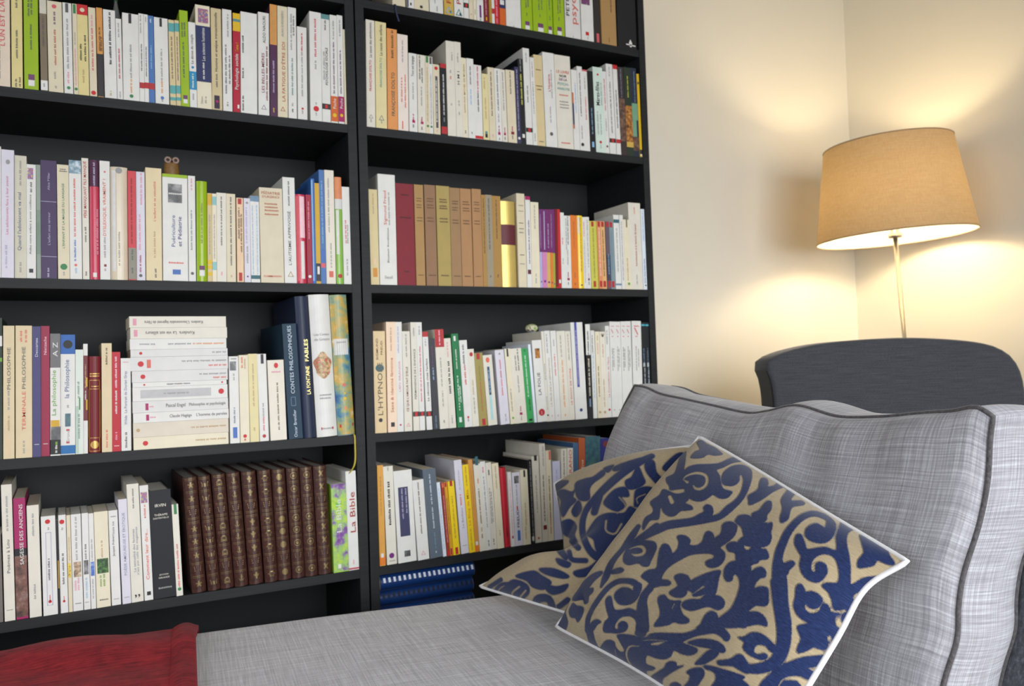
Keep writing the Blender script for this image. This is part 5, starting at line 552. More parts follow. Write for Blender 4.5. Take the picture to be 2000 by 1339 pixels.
('L4', -0.5499, 0.0109, 0.1783, -0.01, 0.112, 0.0035, 'white', 'p', [('P', 'smoke', 0.15, 0.85, 0.364, 0.511), ('g', 0.524, 0.681, 'dgrey', 0.5), ('g', 0.118, 0.328, 'sky', 0.5), ('G', 0.076, 'dgrey', 0.55)], 'white pocket book with black photo, fourth row of left bookcase'),
('L4', -0.538, 0.0082, 0.1769, -0.0122, 0.112, 0.0022, 'white', 'p', [('P', 'waves', 0.15, 0.9, 0.344, 0.492), ('g', 0.505, 0.73, 'grey', 0.5), ('g', 0.108, 0.307, 'grey', 0.5)], 'slim white pocket book with blue picture, fourth row of left bookcase'),
('L4', -0.5287, 0.0236, 0.1783, -0.0143, 0.112, 0.0027, 'cream2', 'p', [('P', 'jungle', 0.12, 0.92, 0.354, 0.508), ('g', 0.521, 0.705, 'tan', 0.5), ('g', 0.218, 0.336, 'leaf', 0.35), ('g', 0.218, 0.336, 'leaf', 0.6), ('G', 0.078, 'dgrey', 0.55)], 'cream pocket book with dark green picture, fourth row of left bookcase'),
('L4', -0.5032, 0.0157, 0.178, -0.019, 0.112, 0.0045, 'white', 'p', [('G', 0.935, 'dgrey', 0.55), ('g', 0.755, 0.875, 'grey', 0.5), ('t', 'Jacques Prévert', 0.516, 0.749, 'ink', 0.45, 0.3), ('G', 0.065, 'grey', 0.55)], 'white pocket book with short black lettering, fourth row of left bookcase'),
('L4', -0.485, 0.015, 0.1976, -0.0231, 0.135, 0.0031, 'lavwhite', 'p', [('t', 'POÉSIE AMOUREUSE ET ÉROTIQUE', 0.272, 0.869, 'dusk2', 0.5, 0.4), ('G', 0.061, 'grey', 0.55)], 'lavender white paperback with blue-grey capitals, fourth row of left bookcase'),
('L4', -0.4691, 0.0209, 0.2245, -0.0239, 0.175, 0.0043, 'ivory', 'd', [('g', 0.794, 0.959, 'dgrey', 0.5, 0.2), ('t', 'La sexualité des femmes', 0.256, 0.618, 'dusk2', 0.38, 0.28), ('t', "n'est pas celle des magazines", 0.229, 0.634, 'dusk2', 0.66, 0.25), ('h', '”', 0.05, 'ink', 0.45)], 'tall ivory paperback with two-line title, fourth row of left bookcase'),
('L4', -0.4464, 0.0152, 0.2199, -0.025, 0.175, 0.005, 'white', 'd', [('P', 'mosaic', 0.1, 0.85, 0.847, 0.942), ('o', 0.5, 0.721, 0.09, 0.09, 'red'), ('g', 0.734, 0.832, 'coral', 0.5), ('t', 'Comment leur dire...', 0.18, 0.619, 'coral2', 0.5, 0.5), ('r', 0.3, 0.75, 0.043, 0.076, 'ink')], 'white paperback with orange-red title, fourth row of left bookcase'),
('L4', -0.4297, 0.0392, 0.2081, -0.0304, 0.165, 0.0039, 'charblack', 'h', [('h', 'IRVIN', 0.858, 'ivory', 0.5), ('h', 'THÉRAPIE', 0.773, 'ivory', 0.6), ('h', 'EXISTENTIELLE', 0.741, 'ivory', 0.7), ('h', 'ÉDITIONS', 0.219, 'ivory', 0.4), ('h', 'GALAADE', 0.19, 'ivory', 0.5), ('G', 0.094, 'grey', 0.55)], 'thick black hardback with small white lettering, fourth row of left bookcase'),
('L4', -0.3893, 0.0117, 0.178, -0.0328, 0.112, 0.004, 'ivory', 'p', [('r', 0.3, 0.75, 0.891, 1.001, 'green'), ('g', 0.099, 0.554, 'rose', 0.5), ('o', 0.5, 0.074, 0.28, 0.28, 'green')], 'slim ivory pocket book with green marks, fourth row of left bookcase'),
('L4', -0.3601, 0.0265, 0.2275, -0.0599, 0.2, 0.0038, 'leather', 'e', [('E', 0)], 'brown leather volume, first of the set of ten, fourth row of left bookcase'),
('L4', -0.3304, 0.0232, 0.2278, -0.0675, 0.2, 0.0029, 'leather', 'e', [('E', 1)], 'brown leather volume, second of the set of ten, fourth row of left bookcase'),
('L4', -0.3063, 0.0261, 0.2288, -0.0576, 0.2, 0.0047, 'leather', 'e', [('E', 2)], 'brown leather volume, third of the set of ten, fourth row of left bookcase'),
('L4', -0.2786, 0.0258, 0.2293, -0.056, 0.2, 0.0034, 'leather', 'e', [('E', 3)], 'brown leather volume, fourth of the set of ten, fourth row of left bookcase'),
('L4', -0.2504, 0.0282, 0.2291, -0.0504, 0.2, 0.0047, 'leather', 'e', [('E', 4)], 'brown leather volume, fifth of the set of ten, fourth row of left bookcase'),
('L4', -0.2193, 0.0262, 0.2291, -0.0467, 0.2, 0.0029, 'leather', 'e', [('E', 5)], 'brown leather volume, sixth of the set of ten, fourth row of left bookcase'),
('L4', -0.1921, 0.0271, 0.2286, -0.0397, 0.2, 0.0046, 'leather', 'e', [('E', 6)], 'brown leather volume, seventh of the set of ten, fourth row of left bookcase'),
('L4', -0.163, 0.0262, 0.2288, -0.0356, 0.2, 0.0044, 'leather', 'e', [('E', 7)], 'brown leather volume, eighth of the set of ten, fourth row of left bookcase'),
('L4', -0.1361, 0.0263, 0.2284, -0.0315, 0.2, 0.0038, 'leather', 'e', [('E', 8)], 'brown leather volume, ninth of the set of ten, fourth row of left bookcase'),
('L4', -0.1082, 0.0283, 0.2285, -0.0294, 0.2, 0.0033, 'leather', 'e', [('E', 9)], 'brown leather volume, last of the set of ten, fourth row of left bookcase'),
('L4', -0.0777, 0.0323, 0.1871, -0.0102, 0.175, 0.0024, 'brightleaf', 'd', [('P', 'prism', 0.0, 1.0, 0.008, 1), ('t', 'La Bible', 0.451, 0.824, 'pearl', 0.45, 0.45), ('r', 0.3, 0.5, 0.043, 0.092, 'white')], 'green and purple paperback titled La Bible, fourth row of left bookcase'),
('L4', -0.0444, 0.0224, 0.2118, -0.0102, 0.175, 0.0043, 'white', 'd', [('t', 'La Bible', 0.38, 0.787, 'brick2', 0.55, 0.65), ('r', 0, 1, 0.008, 0.024, 'rosered2'), ('g', 0.059, 0.102, 'pink', 0.5)], 'white paperback titled La Bible in brick red, fourth row of left bookcase'),
('RE', 0.0243, 0.0135, 0.2187, -0.0003, 0.148, 0.0031, 'honey', 'p', [('r', 0, 1, 0.008, 0.092, 'tangerine'), ('r', 0.25, 0.7, 0.083, 0.123, 'white'), ('g', 0.502, 0.888, 'ochre2', 0.5)], 'honey orange paperback at the start of its row, fifth row of right bookcase'),
('RE', 0.0415, 0.0226, 0.2149, -0.0166, 0.148, 0.004, 'ivory', 'p', [('g', 0.956, 0.988, 'grey', 0.5), ('g', 0.401, 0.838, 'ink', 0.5, 0.42), ('o', 0.5, 0.09, 0.26, 0.26, 'violet'), ('G', 0.036, 'grey', 0.55)], 'ivory paperback with violet disc, fifth row of right bookcase'),
('RE', 0.0673, 0.0426, 0.2028, -0.031, 0.175, 0.0024, 'white', 'd', [('r', 0.2, 0.74, 0.283, 0.818, 'indigo3'), ('g', 0.534, 0.796, 'lilac', 0.62), ('g', 0.476, 0.796, 'lilac', 0.4), ('P', 'smoke', 0.35, 0.68, 0.061, 0.126)], 'wide white paperback with indigo panel, fifth row of right bookcase'),
('RE', 0.1137, 0.0267, 0.1787, -0.0513, 0.112, 0.0022, 'white', 'p', [('g', 0.327, 0.98, 'brown', 0.5), ('V', 'tri', 0.5, 0.084, 0.4, 'pink')], 'white paperback with brown title, fifth row of right bookcase'),
('RE', 0.1427, 0.0311, 0.2006, -0.0628, 0.175, 0.0024, 'slate2', 'd', [('g', 0.603, 0.956, 'paleblue', 0.5), ('g', 0.333, 0.558, 'paleblue', 0.5), ('g', 0.108, 0.288, 'steel', 0.5), ('g', 0.055, 0.078, 'paleblue', 0.5)], 'slate grey paperback with pale lettering, fifth row of right bookcase'),
('RE', 0.1751, 0.0083, 0.1687, -0.0661, 0.112, 0.0044, 'skywhite', 'p', [('g', 0.103, 0.914, 'sky', 0.5)], 'slim pale blue pocket book, fifth row of right bookcase'),
('RE', 0.1843, 0.008, 0.1677, -0.0631, 0.112, 0.0025, 'russet', 'p', [('r', 0.2, 0.8, 0.931, 0.989, 'coral'), ('r', 0.2, 0.8, 0.008, 0.074, 'red'), ('g', 0.187, 0.822, 'pink', 0.5)], 'slim russet pocket book, fifth row of right bookcase'),
('RE', 0.193, 0.0073, 0.1674, -0.0631, 0.112, 0.0047, 'amber2', 'p', [('r', 0.2, 0.8, 0.936, 0.996, 'brick'), ('r', 0.2, 0.8, 0.008, 0.098, 'brick'), ('g', 0.29, 0.781, 'brown', 0.5)], 'slim amber pocket book, fifth row of right bookcase'),
('RE', 0.201, 0.0154, 0.1686, -0.0594, 0.112, 0.0031, 'yellow2', 'p', [('r', 0.3, 0.7, 0.931, 1.007, 'brick'), ('r', 0.3, 0.75, 0.008, 0.101, 'brick'), ('g', 0.227, 0.79, 'ochre2', 0.5)], 'yellow pocket book with red tabs, fifth row of right bookcase'),
('RE', 0.2204, 0.019, 0.215, -0.058, 0.175, 0.0037, 'lavwhite', 'd', [('g', 0.681, 0.896, 'lilac', 0.5), ('t', 'Le Bonheur', 0.274, 0.496, 'grey', 0.5, 0.35), ('g', 0.517, 0.631, 'coral', 0.5, 0.35), ('G', 0.085, 'grey', 0.55)], 'tall lavender white paperback, fifth row of right bookcase'),
('RE', 0.2404, 0.015, 0.2028, -0.058, 0.175, 0.0031, 'yellow2', 'd', [('g', 0.758, 0.979, 'ochre2', 0.5), ('t', 'Le Blog de Max', 0.309, 0.72, 'amber', 0.5, 0.42), ('g', 0.028, 0.271, 'ochre2', 0.5)], 'tall yellow paperback, fifth row of right bookcase'),
('RE', 0.2561, 0.0107, 0.2136, -0.0576, 0.175, 0.0039, 'honey2', 'd', [('r', 0, 1, 0.008, 0.067, 'tangerine'), ('r', 0.2, 0.75, 0.072, 0.111, 'white'), ('g', 0.452, 0.901, 'ochre2', 0.5)], 'honey brown paperback beside the yellow one, fifth row of right bookcase'),
('RE', 0.2672, 0.017, 0.2022, -0.0521, 0.135, 0.0023, 'ivory', 'p', [('g', 0.777, 0.824, 'coral', 0.5), ('g', 0.317, 0.716, 'brown', 0.5), ('g', 0.225, 0.271, 'tan', 0.5), ('g', 0.148, 0.194, 'brown', 0.5), ('r', 0.3, 0.72, 0.985, 1.085, 'tealdark')], 'ivory paperback with a teal page marker, fifth row of right bookcase'),
('RE', 0.2845, 0.0133, 0.2065, -0.0518, 0.148, 0.0032, 'white', 'p', [('g', 0.875, 0.928, 'rose', 0.5), ('g', 0.256, 0.829, 'grey', 0.5), ('g', 0.044, 0.105, 'ink', 0.5)], 'white paperback after the marked one, fifth row of right bookcase'),
('RE', 0.2981, 0.0148, 0.2025, -0.0465, 0.135, 0.0048, 'ivory', 'p', [('r', 0.4, 0.6, 0.855, 0.917, 'dgrey'), ('g', 0.299, 0.7, 'grey', 0.4), ('g', 0.314, 0.654, 'grey', 0.65), ('g', 0.052, 0.129, 'dgrey', 0.5)], 'ivory paperback with grey two-line title, fifth row of right bookcase'),
('RE', 0.3136, 0.0167, 0.1995, -0.045, 0.135, 0.0025, 'cream2', 'p', [('g', 0.703, 0.97, 'tan', 0.5), ('g', 0.152, 0.215, 'tan', 0.5)], 'plain cream paperback left of the red book, fifth row of right bookcase'),
('RE', 0.3324, 0.0179, 0.187, -0.0431, 0.165, 0.004, 'carmine', 'r', [('g', 0.133, 0.235, 'darkred', 0.5)], 'carmine red cloth bound book, fifth row of right bookcase'),
('RE', 0.3505, 0.0092, 0.1759, -0.0278, 0.112, 0.003, 'white', 'p', [('g', 0.154, 0.893, 'pink', 0.5), ('r', 0.3, 0.7, 0.108, 0.145, 'magenta')], 'slim white pocket book after the red one, fifth row of right bookcase'),
('RE', 0.3605, 0.0209, 0.1736, -0.0202, 0.112, 0.0029, 'lavwhite', 'p', [('P', 'smoke', 0.25, 0.85, 0.85, 0.951), ('g', 0.561, 0.824, 'grey', 0.5), ('r', 0.4, 0.55, 0.496, 0.543, 'red'), ('t', 'FREUD', 0.252, 0.496, 'ink', 0.5, 0.4), ('r', 0.35, 0.7, 0.07, 0.209, 'blue2')], 'lavender pocket book with small photo, fifth row of right bookcase'),
('RE', 0.3821, 0.02, 0.1782, -0.0202, 0.112, 0.0021, 'cream2', 'p', [('r', 0.45, 0.7, 0.901, 0.993, 'charcoal'), ('g', 0.259, 0.571, 'tan', 0.5), ('g', 0.075, 0.24, 'tan', 0.4)], 'cream pocket book with dark tab, fifth row of right bookcase'),
('RE', 0.4032, 0.011, 0.2005, -0.0167, 0.135, 0.0021, 'black', 'p', [('g', 0.021, 0.987, 'grey', 0.6), ('r', 0.3, 0.8, 0.037, 0.086, 'white')], 'narrow black paperback, fifth row of right bookcase'),
('RE', 0.4161, 0.0191, 0.2075, -0.0145, 0.148, 0.0048, 'ivory', 'p', [('r', 0.35, 0.75, 0.947, 1.011, 'charcoal'), ('g', 0.346, 0.776, 'grey', 0.5), ('o', 0.5, 0.052, 0.15, 0.15, 'rust')], 'ivory paperback with dark square at the head, fifth row of right bookcase'),
('RE', 0.4368, 0.0158, 0.2362, -0.0065, 0.175, 0.0045, 'ivory', 'd', [('g', 0.771, 0.982, 'grey', 0.6), ('g', 0.21, 0.673, 'brown', 0.5), ('r', 0.2, 0.8, 0.123, 0.168, 'maroon')], 'tall ivory paperback with maroon square, fifth row of right bookcase'),
('RE', 0.4534, 0.0148, 0.2185, -0.0065, 0.148, 0.0044, 'cream2', 'p', [('r', 0.6, 0.95, 0.895, 0.994, 'coral'), ('g', 0.248, 0.72, 'brown', 0.5), ('g', 0.081, 0.233, 'rust', 0.5)], 'cream paperback with red strip, fifth row of right bookcase'),
('RE', 0.4701, 0.0212, 0.191, 0.0053, 0.135, 0.0044, 'lilacw', 'p', [('g', 0.588, 0.885, 'lilac', 0.5)], 'lilac white paperback beside the cushion, fifth row of right bookcase'),
('RE', 0.4921, 0.0158, 0.2191, 0.0224, 0.148, 0.0049, 'ivory', 'p', [('g', 0.67, 0.976, 'dgrey', 0.5)], 'ivory paperback behind the patterned cushion, fifth row of right bookcase'),
('RE', 0.5087, 0.016, 0.2198, 0.0235, 0.148, 0.0025, 'ivory', 'p', [('t', 'RIE PARANO', 0.462, 0.982, 'coral', 0.5, 0.6)], 'ivory paperback with coral capitals, fifth row of right bookcase'),
('RE', 0.5259, 0.0149, 0.2315, 0.0244, 0.175, 0.0038, 'steel2', 'd', [('g', 0.606, 0.942, 'tealdark', 0.5)], 'steel blue paperback, fifth row of right bookcase'),
('RE', 0.542, 0.0191, 0.2426, 0.0255, 0.175, 0.0035, 'copper', 'd', [('t', 'Eros', 0.691, 0.775, 'ivory', 0.5, 0.5)], 'copper orange paperback, fifth row of right bookcase'),
('RE', 0.5619, 0.0444, 0.2433, 0.0255, 0.175, 0.0037, 'tealdeep', 'd', [('P', 'peacock', 0.0, 1.0, 0.62, 1), ('G', 0.71, 'sage2', 0.55)], 'thick dark teal book, fifth row of right bookcase'),
('RE', 0.6076, 0.0264, 0.2367, 0.0255, 0.175, 0.0048, 'royal2', 'd', [('o', 0.6, 0.939, 0.3, 0.3, 'maroon2')], 'royal blue book beside the grey cushion, fifth row of right bookcase'),
]
STACK = [
(-0.4607, -0.2858, 0.7534, 0.0235, False, 'cream2', [('g', 0.03, 0.35, 'tan', 0.5), ('o', 0.5, 0.88, 0.2, 0.2, 'red')], 'cream book at the bottom of the flat stack, third row of left bookcase'),
(-0.4609, -0.2852, 0.7772, 0.0273, False, 'bone3', [('g', 0.03, 0.4, 'tan', 0.5), ('o', 0.5, 0.95, 0.12, 0.12, 'tan')], 'bone beige book second from the bottom of the stack, third row of left bookcase'),
(-0.4605, -0.2842, 0.8048, 0.0191, True, 'white', [('t', "L'homme de paroles", 0.65, 0.98, 'dgrey', 0.5, 0.42), ('t', 'Claude Hagège', 0.37, 0.6, 'dgrey', 0.5, 0.42), ('r', 0.2, 0.8, 0.13, 0.16, 'magenta'), ('g', 0.17, 0.22, 'pink', 0.5)], 'white book with upright lettering and magenta square, third row of left bookcase'),
(-0.4613, -0.285, 0.8242, 0.0219, True, 'pearl', [('t', 'Philosophie et psychologie', 0.58, 0.97, 'dgrey', 0.5, 0.42), ('t', 'Pascal Engel', 0.34, 0.54, 'dgrey', 0.5, 0.42), ('r', 0.2, 0.8, 0.13, 0.16, 'magenta'), ('g', 0.17, 0.22, 'pink', 0.5)], 'pearl book with upright lettering and magenta square, third row of left bookcase'),
(-0.4608, -0.2856, 0.8464, 0.0267, False, 'white', [('r', 0.2, 0.8, 0.18, 0.92, 'ltgrey'), ('g', 0.42, 0.68, 'grey', 0.5), ('o', 0.5, 0.07, 0.2, 0.2, 'red')], 'white book with grey rounded bar in the stack, third row of left bookcase'),
(-0.4605, -0.287, 0.8734, 0.0089, False, 'white', [('g', 0.4, 0.65, 'dgrey', 0.5), ('o', 0.5, 0.05, 0.2, 0.2, 'red'), ('o', 0.5, 0.88, 0.2, 0.2, 'red')], 'thinnest white book of the flat stack, third row of left bookcase'),
(-0.4613, -0.2846, 0.8826, 0.0218, False, 'pearl', [('g', 0.02, 0.16, 'coral', 0.25), ('g', 0.02, 0.3, 'grey', 0.6), ('o', 0.5, 0.89, 0.2, 0.2, 'red')], 'pearl book sixth from the top of the stack, third row of left bookcase'),
(-0.4632, -0.2836, 0.9047, 0.0268, False, 'pearl', [('g', 0.02, 0.2, 'coral', 0.30000000000000004), ('g', 0.02, 0.48, 'grey', 0.65), ('o', 0.5, 0.9, 0.2, 0.2, 'red'), ('r', 0.2, 0.8, 0.8, 0.84, 'coral')], 'thick pearl book fifth from the top of the stack, third row of left bookcase'),
(-0.4628, -0.2839, 0.9318, 0.014, False, 'pearl', [('g', 0.02, 0.16, 'grey', 0.5), ('o', 0.5, 0.9, 0.2, 0.2, 'red')], 'thin pearl book fourth from the top of the stack, third row of left bookcase'),
(-0.4636, -0.2858, 0.9461, 0.0204, False, 'white', [('g', 0.03, 0.35, 'apricot', 0.5), ('g', 0.38, 0.62, 'grey', 0.5), ('g', 0.75, 0.9, 'grey', 0.5)], 'white book with apricot lettering in the flat stack, third row of left bookcase'),
(-0.4625, -0.284, 0.9668, 0.0215, False, 'ivory', [('t', 'Kundera  La vie est ailleurs', 0.35, 0.85, 'dgrey', 0.5, 0.42), ('r', 0.2, 0.8, 0.93, 0.965, 'pink')], 'ivory book second from the top of the flat stack, third row of left bookcase'),
(-0.464, -0.2856, 0.9886, 0.0217, False, 'ivory', [('t', "Kundera  L'insoutenable légèreté de l'être", 0.25, 0.85, 'dgrey', 0.5, 0.42), ('r', 0.2, 0.8, 0.93, 0.965, 'pink')], 'topmost ivory book of the flat stack, third row of left bookcase'),
]

GLOSS = {'s': .22, 'r': .45, 'h': .6, 'p': .5, 'd': .5, 'e': .35}
rng = random.Random(11)
def cover_mat(c, kind):
    if c == 'gold':
        return paint('gold_foil', PAL[c], .38, .05, 20, .55)
    if kind == 'e':
        if 'tooled_leather' not in MATS:
            m, nt, b = new_mat('tooled_leather')
            n = noise_of(nt, 160, 4, coords(nt)); r = ramp(nt, n.outputs[0], [(.3, lin((48, 26, 22))), (.7, lin((80, 46, 38)))])
            nt.links.new(r.outputs[0], b.inputs['Base Color']); b.inputs['Roughness'].default_value = .4
            bp = node(nt, 'ShaderNodeBump'); bp.inputs['Strength'].default_value = .2; bp.inputs['Distance'].default_value = .001
            nt.links.new(n.outputs[0], bp.inputs['Height']); nt.links.new(bp.outputs[0], b.inputs['Normal'])
            MATS['tooled_leather'] = m
        return MATS['tooled_leather']
    g = 'glossy' if kind == 's' else 'cloth' if kind in 'hr' else 'card'
    return paint('%s_%s' % (c, g), PAL[c], GLOSS[kind], .04, 30)
PAL['goldworn'] = (136, 118, 80)
def ink(c):
    if c.startswith('gold'):
        return paint('gilt_'+c, PAL[c], .35, .05, 40, .5)
    return paint('ink_'+c, PAL[c], .5, .05, 80)
m_pages = paint('book_paper', (222, 212, 188), .8, .06, 400); m_pages_w = paint('white_book_paper', (226, 222, 210), .8, .05, 400)
m_pages_g = paint('grey_book_edge', (146, 140, 132), .7, .08, 300)
TEXTS = []

def book(root, w, h, D, col, kind, marks):
    """cover, page block and printed marks in the book's own frame: x across the spine, y into the shelf, z up"""
    b = {'s': min(.004, w*.16), 'r': min(.007, w*.22), 'e': .0075}.get(kind, 0.)
    t = .0024 if kind in 'hre' else .0005
    t = min(t, w*.2)
    ns = 8 if b else 1
    sp = lambda u: b*(2*u-1)**2
    outer = [(0, D)]+[(w*i/ns, sp(i/ns)) for i in range(ns+1)]+[(w, D)]
    inner = [(t, D)]+[(t+(w-2*t)*i/ns, sp(i/ns)+t) for i in range(ns+1)]+[(w-t, D)]
    n = len(outer); v = []
    for z in (0, h):
        v += [(x, y, z) for x, y in outer]+[(x, y, z) for x, y in inner]
    f = []
    for i in range(n-1):
        f += [(i, i+1, 2*n+i+1, 2*n+i), (n+i+1, n+i, 3*n+i, 3*n+i+1), (i+1, i, n+i, n+i+1), (2*n+i, 2*n+i+1, 3*n+i+1, 3*n+i)]
    f += [(0, 2*n, 3*n, n), (n-1, 2*n-1, 4*n-1, 3*n-1)]
    f = [q[::-1] for q in f]
    cov = link_mesh('cover', v, [tuple(reversed(q)) for q in f], cover_mat(col, kind), root)
    ins = .003 if kind in 'hre' else .0006
    bv, bf = box_data(t, w-t, b+t, D-ins*1.2, ins, h-ins)
    link_mesh('page_block', bv, bf, m_pages_g if kind == 'e' else (m_pages if rng.random() < .5 else m_pages_w), root)
    bins = {}
    def add(name, c, poly_list, lift=1):
        vv, ff = bins.setdefault((name, c), ([], []))
        for poly in poly_list:
            k = len(vv)
            vv.extend((x, sp(min(1, max(0, x/w)))-.00022*lift, z) for x, z in poly)
            if b and len(poly) > 8:
                # a print on a rounded spine follows the curve: rings towards the centre
                cx, cz = sum(p[0] for p in poly)/len(poly), sum(p[1] for p in poly)/len(poly); m = len(poly); rings = (.66, .33, .02)
                for s in rings:
                    vv.extend((cx+(x-cx)*s, sp((cx+(x-cx)*s)/w)-.00022*lift, cz+(z-cz)*s) for x, z in poly)
                for q in range(len(rings)):
                    ff.extend((k+q*m+i, k+q*m+(i+1) % m, k+(q+1)*m+(i+1) % m, k+(q+1)*m+i) for i in range(m))
                ff.append(tuple(range(k+len(rings)*m, k+(len(rings)+1)*m)))
            else:
                ff.append(tuple(range(k, k+len(poly))))
    def rect(u0, u1, v0, v1):
        m = 1 if not b else max(1, int(8*(u1-u0)+.5))
        return [[(w*(u0+(u1-u0)*i/m), v0*h), (w*(u0+(u1-u0)*(i+1)/m), v0*h), (w*(u0+(u1-u0)*(i+1)/m), v1*h), (w*(u0+(u1-u0)*i/m), v1*h)] for i in range(m)]
    def oval(cx, cz, rx, rz, k=18):
        return [(cx+rx*math.cos(2*math.pi*i/k), cz+rz*math.sin(2*math.pi*i/k)) for i in range(k)]
    layer = 1
    for q in marks:
        k = q[0]; layer += .3
        if k == 'r':
            nm = 'spine_band' if (q[2]-q[1]) > .98 else 'spine_patch'  # patches are printed labels, plus the wrapped book's painted sheen
            e = .0 if nm != 'spine_band' else .0
            vv = rect(q[1]+e, q[2]-e, q[3], q[4])
            o = {}
            add(nm+'#%.2f' % layer, q[5], vv, layer)
        elif k == 'P':
            add('spine_picture#%.2f' % layer, '@'+q[1], [[(w*(q[2]+q[3])/2+w*(q[3]-q[2])/2*math.cos(a)*(1+.12*math.sin(5*a)), h*(q[4]+q[5])/2+h*(q[5]-q[4])/2*math.sin(a)*(1+.1*math.cos(4*a))) for a in [2*math.pi*j/28 for j in range(28)]]] if q[1] == 'fairy' else rect(q[2], q[3], q[4], q[5]), layer)
        elif k == 'o':
            add('emblem#%.2f' % layer, q[5], [oval(q[1]*w, q[2]*h, q[3]*w, q[4]*w)], layer+1)
        elif k == 'F':
            e = .0009; ue = e/w; ve = e/h
            add('tooled_frame', q[5], rect(q[1], q[1]+ue, q[3], q[4])+rect(q[2]-ue, q[2], q[3], q[4])+rect(q[1], q[2], q[3], q[3]+ve)+rect(q[1], q[2], q[4]-ve, q[4]), layer+1)
        elif k == 'V':
            cx, cz, s = q[2]*w, q[3]*h, q[4]*w
            if q[1] == 'tri':
                add('emblem#%.2f' % layer, q[5], [[(cx-s*.5, cz-s*.4), (cx+s*.5, cz-s*.4), (cx+s*.4, cz-s*.3), (cx-s*.4, cz-s*.3)], [(cx-s*.5, cz-s*.4), (cx-s*.38, cz-s*.4), (cx+.05*s, cz+s*.45), (cx-.03*s, cz+s*.5)], [(cx+s*.38, cz-s*.4), (cx+s*.5, cz-s*.4), (cx+.03*s, cz+s*.5), (cx-.05*s, cz+s*.45)]], layer+1)
            elif q[1] == 'arrow':
                add('emblem#%.2f' % layer, q[5], [oval(cx, cz, s*.6, s*.6, 12), [(cx-s*.12, cz), (cx+s*.12, cz), (cx+s*.12, cz+s*2.6), (cx-s*.12, cz+s*2.6)]], layer+1)
            elif q[1] == 'slash':
                add('emblem#%.2f' % layer, q[5], [[(cx-s*.5, cz+s*.6), (cx-s*.3, cz+s*.75), (cx+s*.5, cz-s*.7), (cx+s*.32, cz-s*.8)]], layer+1)
            else:
                add('emblem#%.2f' % layer, q[5], [[(cx-s*.5, cz-s*.1), (cx+s*.5, cz-s*.16), (cx+s*.5, cz-s*.06), (cx-s*.5, cz)], [(cx-.1*s, cz-.25*s), (cx+.08*s, cz-.25*s), (cx+.14*s, cz+.1*s), (cx-.04*s, cz+.42*s), (cx-.2*s, cz+.1*s)]], layer+1)
        elif k in 'gG':
            pol = []
            if k == 'g':
                fh = min(.34*w, .0042) if len(q) < 6 else min(.8*q[5]*w, .007)
                cx = min(max(q[4]*w, fh*.6), w-fh*.6); z = q[1]*h; end = q[2]*h
                while z < end-fh*.3:
                    for _ in range(rng.randint(2, 8)):
                        lw = fh*rng.uniform(.32, .5); a = rng.uniform(.25, .5)*fh
                        pol.append([(cx+fh*.3, z), (cx+fh*.3, z+lw), (cx-a, z+lw), (cx-a, z)]); z += lw+fh*.2
                        if z > end:
                            break
                    z += fh*.45
                add('lettering#%.2f' % layer, q[3], pol, 3)
            else:
                fh = min(.12*w, .004); x = w*(.5-q[3]/2); end = w*(.5+q[3]/2); cz = q[1]*h
                while x < end:
                    lw = fh*rng.uniform(.4, .7); a = rng.uniform(.3, .5)*fh
                    pol.append([(x, cz-fh*.35), (x+lw, cz-fh*.35), (x+lw, cz+a), (x, cz+a)]); x += lw+fh*.22
                add('lettering#%.2f' % layer, q[2], pol, 3)
        elif k == 't':
            TEXTS.append((cov, q[1], 'v', q[5]*w, q[2]*h, q[3]*h, q[6]*w, q[4], w, sp(q[5])))
        elif k == 'h':
            TEXTS.append((cov, q[1], 'h', w*.5, q[2]*h, w*q[4], .014, q[3], w, sp(.5)))
        elif k == 'E':
            gilt(root, w, h, q[1], add, rect, oval)
    for (nm, c), (vv, ff) in bins.items():
        mat = picture(c[1:], *PICT[c[1:]], seed=len(c)) if c.startswith('@') else ink(c)
        link_mesh(nm.split('#')[0], vv, ff, mat, cov)

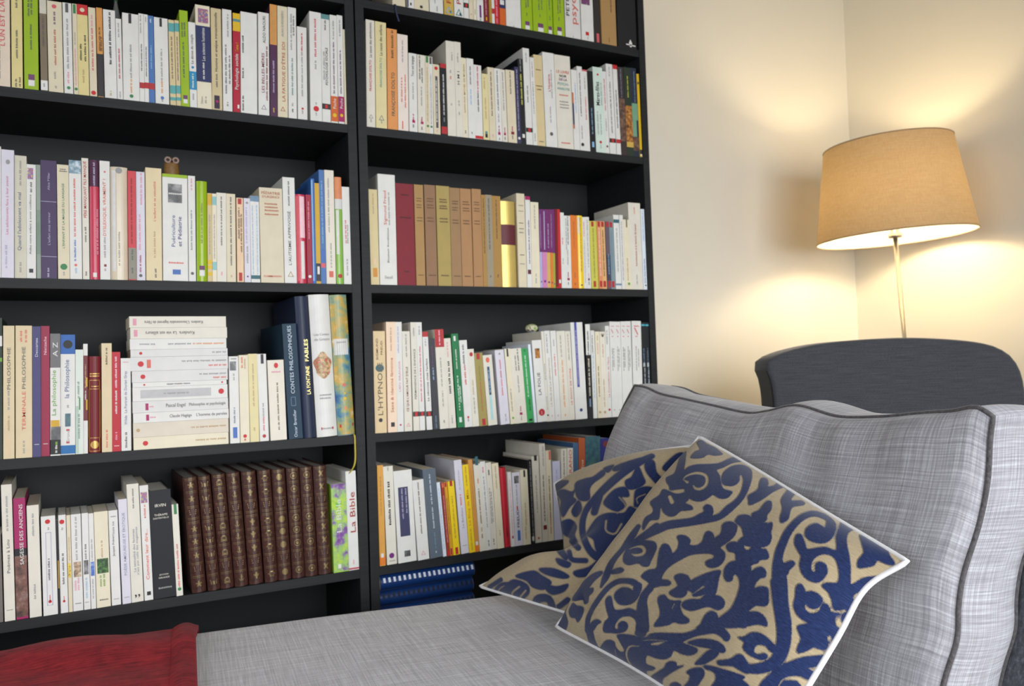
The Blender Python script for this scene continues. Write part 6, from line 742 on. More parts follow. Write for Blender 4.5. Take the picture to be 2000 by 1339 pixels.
def gilt(root, w, h, i, add, rect, oval):
    """gold tooling of the leather set: one motif per volume, repeated in the panels"""
    g = 'goldworn'
    for v in (.985, .875, .745, .645, .61, .495, .385, .255, .14):
        add('gilt_rule#%.3f' % v, g, rect(.12, .88, v, v+.004)+rect(.12, .88, v-.012, v-.009), 2)
    for k, v in enumerate((.69, .2)):
        for a in range(3):
            add('gilt_title#%d%d' % (k, a), g, [[(w*(.25+.02*a), (v+.018-.016*a)*h), (w*(.75-.02*a), (v+.018-.016*a)*h), (w*(.75-.02*a), (v+.026-.016*a)*h), (w*(.25+.02*a), (v+.026-.016*a)*h)]], 2)
    for k, v in enumerate((.93, .81, .55, .44, .32, .075)):
        cx, cz, s = w*.5, v*h, w*.27
        P = []
        ring = lambda r0, r1, m=16: [[(cx+r0*math.cos(2*math.pi*j/m), cz+r0*math.sin(2*math.pi*j/m)), (cx+r1*math.cos(2*math.pi*j/m), cz+r1*math.sin(2*math.pi*j/m)), (cx+r1*math.cos(2*math.pi*(j+1)/m), cz+r1*math.sin(2*math.pi*(j+1)/m)), (cx+r0*math.cos(2*math.pi*(j+1)/m), cz+r0*math.sin(2*math.pi*(j+1)/m))] for j in range(m)]
        pet = lambda a, d, rx, rz: [(cx+d*math.cos(a)+rx*math.cos(a)*math.cos(t)-rz*math.sin(a)*math.sin(t), cz+d*math.sin(a)+rx*math.sin(a)*math.cos(t)+rz*math.cos(a)*math.sin(t)) for t in [2*math.pi*j/10 for j in range(10)]]
        if i in (7, 8):
            P = ring(s*.75, s)+ring(0.01*s, s*.4)
        elif i == 6:
            P = [oval(cx, cz, s*.85, s*.9)]
        elif i == 5:
            P = ring(s*.55, s*.85, 6)+[pet(j*math.pi/3, s*.85, s*.25, s*.12) for j in range(6)]
        elif i == 4:
            P = [pet(math.pi/2, s*.3, s*.7, s*.3), pet(.5, s*.4, s*.45, s*.2), pet(math.pi-.5, s*.4, s*.45, s*.2), pet(-math.pi/2, s*.5, s*.35, s*.22), [(cx-s*.5, cz-s*.1), (cx+s*.5, cz-s*.1), (cx+s*.5, cz+s*.05), (cx-s*.5, cz+s*.05)]]
        elif i == 0:
            P = [pet(j*math.pi*2/5+math.pi/2, s*.5, s*.42, s*.2) for j in range(5)]+[oval(cx, cz, s*.2, s*.2, 10)]
        elif i == 1:
            P = [[(cx-s, cz+s*.3), (cx+s, cz+s*.3), (cx+s, cz+s*.75), (cx-s, cz+s*.75)]]+[[(cx+a*s-s*.2, cz-s*.8), (cx+a*s+s*.2, cz-s*.8), (cx+a*s+s*.2, cz+s*.3), (cx+a*s-s*.2, cz+s*.3)] for a in (-.75, 0, .75)]
        elif i == 2:
            P = ring(s*.45, s*.8)+[[(cx-s*.8, cz-s), (cx-s*.25, cz-s), (cx-s*.25, cz-s*.3), (cx-s*.8, cz-s*.3)], [(cx+s*.25, cz-s), (cx+s*.8, cz-s), (cx+s*.8, cz-s*.3), (cx+s*.25, cz-s*.3)]]
        elif i == 3:
            P = [[(cx-s*.8, cz-s*.2), (cx-s*.4, cz-s*.8), (cx+s*.4, cz-s*.8), (cx+s*.8, cz-s*.2), (cx+s*.5, cz-s*.2), (cx+s*.3, cz-s*.5), (cx-s*.3, cz-s*.5), (cx-s*.5, cz-s*.2)], [(cx-s*.12, cz-s*.5), (cx+s*.12, cz-s*.5), (cx+s*.12, cz+s), (cx-s*.12, cz+s)], [(cx-s*.5, cz+s*.2), (cx+s*.5, cz+s*.2), (cx, cz+s*.7)]]
        else:
            P = [pet(.8, s*.3, s*.8, s*.22), pet(2.2, s*.4, s*.5, s*.22), pet(-1., s*.5, s*.5, s*.2), pet(-2.2, s*.5, s*.5, s*.18), oval(cx-s*.3, cz+s*.6, s*.28, s*.28, 10)]
        add('gilt_motif#%d' % k, g, P, 2)

ROWINFO = {'L1': 1, 'L2': 2, 'L3': 3, 'L4': 4, 'RA': 0, 'RB': 1, 'RC': 2, 'RD': 3, 'RE': 4}
KINDNAME = {'p': ('paperback', 'paperback books'), 's': ('paperback', 'paperback books'), 'd': ('paperback', 'paperback books'), 'h': ('hardback_book', 'hardback books'), 'r': ('hardback_book', 'hardback books'), 'e': ('leather_volume', 'brown leather set of ten')}
BYLABEL = {}
for row, x, bw, h, lean, D, setb, col, kind, marks, label in BOOKS:
    z = SHELF[ROWINFO[row]]+.0002+(bw*math.sin(lean) if lean > 0 else 0)
    nm, grp = KINDNAME[kind]
    r = tag(empty(nm, (x, setb, z), (0, lean, 0)), label, 'book', grp)
    book(r, bw, h, D, col, kind, marks)
    BYLABEL[label] = (r, bw, h, D)
for xa, xb, z, th, up, col, marks, label in STACK:
    L = .178
    r = tag(empty('paperback', ((xa if up else xb), .004, z+(th if up else 0)), (0, math.pi/2 if up else -math.pi/2, 0)), label, 'book', 'flat stack of paperbacks')
    book(r, th, xb-xa, .11, col, 'p', marks)

# printed titles, one lettering mesh each
tmp = []
for i, (root, txt, mode, a, z0, z1, size, col, bw, y) in enumerate(TEXTS):
    c = bpy.data.curves.new('title', 'FONT'); c.body = txt; c.size = 1; c.resolution_u = 2
    c.align_x = 'CENTER'; c.align_y = 'CENTER'; c.offset = .003
    o = bpy.data.objects.new('title', c); COL.objects.link(o); tmp.append(o)
bpy.context.view_layer.update()
dg = bpy.context.evaluated_depsgraph_get()
for o, (root, txt, mode, a, z0, z1, size, col, bw, y) in zip(tmp, TEXTS):
    me = bpy.data.meshes.new_from_object(o.evaluated_get(dg))
    co = np.array([v.co[:] for v in me.vertices])
    lo, hi = co.min(0), co.max(0); dim = np.maximum(hi-lo, 1e-4); co = co-(lo+hi)/2
    if mode == 'v':
        L = z1-z0; sx = L/dim[0]; sy = min(max(size/.95, sx*.6), sx*1.3, bw*.92/dim[1])
        pos = np.stack([a-co[:, 1]*sy, np.full(len(co), y-.0011), (z0+z1)/2+co[:, 0]*sx], -1)
    else:
        sx = z1/dim[0]; sy = min(sx, size/dim[1])
        pos = np.stack([a+co[:, 0]*sx, np.full(len(co), y-.0011), z0+co[:, 1]*sy], -1)
    me.vertices.foreach_set('co', pos.astype(np.float32).ravel()); me.update()
    me.materials.clear(); me.materials.append(ink(col)); me.name = 'title'
    t = bpy.data.objects.new('title', me); COL.objects.link(t); t.parent = root
for o in tmp:
    c = o.data; bpy.data.objects.remove(o); bpy.data.curves.remove(c)

# ribbons of two books, built in the book's own frame
def ribbon(key, pts, width, mat):
    r = [v[0] for k, v in BYLABEL.items() if k.startswith(key)][0]
    bpy.context.view_layer.update()
    inv = r.matrix_world.inverted()
    P = cr(pts, 24)
    v = []
    for p in P:
        for s in (-1, 1):
            for e in (0, .0004):
                v.append(inv @ Vector((p[0]+s*width/2, p[1]+e, p[2])))
    f = []
    for i in range(len(P)-1):
        a, b2 = 4*i, 4*i+4
        f += [(a, a+2, b2+2, b2), (a+1, b2+1, b2+3, a+3), (a, b2, b2+1, a+1), (a+2, a+3, b2+3, b2+2)]
    link_mesh('bookmark_ribbon', v, f, mat, r)
ribbon('tall book with a painted', [(-.0285, .02, .7555), (-.0262, -.001, .7545), (-.0258, -.0035, .735), (-.0262, -.003, .70), (-.031, -.001, .683), (-.041, .006, .668)], .0035, paint('yellow_ribbon', (176, 160, 50), .5))
ribbon('cream paperback, first on', [(.096, .02, 1.716), (.0965, -.001, 1.716), (.097, -.003, 1.70), (.1035, -.003, 1.677)], .004, paint('navy_ribbon', (30, 40, 70), .5))

# ---------------------------------------------------------------- comb-bound notebooks
m_nb = paint('blue_card_cover', (18, 42, 88), .5, .1, 40); m_comb = paint('blue_plastic_comb', (20, 52, 106), .35, .05); m_slot_dark = paint('dark_comb_slot', (10, 22, 48), .5)
m_slot = paint('pale_page_edge', (206, 214, 226), .5)
N = 10
def notebook(i, x, y, z, L, D, t, label):
    r = tag(empty('comb_bound_notebook', (x, y, z)), label, 'notebook', 'stack of blue notebooks')
    box('back_cover', 0, L, .012, D, 0, .0012, m_nb, r); box('front_cover', 0, L, .012, D, t-.0012, t, m_nb, r)
    box('page_block', .002, L-.002, .014, D-.002, .0014, t-.0014, m_pages_w, r)
    n = 12; R = t*.47; pts = []
    v, f = [], []
    for k in range(n+1):
        a = -math.pi*.62+math.pi*1.24*k/n
        for xx in (0, L):
            v.append((xx, .016-R*math.cos(a), t/2+R*math.sin(a)))
    for k in range(n):
        f.append((2*k, 2*k+1, 2*k+3, 2*k+2))
    link_mesh('comb_spine', v, f, m_comb, r, True)
    lid = lathe('comb_end', [(0.0001, 0), (R*.98, 0), (R*.98, .0015), (.0001, .0015)], m_slot, r, 16); lid.rotation_euler = (0, math.pi/2, 0); lid.location = (L-.001, .016, t/2)
    sv, sf = box_data(0, .0052, 0, .0012, 0, .0105)
    tv, tf = box_data(0, .0042, 0, .0010, 0, .0045)
    a1 = bpy.data.meshes.new('comb_slot'); a1.from_pydata(sv, [], sf); a1.materials.append(m_slot if i == N-1 else m_slot_dark)
    for k in range(19):
        o = bpy.data.objects.new('comb_slot', a1); COL.objects.link(o); o.parent = r
        o.location = (.006+k*(L-.014)/18, .016-R*math.cos(.12)-.0012, t/2+R*math.sin(.12)); o.rotation_euler = (math.radians(-28), 0, 0)
tn = (.4445-.0832)/N-.0004
for i in range(N):
    nm = 'topmost' if i == N-1 else ['lowest', 'second lowest', 'third lowest', 'fourth lowest', 'fifth lowest', 'fifth from top', 'fourth from top', 'third from top', 'second from top'][i]
    notebook(i, .026, .004+.004*((i*7) % 3), .0832+i*(tn+.0003), .226, .2, tn, '%s blue comb-bound notebook in the stack under the bottom shelf' % nm)

# ---------------------------------------------------------------- ornaments on the books
def world_on(label_start, fx, dy, dz=.0004):
    r, bw, h, D = [v for k, v in BYLABEL.items() if k.startswith(label_start)][0]
    bpy.context.view_layer.update()
    return r.matrix_world @ Vector((bw*fx, dy, h+dz))
p = world_on('wide white paperback titled Puér', .5, .055)
ow = tag(empty('owl_figurine', p), 'tiny brown owl figurine with ringed eyes on the childcare book', 'figurine')
m_owl = paint('owl_brown', (124, 90, 44), .5, .15, 200); m_eye = paint('owl_eye_ring', (150, 128, 118), .5); m_pup = paint('owl_pupil', (60, 40, 36), .4)
b_ = lathe('body', [(.0001, 0), (.011, 0), (.0145, .008), (.0155, .018), (.0145, .03), (.013, .038), (.009, .044), (.0001, .0455)], m_owl, ow, 20); b_.scale = (1, .85, 1)
for s in (-1, 1):
    e = lathe('eye_ring', [(.003, 0), (.0068, 0), (.0068, .0025), (.003, .0025), (.003, 0)], m_eye, ow, 18); e.rotation_euler = (math.pi/2, 0, 0); e.location = (s*.0074, -.0095, .0385)
    q = lathe('pupil', [(.0001, 0), (.003, 0), (.003, .002), (.0001, .002)], m_pup, ow, 14); q.rotation_euler = (math.pi/2, 0, 0); q.location = (s*.0074, -.0098, .0385)
    lathe('ear_tuft', [(.0035, 0), (.0001, .007)], m_owl, ow, 8).location = (s*.008, 0, .042)
bk = lathe('beak', [(.0022, 0), (.0001, .007)], m_pup, ow, 8); bk.rotation_euler = (math.pi*.72, 0, 0); bk.location = (0, -.0125, .036)
p = world_on('short white paperback with red title', .4, .05)
orn = tag(empty('grey_ornament', p), 'small grey pointed ornament standing on the top row books', 'ornament')
lathe('body', [(.0001, 0), (.009, 0), (.010, .006), (.008, .02), (.0045, .04), (.003, .05)], paint('grey_glaze', (96, 98, 96), .25), orn, 18)
lathe('tip', [(.003, .05), (.004, .054), (.0025, .062), (.0001, .066)], paint('green_glaze', (40, 70, 44), .25), orn, 14)
p = world_on('thin tall ivory paperback', .3, .05)
mb = tag(empty('glass_paperweight', p), 'small multicoloured glass paperweight lying on the white books', 'paperweight')
lathe('glass_body', [(.0001, 0), (.009, .0008), (.0155, .006), (.0165, .010), (.0145, .0155), (.009, .0195), (.0001, .021)], picture('swirl', [(40, 90, 120), (120, 160, 60), (220, 215, 180), (70, 40, 70), (150, 180, 220)], 70, 3.), mb, 24)
lathe('glass_foot', [(.0001, -.0002), (.008, -.0002), (.009, .0012), (.0001, .0012)], paint('clear_grey_glass', (150, 160, 166), .1), mb, 20)

# ---------------------------------------------------------------- lamp
LP = np.array([1.71, -.106, 0])
tilt = math.radians(2.6)
lamp = tag(empty('floor_lamp', tuple(LP)), 'slim floor lamp with beige linen drum shade lit in the corner', 'lamp')
ax = Vector((math.sin(YAW), math.cos(YAW), 0))
lamp.rotation_euler = Matrix.Rotation(-tilt, 3, ax).to_euler()
m_steel = paint('brushed_steel', (190, 184, 170), .28, .05, 200, .9)
lathe('base', [(.0001, 0), (.12, 0), (.122, .004), (.118, .012), (.02, .018), (.009, .024)], m_steel, lamp, 40)
lathe('pole', [(.0065, .018), (.0065, 1.25)], m_steel, lamp, 16, close=True)
lathe('lamp_holder', [(.0001, 1.245), (.019, 1.245), (.02, 1.25), (.02, 1.258), (.013, 1.262), (.013, 1.31), (.0001, 1.312)], m_steel, lamp, 20)
m_shade, nt, b = new_mat('linen_shade')
wv = noise_of(nt, 1, 4, coords(nt, 'Object', (500, 500, 20)), .6); wv2 = noise_of(nt, 1, 4, coords(nt, 'Object', (20, 20, 700)), .6)
ad = node(nt, 'ShaderNodeMath', operation='ADD'); nt.links.new(wv.outputs[0], ad.inputs[0]); nt.links.new(wv2.outputs[0], ad.inputs[1])
hv = node(nt, 'ShaderNodeMath', operation='MULTIPLY'); hv.inputs[1].default_value = .5; nt.links.new(ad.outputs[0], hv.inputs[0])
rc = ramp(nt, hv.outputs[0], [(.35, lin((160, 138, 108))), (.65, lin((186, 166, 136)))])
df = node(nt, 'ShaderNodeBsdfDiffuse'); tr = node(nt, 'ShaderNodeBsdfTranslucent'); mx = node(nt, 'ShaderNodeMixShader'); mx.inputs[0].default_value = .20
nt.links.new(rc.outputs[0], df.inputs[0]); tr.inputs[0].default_value = lin((224, 194, 138))
nt.links.new(df.outputs[0], mx.inputs[1]); nt.links.new(tr.outputs[0], mx.inputs[2])
nt.links.new(mx.outputs[0], nt.nodes['Material Output'].inputs['Surface'])
m_lining, nt, b = new_mat('white_shade_lining'); 
df = node(nt, 'ShaderNodeBsdfDiffuse'); tr = node(nt, 'ShaderNodeBsdfTransparent'); mx = node(nt, 'ShaderNodeMixShader'); mx.inputs[0].default_value = .35
fine = noise_of(nt, 400, 2, coords(nt)); lc = ramp(nt, fine.outputs[0], [(.3, lin((240, 236, 226))), (.7, lin((248, 244, 236)))])
nt.links.new(lc.outputs[0], df.inputs[0]); nt.links.new(df.outputs[0], mx.inputs[1]); nt.links.new(tr.outputs[0], mx.inputs[2])
nt.links.new(mx.outputs[0], nt.nodes['Material Output'].inputs['Surface'])
RB, RT, ZB, ZT = .226, .183, 1.245, 1.528
lathe('shade', [(RB, ZB), (RT, ZT)], m_shade, lamp, 96)
lathe('shade_lining', [(RT-.0015, ZT-.001), (RB-.0015, ZB+.001)], m_lining, lamp, 96)
rim = paint('linen_rim', (150, 128, 98), .8)
tube('rim_wire', [(RB*math.cos(a), RB*math.sin(a), ZB) for a in np.linspace(0, 2*math.pi, 97)[:-1]], .0017, rim, lamp, 6, True)
tube('rim_wire', [(RT*math.cos(a), RT*math.sin(a), ZT) for a in np.linspace(0, 2*math.pi, 97)[:-1]], .0017, rim, lamp, 6, True)
for k in range(3):
    a = 2*math.pi*k/3+.3
    tube('shade_spoke', [(.013*math.cos(a), .013*math.sin(a), 1.30), ((RT+.02)*math.cos(a), (RT+.02)*math.sin(a), 1.395)], .0016, m_steel, lamp, 6)
m_bulb, nt, b = new_mat('lit_bulb'); em = node(nt, 'ShaderNodeEmission'); em.inputs[0].default_value = (1, .77, .46, 1); em.inputs[1].default_value = 165
nt.links.new(em.outputs[0], nt.nodes['Material Output'].inputs['Surface'])
bulb = lathe('bulb', [(.013, 1.311), (.016, 1.322), (.028, 1.35), (.031, 1.366), (.027, 1.385), (.014, 1.398), (.0001, 1.401)], m_bulb, lamp, 20)

# ---------------------------------------------------------------- armchair
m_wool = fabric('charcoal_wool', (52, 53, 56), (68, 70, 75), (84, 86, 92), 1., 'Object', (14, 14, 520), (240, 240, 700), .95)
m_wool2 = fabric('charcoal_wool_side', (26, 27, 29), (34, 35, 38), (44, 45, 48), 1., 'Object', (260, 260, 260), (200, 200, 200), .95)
DCH = 2.13
RH = np.array([math.cos(YAW), -math.sin(YAW), 0]); FH = np.array([math.sin(YAW), math.cos(YAW), 0])
CH0 = CAM+FWD*DCH+RIGHT*1.0*DCH*.45; CH0 = np.array([CH0[0], CH0[1], 0])
ch = tag(empty('armchair', tuple(CH0), (0, 0, -YAW)), 'charcoal wool upholstered chair with a curved back below the lamp', 'chair')
CHAIR_OUT = [(-0.2968, 0.42), (-0.2968, 0.7069), (-0.2974, 0.7847), (-0.3031, 0.8341), (-0.3145, 0.8722), (-0.2888, 0.896), (-0.2177, 0.9158), (-0.1262, 0.9271), (0.0301, 0.9311), (0.1598, 0.9229), (0.2501, 0.9082), (0.2984, 0.8858), (0.3254, 0.8537), (0.3397, 0.8026), (0.3435, 0.6988), (0.3435, 0.42)]
def outline_solid(name, pts, y0, y1, mat, parent, bevel):
    n = len(pts); v = [(x, y0, z) for x, z in pts]+[(x, y1, z) for x, z in pts]
    f = [tuple(range(n)), tuple(range(2*n-1, n-1, -1))]+[(i, i+n, (i+1) % n+n, (i+1) % n) for i in range(n)]
    o = link_mesh(name, v, f, mat, parent)
    bm = bmesh.new(); bm.from_mesh(o.data); bmesh.ops.recalc_face_normals(bm, faces=bm.faces[:])
    ed = [e for e in bm.edges if abs(e.verts[0].co.y-e.verts[1].co.y) < 1e-6]
    bmesh.ops.bevel(bm, geom=ed, offset=bevel, segments=4, profile=.5, affect='EDGES')
    bm.to_mesh(o.data); bm.free(); o.data.shade_smooth()
    return o
oc = cr([(x, 0, z) for x, z in CHAIR_OUT], 64)
back = outline_solid('backrest', [(x, z) for x, _, z in oc], 0, .125, m_wool, ch, .012)
xs = [x for x, z in CHAIR_OUT]; xa, xb = min(xs)+.02, max(xs)-.02
SC = [i for i in range(len(oc)) if oc[i][0] < (xa+xb)/2 and oc[i][2] > CHAIR_OUT[0][1]+.01 and oc[i][2] < max(z for x, z in CHAIR_OUT)-.055]
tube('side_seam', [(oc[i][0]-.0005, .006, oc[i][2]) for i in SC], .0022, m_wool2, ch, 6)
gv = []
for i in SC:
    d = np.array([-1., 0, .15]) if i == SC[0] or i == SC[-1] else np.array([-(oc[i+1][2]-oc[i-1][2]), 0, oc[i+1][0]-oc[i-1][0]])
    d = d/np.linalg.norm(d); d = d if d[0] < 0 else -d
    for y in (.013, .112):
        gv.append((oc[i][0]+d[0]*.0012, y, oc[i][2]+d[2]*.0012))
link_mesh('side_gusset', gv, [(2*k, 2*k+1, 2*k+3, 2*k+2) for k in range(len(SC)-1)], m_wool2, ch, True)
box('seat', xa, xb, -.44, .02, .30, .43, m_wool, ch, .03)
for x in (xa+.05, xb-.05):
    for y in (-.40, .06):
        lathe('leg', [(.012, 0), (.02, .33)], paint('dark_wood_leg', (40, 30, 24), .4), ch, 12, close=True).location = (x, y, 0)

# ---------------------------------------------------------------- chaise sofa
PH = math.radians(-7)
E1 = np.array([math.cos(PH), math.sin(PH), 0]); E2 = np.array([-math.sin(PH), math.cos(PH), 0]); OR = np.array([-.04, -.17, 0])
W = lambda s, t, z: OR+E1*s+E2*t+np.array([0, 0, z])
GREY = ((142, 141, 146), (178, 177, 182), (210, 211, 216))
m_grey = fabric('light_grey_slub', *GREY, 1., 'Object', (9, 420, 420), (420, 9, 420))
m_grey_uv = fabric('light_grey_slub_shaded', (122, 122, 128), (156, 156, 162), (196, 198, 204), 1., 'UV', (9, 420, 1), (420, 9, 1))  # copy of the seat fabric with the cushion's shade put into its colour
m_dark = fabric('dark_grey_slub', (50, 52, 58), (70, 73, 80), (98, 102, 110), 1., 'Object', (260, 260, 6), (8, 260, 260))
m_pipe = fabric('grey_piping', (60, 58, 60), (82, 80, 82), (100, 98, 100), 1., 'Object', (300, 300, 300), (200, 200, 200))
sofa = tag(empty('chaise_sofa', tuple(OR), (0, 0, PH)), 'long grey chaise sofa in front of the bookcases', 'sofa')
def seat_mesh():
    """upholstered seat slab with softly rolled edges and a little wear"""
    s0, s1, t0, t1, z0, z1, rad = -1.45, .78, -1.0, .004, .20, .431, .035
    ns, nt_ = 120, 60
    v, f = [], []
    def edge(x, a, b):
        return min(x-a, b-x)
    for i in range(ns+1):
        for j in range(nt_+1):
            s = s0+(s1-s0)*i/ns; q = j/nt_; t = t0+(t1-t0)*(.5-.5*math.cos(math.pi*q))
            d = min(edge(s, s0, s1), edge(t, t0, t1)); d = max(d, 0)
            z = z1-(rad-math.sqrt(max(0, rad*rad-(rad-min(d, rad))**2)))
            z += .0025*math.sin(s*7+1)*math.sin(t*9)-.010*max(0, min(1, (s+.1)/.6))
            v.append((s, t, z))
    for i in range(ns):
        for j in range(nt_):
            a = i*(nt_+1)+j; f.append((a, a+nt_+1, a+nt_+2, a+1))
    base = len(v); loop = [i*(nt_+1) for i in range(ns+1)]+[ns*(nt_+1)+j for j in range(1, nt_+1)]+[i*(nt_+1)+nt_ for i in range(ns-1, -1, -1)]+[j for j in range(nt_-1, 0, -1)]
    for k in loop:
        v.append((v[k][0], v[k][1], z0))
    n = len(loop)
    for k in range(n):
        k2 = (k+1) % n; f.append((loop[k2], loop[k], base+k, base+k2))
    f.append(tuple(base+k for k in range(n)))
    return v, f
v, f = seat_mesh(); link_mesh('seat_cushion', v, f, m_grey, sofa, True)
box('seat_base', -1.43, .765, -.98, -.012, .07, .199, m_dark, sofa, .012)
outl = [(.52, .20), (.50, .42), (.60, .68), (.625, .70), (.72, .70), (.745, .68), (.745, .20)]
bv = []; n = len(outl)
for t in (-1.0, -.02):
    bv += [(s, t, z) for s, z in outl]
bo = link_mesh('backrest_frame', bv, [tuple(range(n))[::-1], tuple(range(n, 2*n))]+[(i, (i+1) % n, (i+1) % n+n, i+n) for i in range(n)], m_dark, sofa)
bm = bmesh.new(); bm.from_mesh(bo.data); bmesh.ops.recalc_face_normals(bm, faces=bm.faces[:]); bmesh.ops.bevel(bm, geom=bm.edges[:], offset=.012, segments=3, profile=.5, affect='EDGES'); bm.to_mesh(bo.data); bm.free(); bo.data.shade_smooth()
for s in (-1.35, .7):
    for t in (-.9, -.08):
        lathe('leg', [(.02, 0), (.024, .075)], paint('dark_wood_leg', (40, 30, 24), .4), sofa, 14, close=True).location = (s, t, 0)

def uv_from(o, uvs):
    l = o.data.uv_layers.new(name='UVMap'); idx = np.zeros(len(o.data.loops), int); o.data.loops.foreach_get('vertex_index', idx)
    l.data.foreach_set('uv', np.asarray(uvs, np.float32)[idx].ravel())
# loose back cushion: boxed, piped front and rear edges
bc = tag(empty('back_cushion', tuple(W(.45, -.5, .425)), (0, 0, 0)), 'large light grey boxed cushion with dark piping at the sofa end', 'cushion')
C0 = W(.45, -.5, .425)
def wave(p, q, amp, seed, off, k=9):
    out = []
    for i in range(k+1):
        u = i/k; d = (math.sin(u*11+seed)+.6*math.sin(u*23+seed*2))*amp*math.sin(math.pi*u)**.5 if 0 < u < 1 else 0
        out.append(p*(1-u)+q*u+off*d)
    return out
Zv = np.array([0, 0, 1.])
TF, TN, BF, BN = W(.533, -.10, .842), W(.535, -.934, .812), W(.412, -.088, .428), W(.412, -.93, .428)
nrm = -(E1*math.cos(.29)-Zv*math.sin(.29)); back_v = -nrm*.05
top = [TF]+[W(.529, a, b) for a, b in ((-.154, .838), (-.209, .826), (-.299, .817), (-.388, .808), (-.482, .799), (-.535, .804), (-.605, .815), (-.69, .802), (-.77, .805), (-.841, .813), (-.884, .817), (-.918, .823))]+[TN]
rightc = [BN, W(.442, -.93, .515), W(.460, -.935, .565), W(.471, -.93, .60), W(.484, -.928, .636), W(.509, -.93, .689), W(.523, -.932, .736), W(.532, -.931, .785), TN]
leftc = [BF, W(.44, -.088, .60), W(.467, -.088, .704), W(.481, -.088, .74), W(.50, -.088, .776), W(.514, -.086, .80), TF]
nu, nv = 90, 60
P = coons([BF, BN], top, leftc, rightc, nu, nv)
n_, pr = plump(P, .032, .5)
if n_ @ nrm < 0:
    n_ = -n_
uu = np.linspace(0, 1, nu+1)[None, :]; vv_ = np.linspace(0, 1, nv+1)[:, None]
wr = .0035*np.sin(38*uu+4*vv_+2*np.sin(9*uu))*np.clip(1.1-2.6*(1-vv_), 0, 1)*np.clip((1-vv_)*14, 0, 1)
Pf = P+n_*(pr+wr)[..., None]
Q = P+E1*.09; Q[..., 2] -= .006*vv_
verts = (Pf.reshape(-1, 3)-C0).tolist(); faces = []
for j in range(nv):
    for i in range(nu):
        a = j*(nu+1)+i; faces.append((a, a+1, a+nu+2, a+nu+1))
uvs = [((i/nu)*.84, (j/nv)*.43) for j in range(nv+1) for i in range(nu+1)]
loopi = [i for i in range(nu+1)]+[j*(nu+1)+nu for j in range(1, nv+1)]+[nv*(nu+1)+i for i in range(nu-1, -1, -1)]+[j*(nu+1) for j in range(nv-1, 0, -1)]
NL = len(loopi); Pl = P.reshape(-1, 3)[loopi]; Ql = Q.reshape(-1, 3)[loopi]; cen = Pl.mean(0)
dist = np.concatenate([[0], np.cumsum(np.linalg.norm(np.diff(Pl, axis=0), axis=1))])
front_o = link_mesh('front_panel', verts, faces, m_grey_uv, bc, True); uv_from(front_o, uvs)
KB = 8; bv, bu, bf = [], [], []
for k in range(KB+1):
    t = k/KB; bul = .011*math.sin(math.pi*t)**.7
    for i in range(NL):
        p = Pl[i]*(1-t)+Ql[i]*t; d = p-(cen+E1*.095*t); d = d/np.linalg.norm(d)
        bv.append(p+d*bul-C0); bu.append((dist[i], t*.14+.7))
for k in range(KB):
    for i in range(NL):
        i2 = (i+1) % NL; bf.append((k*NL+i2, k*NL+i, (k+1)*NL+i, (k+1)*NL+i2))
bo = link_mesh('boxing', bv, bf, m_grey_uv, bc, True); uv_from(bo, bu)
rear = link_mesh('rear_panel', (Q.reshape(-1, 3)-C0).tolist(), [q[::-1] for q in faces], m_grey_uv, bc, True); uv_from(rear, uvs)
tube('piping', Pl-C0, .0031, m_pipe, bc, 8, True); tube('piping', Ql-C0, .0031, m_pipe, bc, 8, True)

